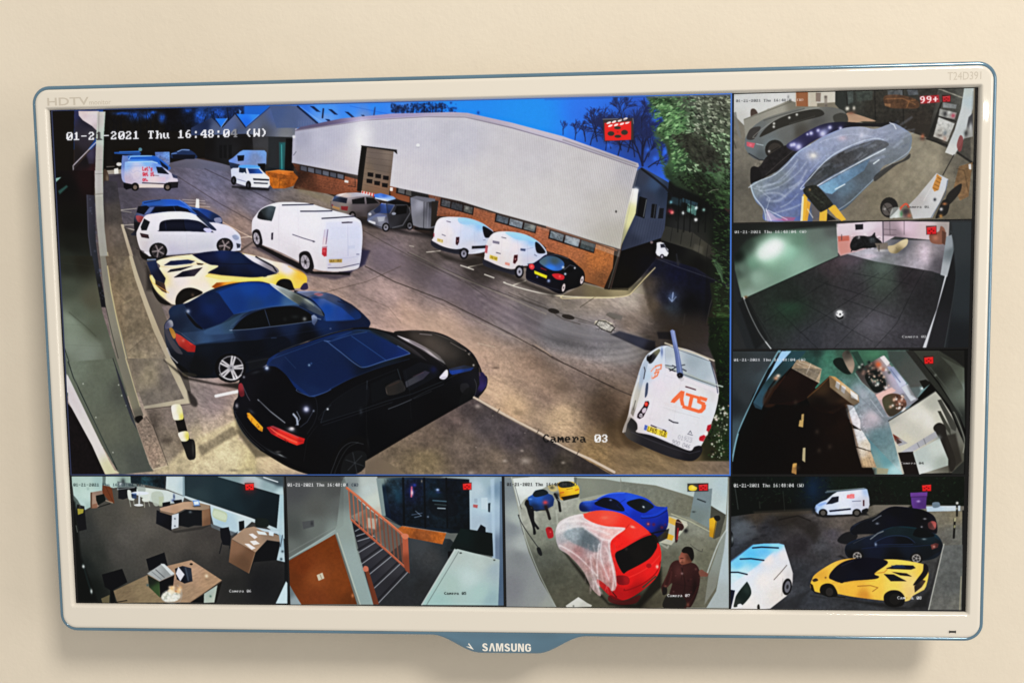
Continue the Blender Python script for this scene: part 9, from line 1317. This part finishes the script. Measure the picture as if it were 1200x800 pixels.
# blue acrylic edge, widening into the badge lip under the middle
def lip(x):
    u = abs(x-.5); t = min(max((46-u)/29, 0), 1); return 11.0*(t*t*(3-2*t))
def edge_loop(inset, rad, z, k=1., zlip=0.):
    q = []
    for x, y, zz in outline(inset, rad, z):
        d = lip(x)*k if y < OUT['b']+inset+1e-3 and abs(x) < 60 else 0
        q.append((x, y-d, zz+zlip*d/11.0))
    return q
trim = loft([outline(2.32, 8.3, 7.2), outline(2.32, 8.3, -1.5), outline(2.1, 8.5, -2.0), edge_loop(1.7, 8.9, -2.2, .12, 10), edge_loop(1.1, 9.4, -2.1, .42, 0), edge_loop(.5, 10, -1.8, .88, 0), edge_loop(.05, 10.4, -1.1, .98, 0), edge_loop(-.1, 10.5, -.3, 1, 0), edge_loop(-.1, 10.5, 3.0, 1, 0), edge_loop(.8, 9.8, 6.5, 1, 0), outline(2.32, 8.3, 7.2)])
obj('edge_trim', trim, blue, tv, 'translucent blue rim with a lip below the middle that carries the maker name')
# rear housing and bracket
B0 = dict(l=-268, r=268, b=-160, t=157)
rear = loft([outline(0, 8, 7.2, B0), outline(2, 10, 10, B0), outline(16, 16, 20, B0), outline(60, 20, 30, B0), outline(75, 16, 36, B0)], True, True)
obj('back_cover', rear, back_white, tv)
bm = bmesh.new(); bmesh.ops.create_cube(bm, size=1)
for v_ in bm.verts: v_.co = W(v_.co.x*160, v_.co.y*130, 41+v_.co.z*9.6)
bmesh.ops.bevel(bm, geom=bm.edges[:], offset=.0008, segments=2, affect='EDGES'); obj('wall_bracket', bm, steel, tv)
# panel
def sheet(name, l, r, b, t, z, mat, parent, uv=None, label=None):
    bm = bmesh.new(); f = bm.faces.new([bm.verts.new(W(*p)) for p in ((l, b, z), (r, b, z), (r, t, z), (l, t, z))])
    if uv:
        L = bm.loops.layers.uv.new('UVMap')
        for lp, (u, w) in zip(f.loops, uv): lp[L].uv = (u, w)
    return obj(name, bm, mat, parent, label)
bm = bmesh.new(); bmesh.ops.create_cube(bm, size=1)
for v_ in bm.verts: v_.co = W(v_.co.x*534, v_.co.y*301, 2.2+v_.co.z*4)
panel = obj('screen_panel', bm, black, tv)
def screen_material(name, v):
    img = bpy.data.images.new(name, v.w, v.h, alpha=False, float_buffer=False)
    px = np.ones((v.h, v.w, 4), np.float32); px[..., :3] = np.clip(v.c[::-1], 0, 1)
    img.pixels.foreach_set(px.ravel()); img.update(); img.pack()
    m, nt, p = nodes(name); L = nt.links.new
    t = N(nt, 'ShaderNodeTexImage'); t.image = img; t.interpolation = 'Cubic'; t.extension = 'EXTEND'
    uv = N(nt, 'ShaderNodeUVMap'); uv.uv_map = 'UVMap'; L(uv.outputs[0], t.inputs[0])
    p.inputs['Base Color'].default_value = (.003, .003, .003, 1); p.inputs['Roughness'].default_value = .35; p.inputs['Specular IOR Level'].default_value = .03
    L(t.outputs[0], p.inputs['Emission Color']); p.inputs['Emission Strength'].default_value = 1.0
    return m
VIEWS = [(paint_car_park, 'large camera picture of a car park at dusk beside a long pale shed'),
         (paint_covered_saloon, 'camera picture of a film covered blue saloon and a yellow step ladder'),
         (paint_empty_unit, 'camera picture of an empty dark tiled room with a small ball'),
         (paint_store_room, 'camera picture of stacked cartons and a bench seen from high up'),
         (paint_office, 'camera picture of an office with three wooden desks'),
         (paint_stair_hall, 'camera picture of a stairway with an orange handrail and doormat'),
         (paint_workshop, 'camera picture of a red car under film in a garage and a person in a dark red shirt'),
         (paint_yard_other_side, 'camera picture of the yard with a yellow sports car in front')]
layer = 0
for fn, lab in VIEWS:
    v = fn(); l, r, b, t = v.rect
    mat = screen_material(fn.__name__.replace('paint_', 'picture_'), v)
    cv = sheet('camera_view', l, r, b, t, 0.0, mat, tv, ((0, 0), (1, 0), (1, 1), (0, 1)), lab)
    seen = SUBJECTS.get(fn.__name__, [])
    for i, (fr, name, label, pts) in enumerate(seen):
        q = v.fr(*fr).T(pts)
        q = q if len(q) == 4 else smooth(q, 3)
        q[:, 0] = q[:, 0].clip(1, v.w-1); q[:, 1] = q[:, 1].clip(1, v.h-1)
        bm = bmesh.new(); z = -.02-.012*(i+1); U = bm.loops.layers.uv.new('UVMap')
        vv = [bm.verts.new(W(l+x/K, t-y/K, z)) for x, y in q]
        f = bm.faces.new(vv); 
        for lp, (x, y) in zip(f.loops, q): lp[U].uv = (x/v.w, 1-y/v.h)
        f.normal_update()
        if f.normal.y > 0: f.normal_flip()
        bmesh.ops.triangulate(bm, faces=bm.faces[:], ngon_method='EAR_CLIP')
        obj(name, bm, mat, cv, label)
# highlight frame round the selected picture
def ring(name, l, r, b, t, w, z, mat, parent, label=None):
    bm = bmesh.new(); o = [bm.verts.new(W(*p, z)) for p in ((l, b), (r, b), (r, t), (l, t))]; i = [bm.verts.new(W(*p, z)) for p in ((l+w, b+w), (r-w, b+w), (r-w, t-w), (l+w, t-w))]
    for k in range(4): bm.faces.new((o[k], o[(k+1) % 4], i[(k+1) % 4], i[k]))
    return obj(name, bm, mat, parent, label)
m, nt, p = nodes('selection_blue'); L = nt.links.new
tc = N(nt, 'ShaderNodeTexCoord'); sx = N(nt, 'ShaderNodeSeparateXYZ'); L(tc.outputs['Object'], sx.inputs[0])
cr = N(nt, 'ShaderNodeValToRGB'); mr = N(nt, 'ShaderNodeMapRange'); mr.inputs['From Min'].default_value = -.264; mr.inputs['From Max'].default_value = .13; L(sx.outputs['X'], mr.inputs['Value']); L(mr.outputs[0], cr.inputs[0])
cr.color_ramp.elements[0].color = (.006, .014, .06, 1); cr.color_ramp.elements[1].color = (.03, .16, .62, 1)
p.inputs['Base Color'].default_value = (.003, .003, .003, 1); L(cr.outputs[0], p.inputs['Emission Color']); p.inputs['Emission Strength'].default_value = 1
ring('selection_frame', -264.5, 131.1, -69.1, 148.9, .75, -.30, m, tv, 'thin blue line round the large camera picture')
# ---------------------------------------------------------------- lettering
def letters(name, txt, cx, cy, width, height, z, mat, parent, bold=0., depth=.12, label=None, sub=None, spacing=1.):
    cu = bpy.data.curves.new(name, 'FONT'); cu.body = txt; cu.size = 1; cu.offset = bold; cu.extrude = .02; cu.align_x = 'LEFT'; cu.resolution_u = 4; cu.space_character = spacing
    t = bpy.data.objects.new(name+'_curve', cu); COL.objects.link(t); bpy.context.view_layer.update()
    me = bpy.data.meshes.new_from_object(t.evaluated_get(bpy.context.evaluated_depsgraph_get()))
    bpy.data.objects.remove(t); co = np.array([v_.co[:] for v_ in me.vertices]); a = co.min(0); s = co.max(0)-a
    for v_ in me.vertices:
        c = v_.co; u = (c.x-a[0])/s[0]-.5; w = (c.y-a[1])/s[1]-.5; d = (c.z-a[2])/s[2]
        v_.co = W(cx+u*width, cy+w*height, z+.06-depth*d)
    return obj(name, me, mat, parent, label)
def Zb(x): return 0
zf = -3.03
def onbezel(x, y, z): a, b = M(x, y, z); return float(a), float(b)
x0, y0 = onbezel(55.5, 120, zf); x1, _ = onbezel(104, 119, zf)
letters('printed_lettering', 'HDTV', (x0+x1)/2, y0+.2, x1-x0, 4.5, zf+.02, grey_print, bezel, .012, .10, 'faint grey HDTV print at the top left corner', spacing=1.)
x2, y2 = onbezel(104.8, 120.5, zf); x3, _ = onbezel(130, 119.5, zf)
letters('printed_lettering', 'monitor', (x2+x3)/2, y2+.1, x3-x2, 2.6, zf+.02, grey_print, bezel, .0, .10, 'small faint grey monitor print beside HDTV')
x4, y4 = onbezel(1110.5, 89.5, zf); x5, _ = onbezel(1150, 88, zf)
letters('printed_lettering', 'T24D391', (x4+x5)/2, y4, x5-x4, 4.3, zf+.02, grey_print, bezel, .0, .10, 'faint grey T24D391 print at the top right corner')
# maker's name on the lip, each letter a polygon outline; the A has no crossbar
def glyph(ch):
    S = [(0, 1.6), (1.6, 1.6), (1.75, 1.3), (2.2, 1.05), (2.8, 1.05), (3.3, 1.35), (3.35, 1.8), (3.0, 2.3), (1.2, 3.2), (.3, 4.1), (.15, 5.1), (.6, 6.2), (1.7, 6.9), (3.2, 6.9), (4.3, 6.2), (4.7, 5.2), (3.2, 5.2), (2.9, 5.75), (2.3, 5.85), (1.85, 5.5), (1.85, 5.0), (2.3, 4.5), (4.1, 3.5), (4.9, 2.6), (5.0, 1.6), (4.5, .6), (3.4, .05), (1.7, .05), (.5, .6)]
    G = {'S': [S], 'A': [[(0, 0), (1.5, 0), (2.8, 5.2), (4.0, 0), (5.6, 0), (3.7, 7), (1.9, 7)]], 'M': [[(0, 0), (1.4, 0), (1.4, 5.0), (2.6, 0), (3.8, 0), (5.0, 5.0), (5.0, 0), (6.4, 0), (6.4, 7), (4.3, 7), (3.2, 2.2), (2.1, 7), (0, 7)]],
         'U': [[(0, 7), (1.6, 7), (1.6, 1.9), (2.0, 1.25), (2.7, 1.15), (3.3, 1.4), (3.5, 2.0), (3.5, 7), (5.1, 7), (5.1, 1.8), (4.5, .6), (3.4, .05), (1.7, .05), (.6, .6), (0, 1.8)]],
         'N': [[(0, 0), (1.4, 0), (1.4, 4.7), (3.3, 0), (5.2, 0), (5.2, 7), (3.8, 7), (3.8, 2.4), (1.9, 7), (0, 7)]],
         'G': [[(5.2, 3.9), (2.9, 3.9), (2.9, 2.8), (3.7, 2.8), (3.7, 1.7), (3.2, 1.2), (2.4, 1.15), (1.8, 1.6), (1.65, 2.4), (1.65, 4.8), (1.9, 5.6), (2.6, 5.9), (3.3, 5.6), (3.5, 4.9), (5.1, 4.9), (4.6, 6.3), (3.4, 6.95), (1.8, 6.95), (.5, 6.2), (0, 4.9), (0, 2.1), (.5, .7), (1.8, .05), (3.4, .05), (4.7, .6), (5.2, 1.6)]]}
    return G[ch]
adv = {'S': 5.9, 'A': 6.3, 'M': 7.4, 'U': 6.1, 'N': 6.2, 'G': 5.2}
tot = sum(adv[c] for c in 'SAMSUNG'); bm = bmesh.new(); pos = 0
gx0, gy0 = M(565.2, 762.2, -1.9); gx1, _ = M(622.3, 762.2, -1.9); gw = float(gx1-gx0); gh = 4.9
for c in 'SAMSUNG':
    for poly in glyph(c):
        for zz in (0,):
            vf = [bm.verts.new(W(gx0+(pos+x)/tot*gw, gy0+y/7*gh, -2.12)) for x, y in poly]
            vb = [bm.verts.new(v_.co+Vector((0, .0007, 0))) for v_ in vf]
            bm.faces.new(vf); n = len(vf)
            for i in range(n): bm.faces.new((vf[i], vb[i], vb[(i+1) % n], vf[(i+1) % n]))
    pos += adv[c]
bmesh.ops.recalc_face_normals(bm, faces=bm.faces); bmesh.ops.triangulate(bm, faces=[f for f in bm.faces if len(f.verts) > 4], ngon_method='EAR_CLIP')
obj('brand_lettering', bm, silver, tv, 'silver SAMSUNG lettering on the blue lip')
# arrow-shaped reflection glint, built as a pale solid on the lip's left slope
bm = bmesh.new(); q = [M(x, y, -2.2) for x, y in ((546, 757), (555, 760.8), (549.5, 753), (548.5, 754.2), (551.5, 757.6))]
vf = [bm.verts.new(W(float(a), float(b), -2.12)) for a, b in q]; vb = [bm.verts.new(v_.co+Vector((0, .0008, 0))) for v_ in vf]; bm.faces.new(vf)
for i in range(5): bm.faces.new((vf[i], vb[i], vb[(i+1) % 5], vf[(i+1) % 5]))
bmesh.ops.recalc_face_normals(bm, faces=bm.faces); obj('lip_glint', bm, silver, tv, 'small pale arrow-shaped glint modelled left of the lettering on the lip')
# standby indicator slot
a, b = M(1116.3, 739.8, -3.2); bm = bmesh.new(); bmesh.ops.create_cube(bm, size=1)
for v_ in bm.verts: v_.co = W(float(a)+v_.co.x*3.6, float(b)+v_.co.y*1.1, -3.1+v_.co.z*.5)
bmesh.ops.bevel(bm, geom=bm.edges[:], offset=.0002, segments=2, affect='EDGES'); obj('indicator_slot', bm, dark, tv, 'small dark standby slot at the bottom right of the bezel')
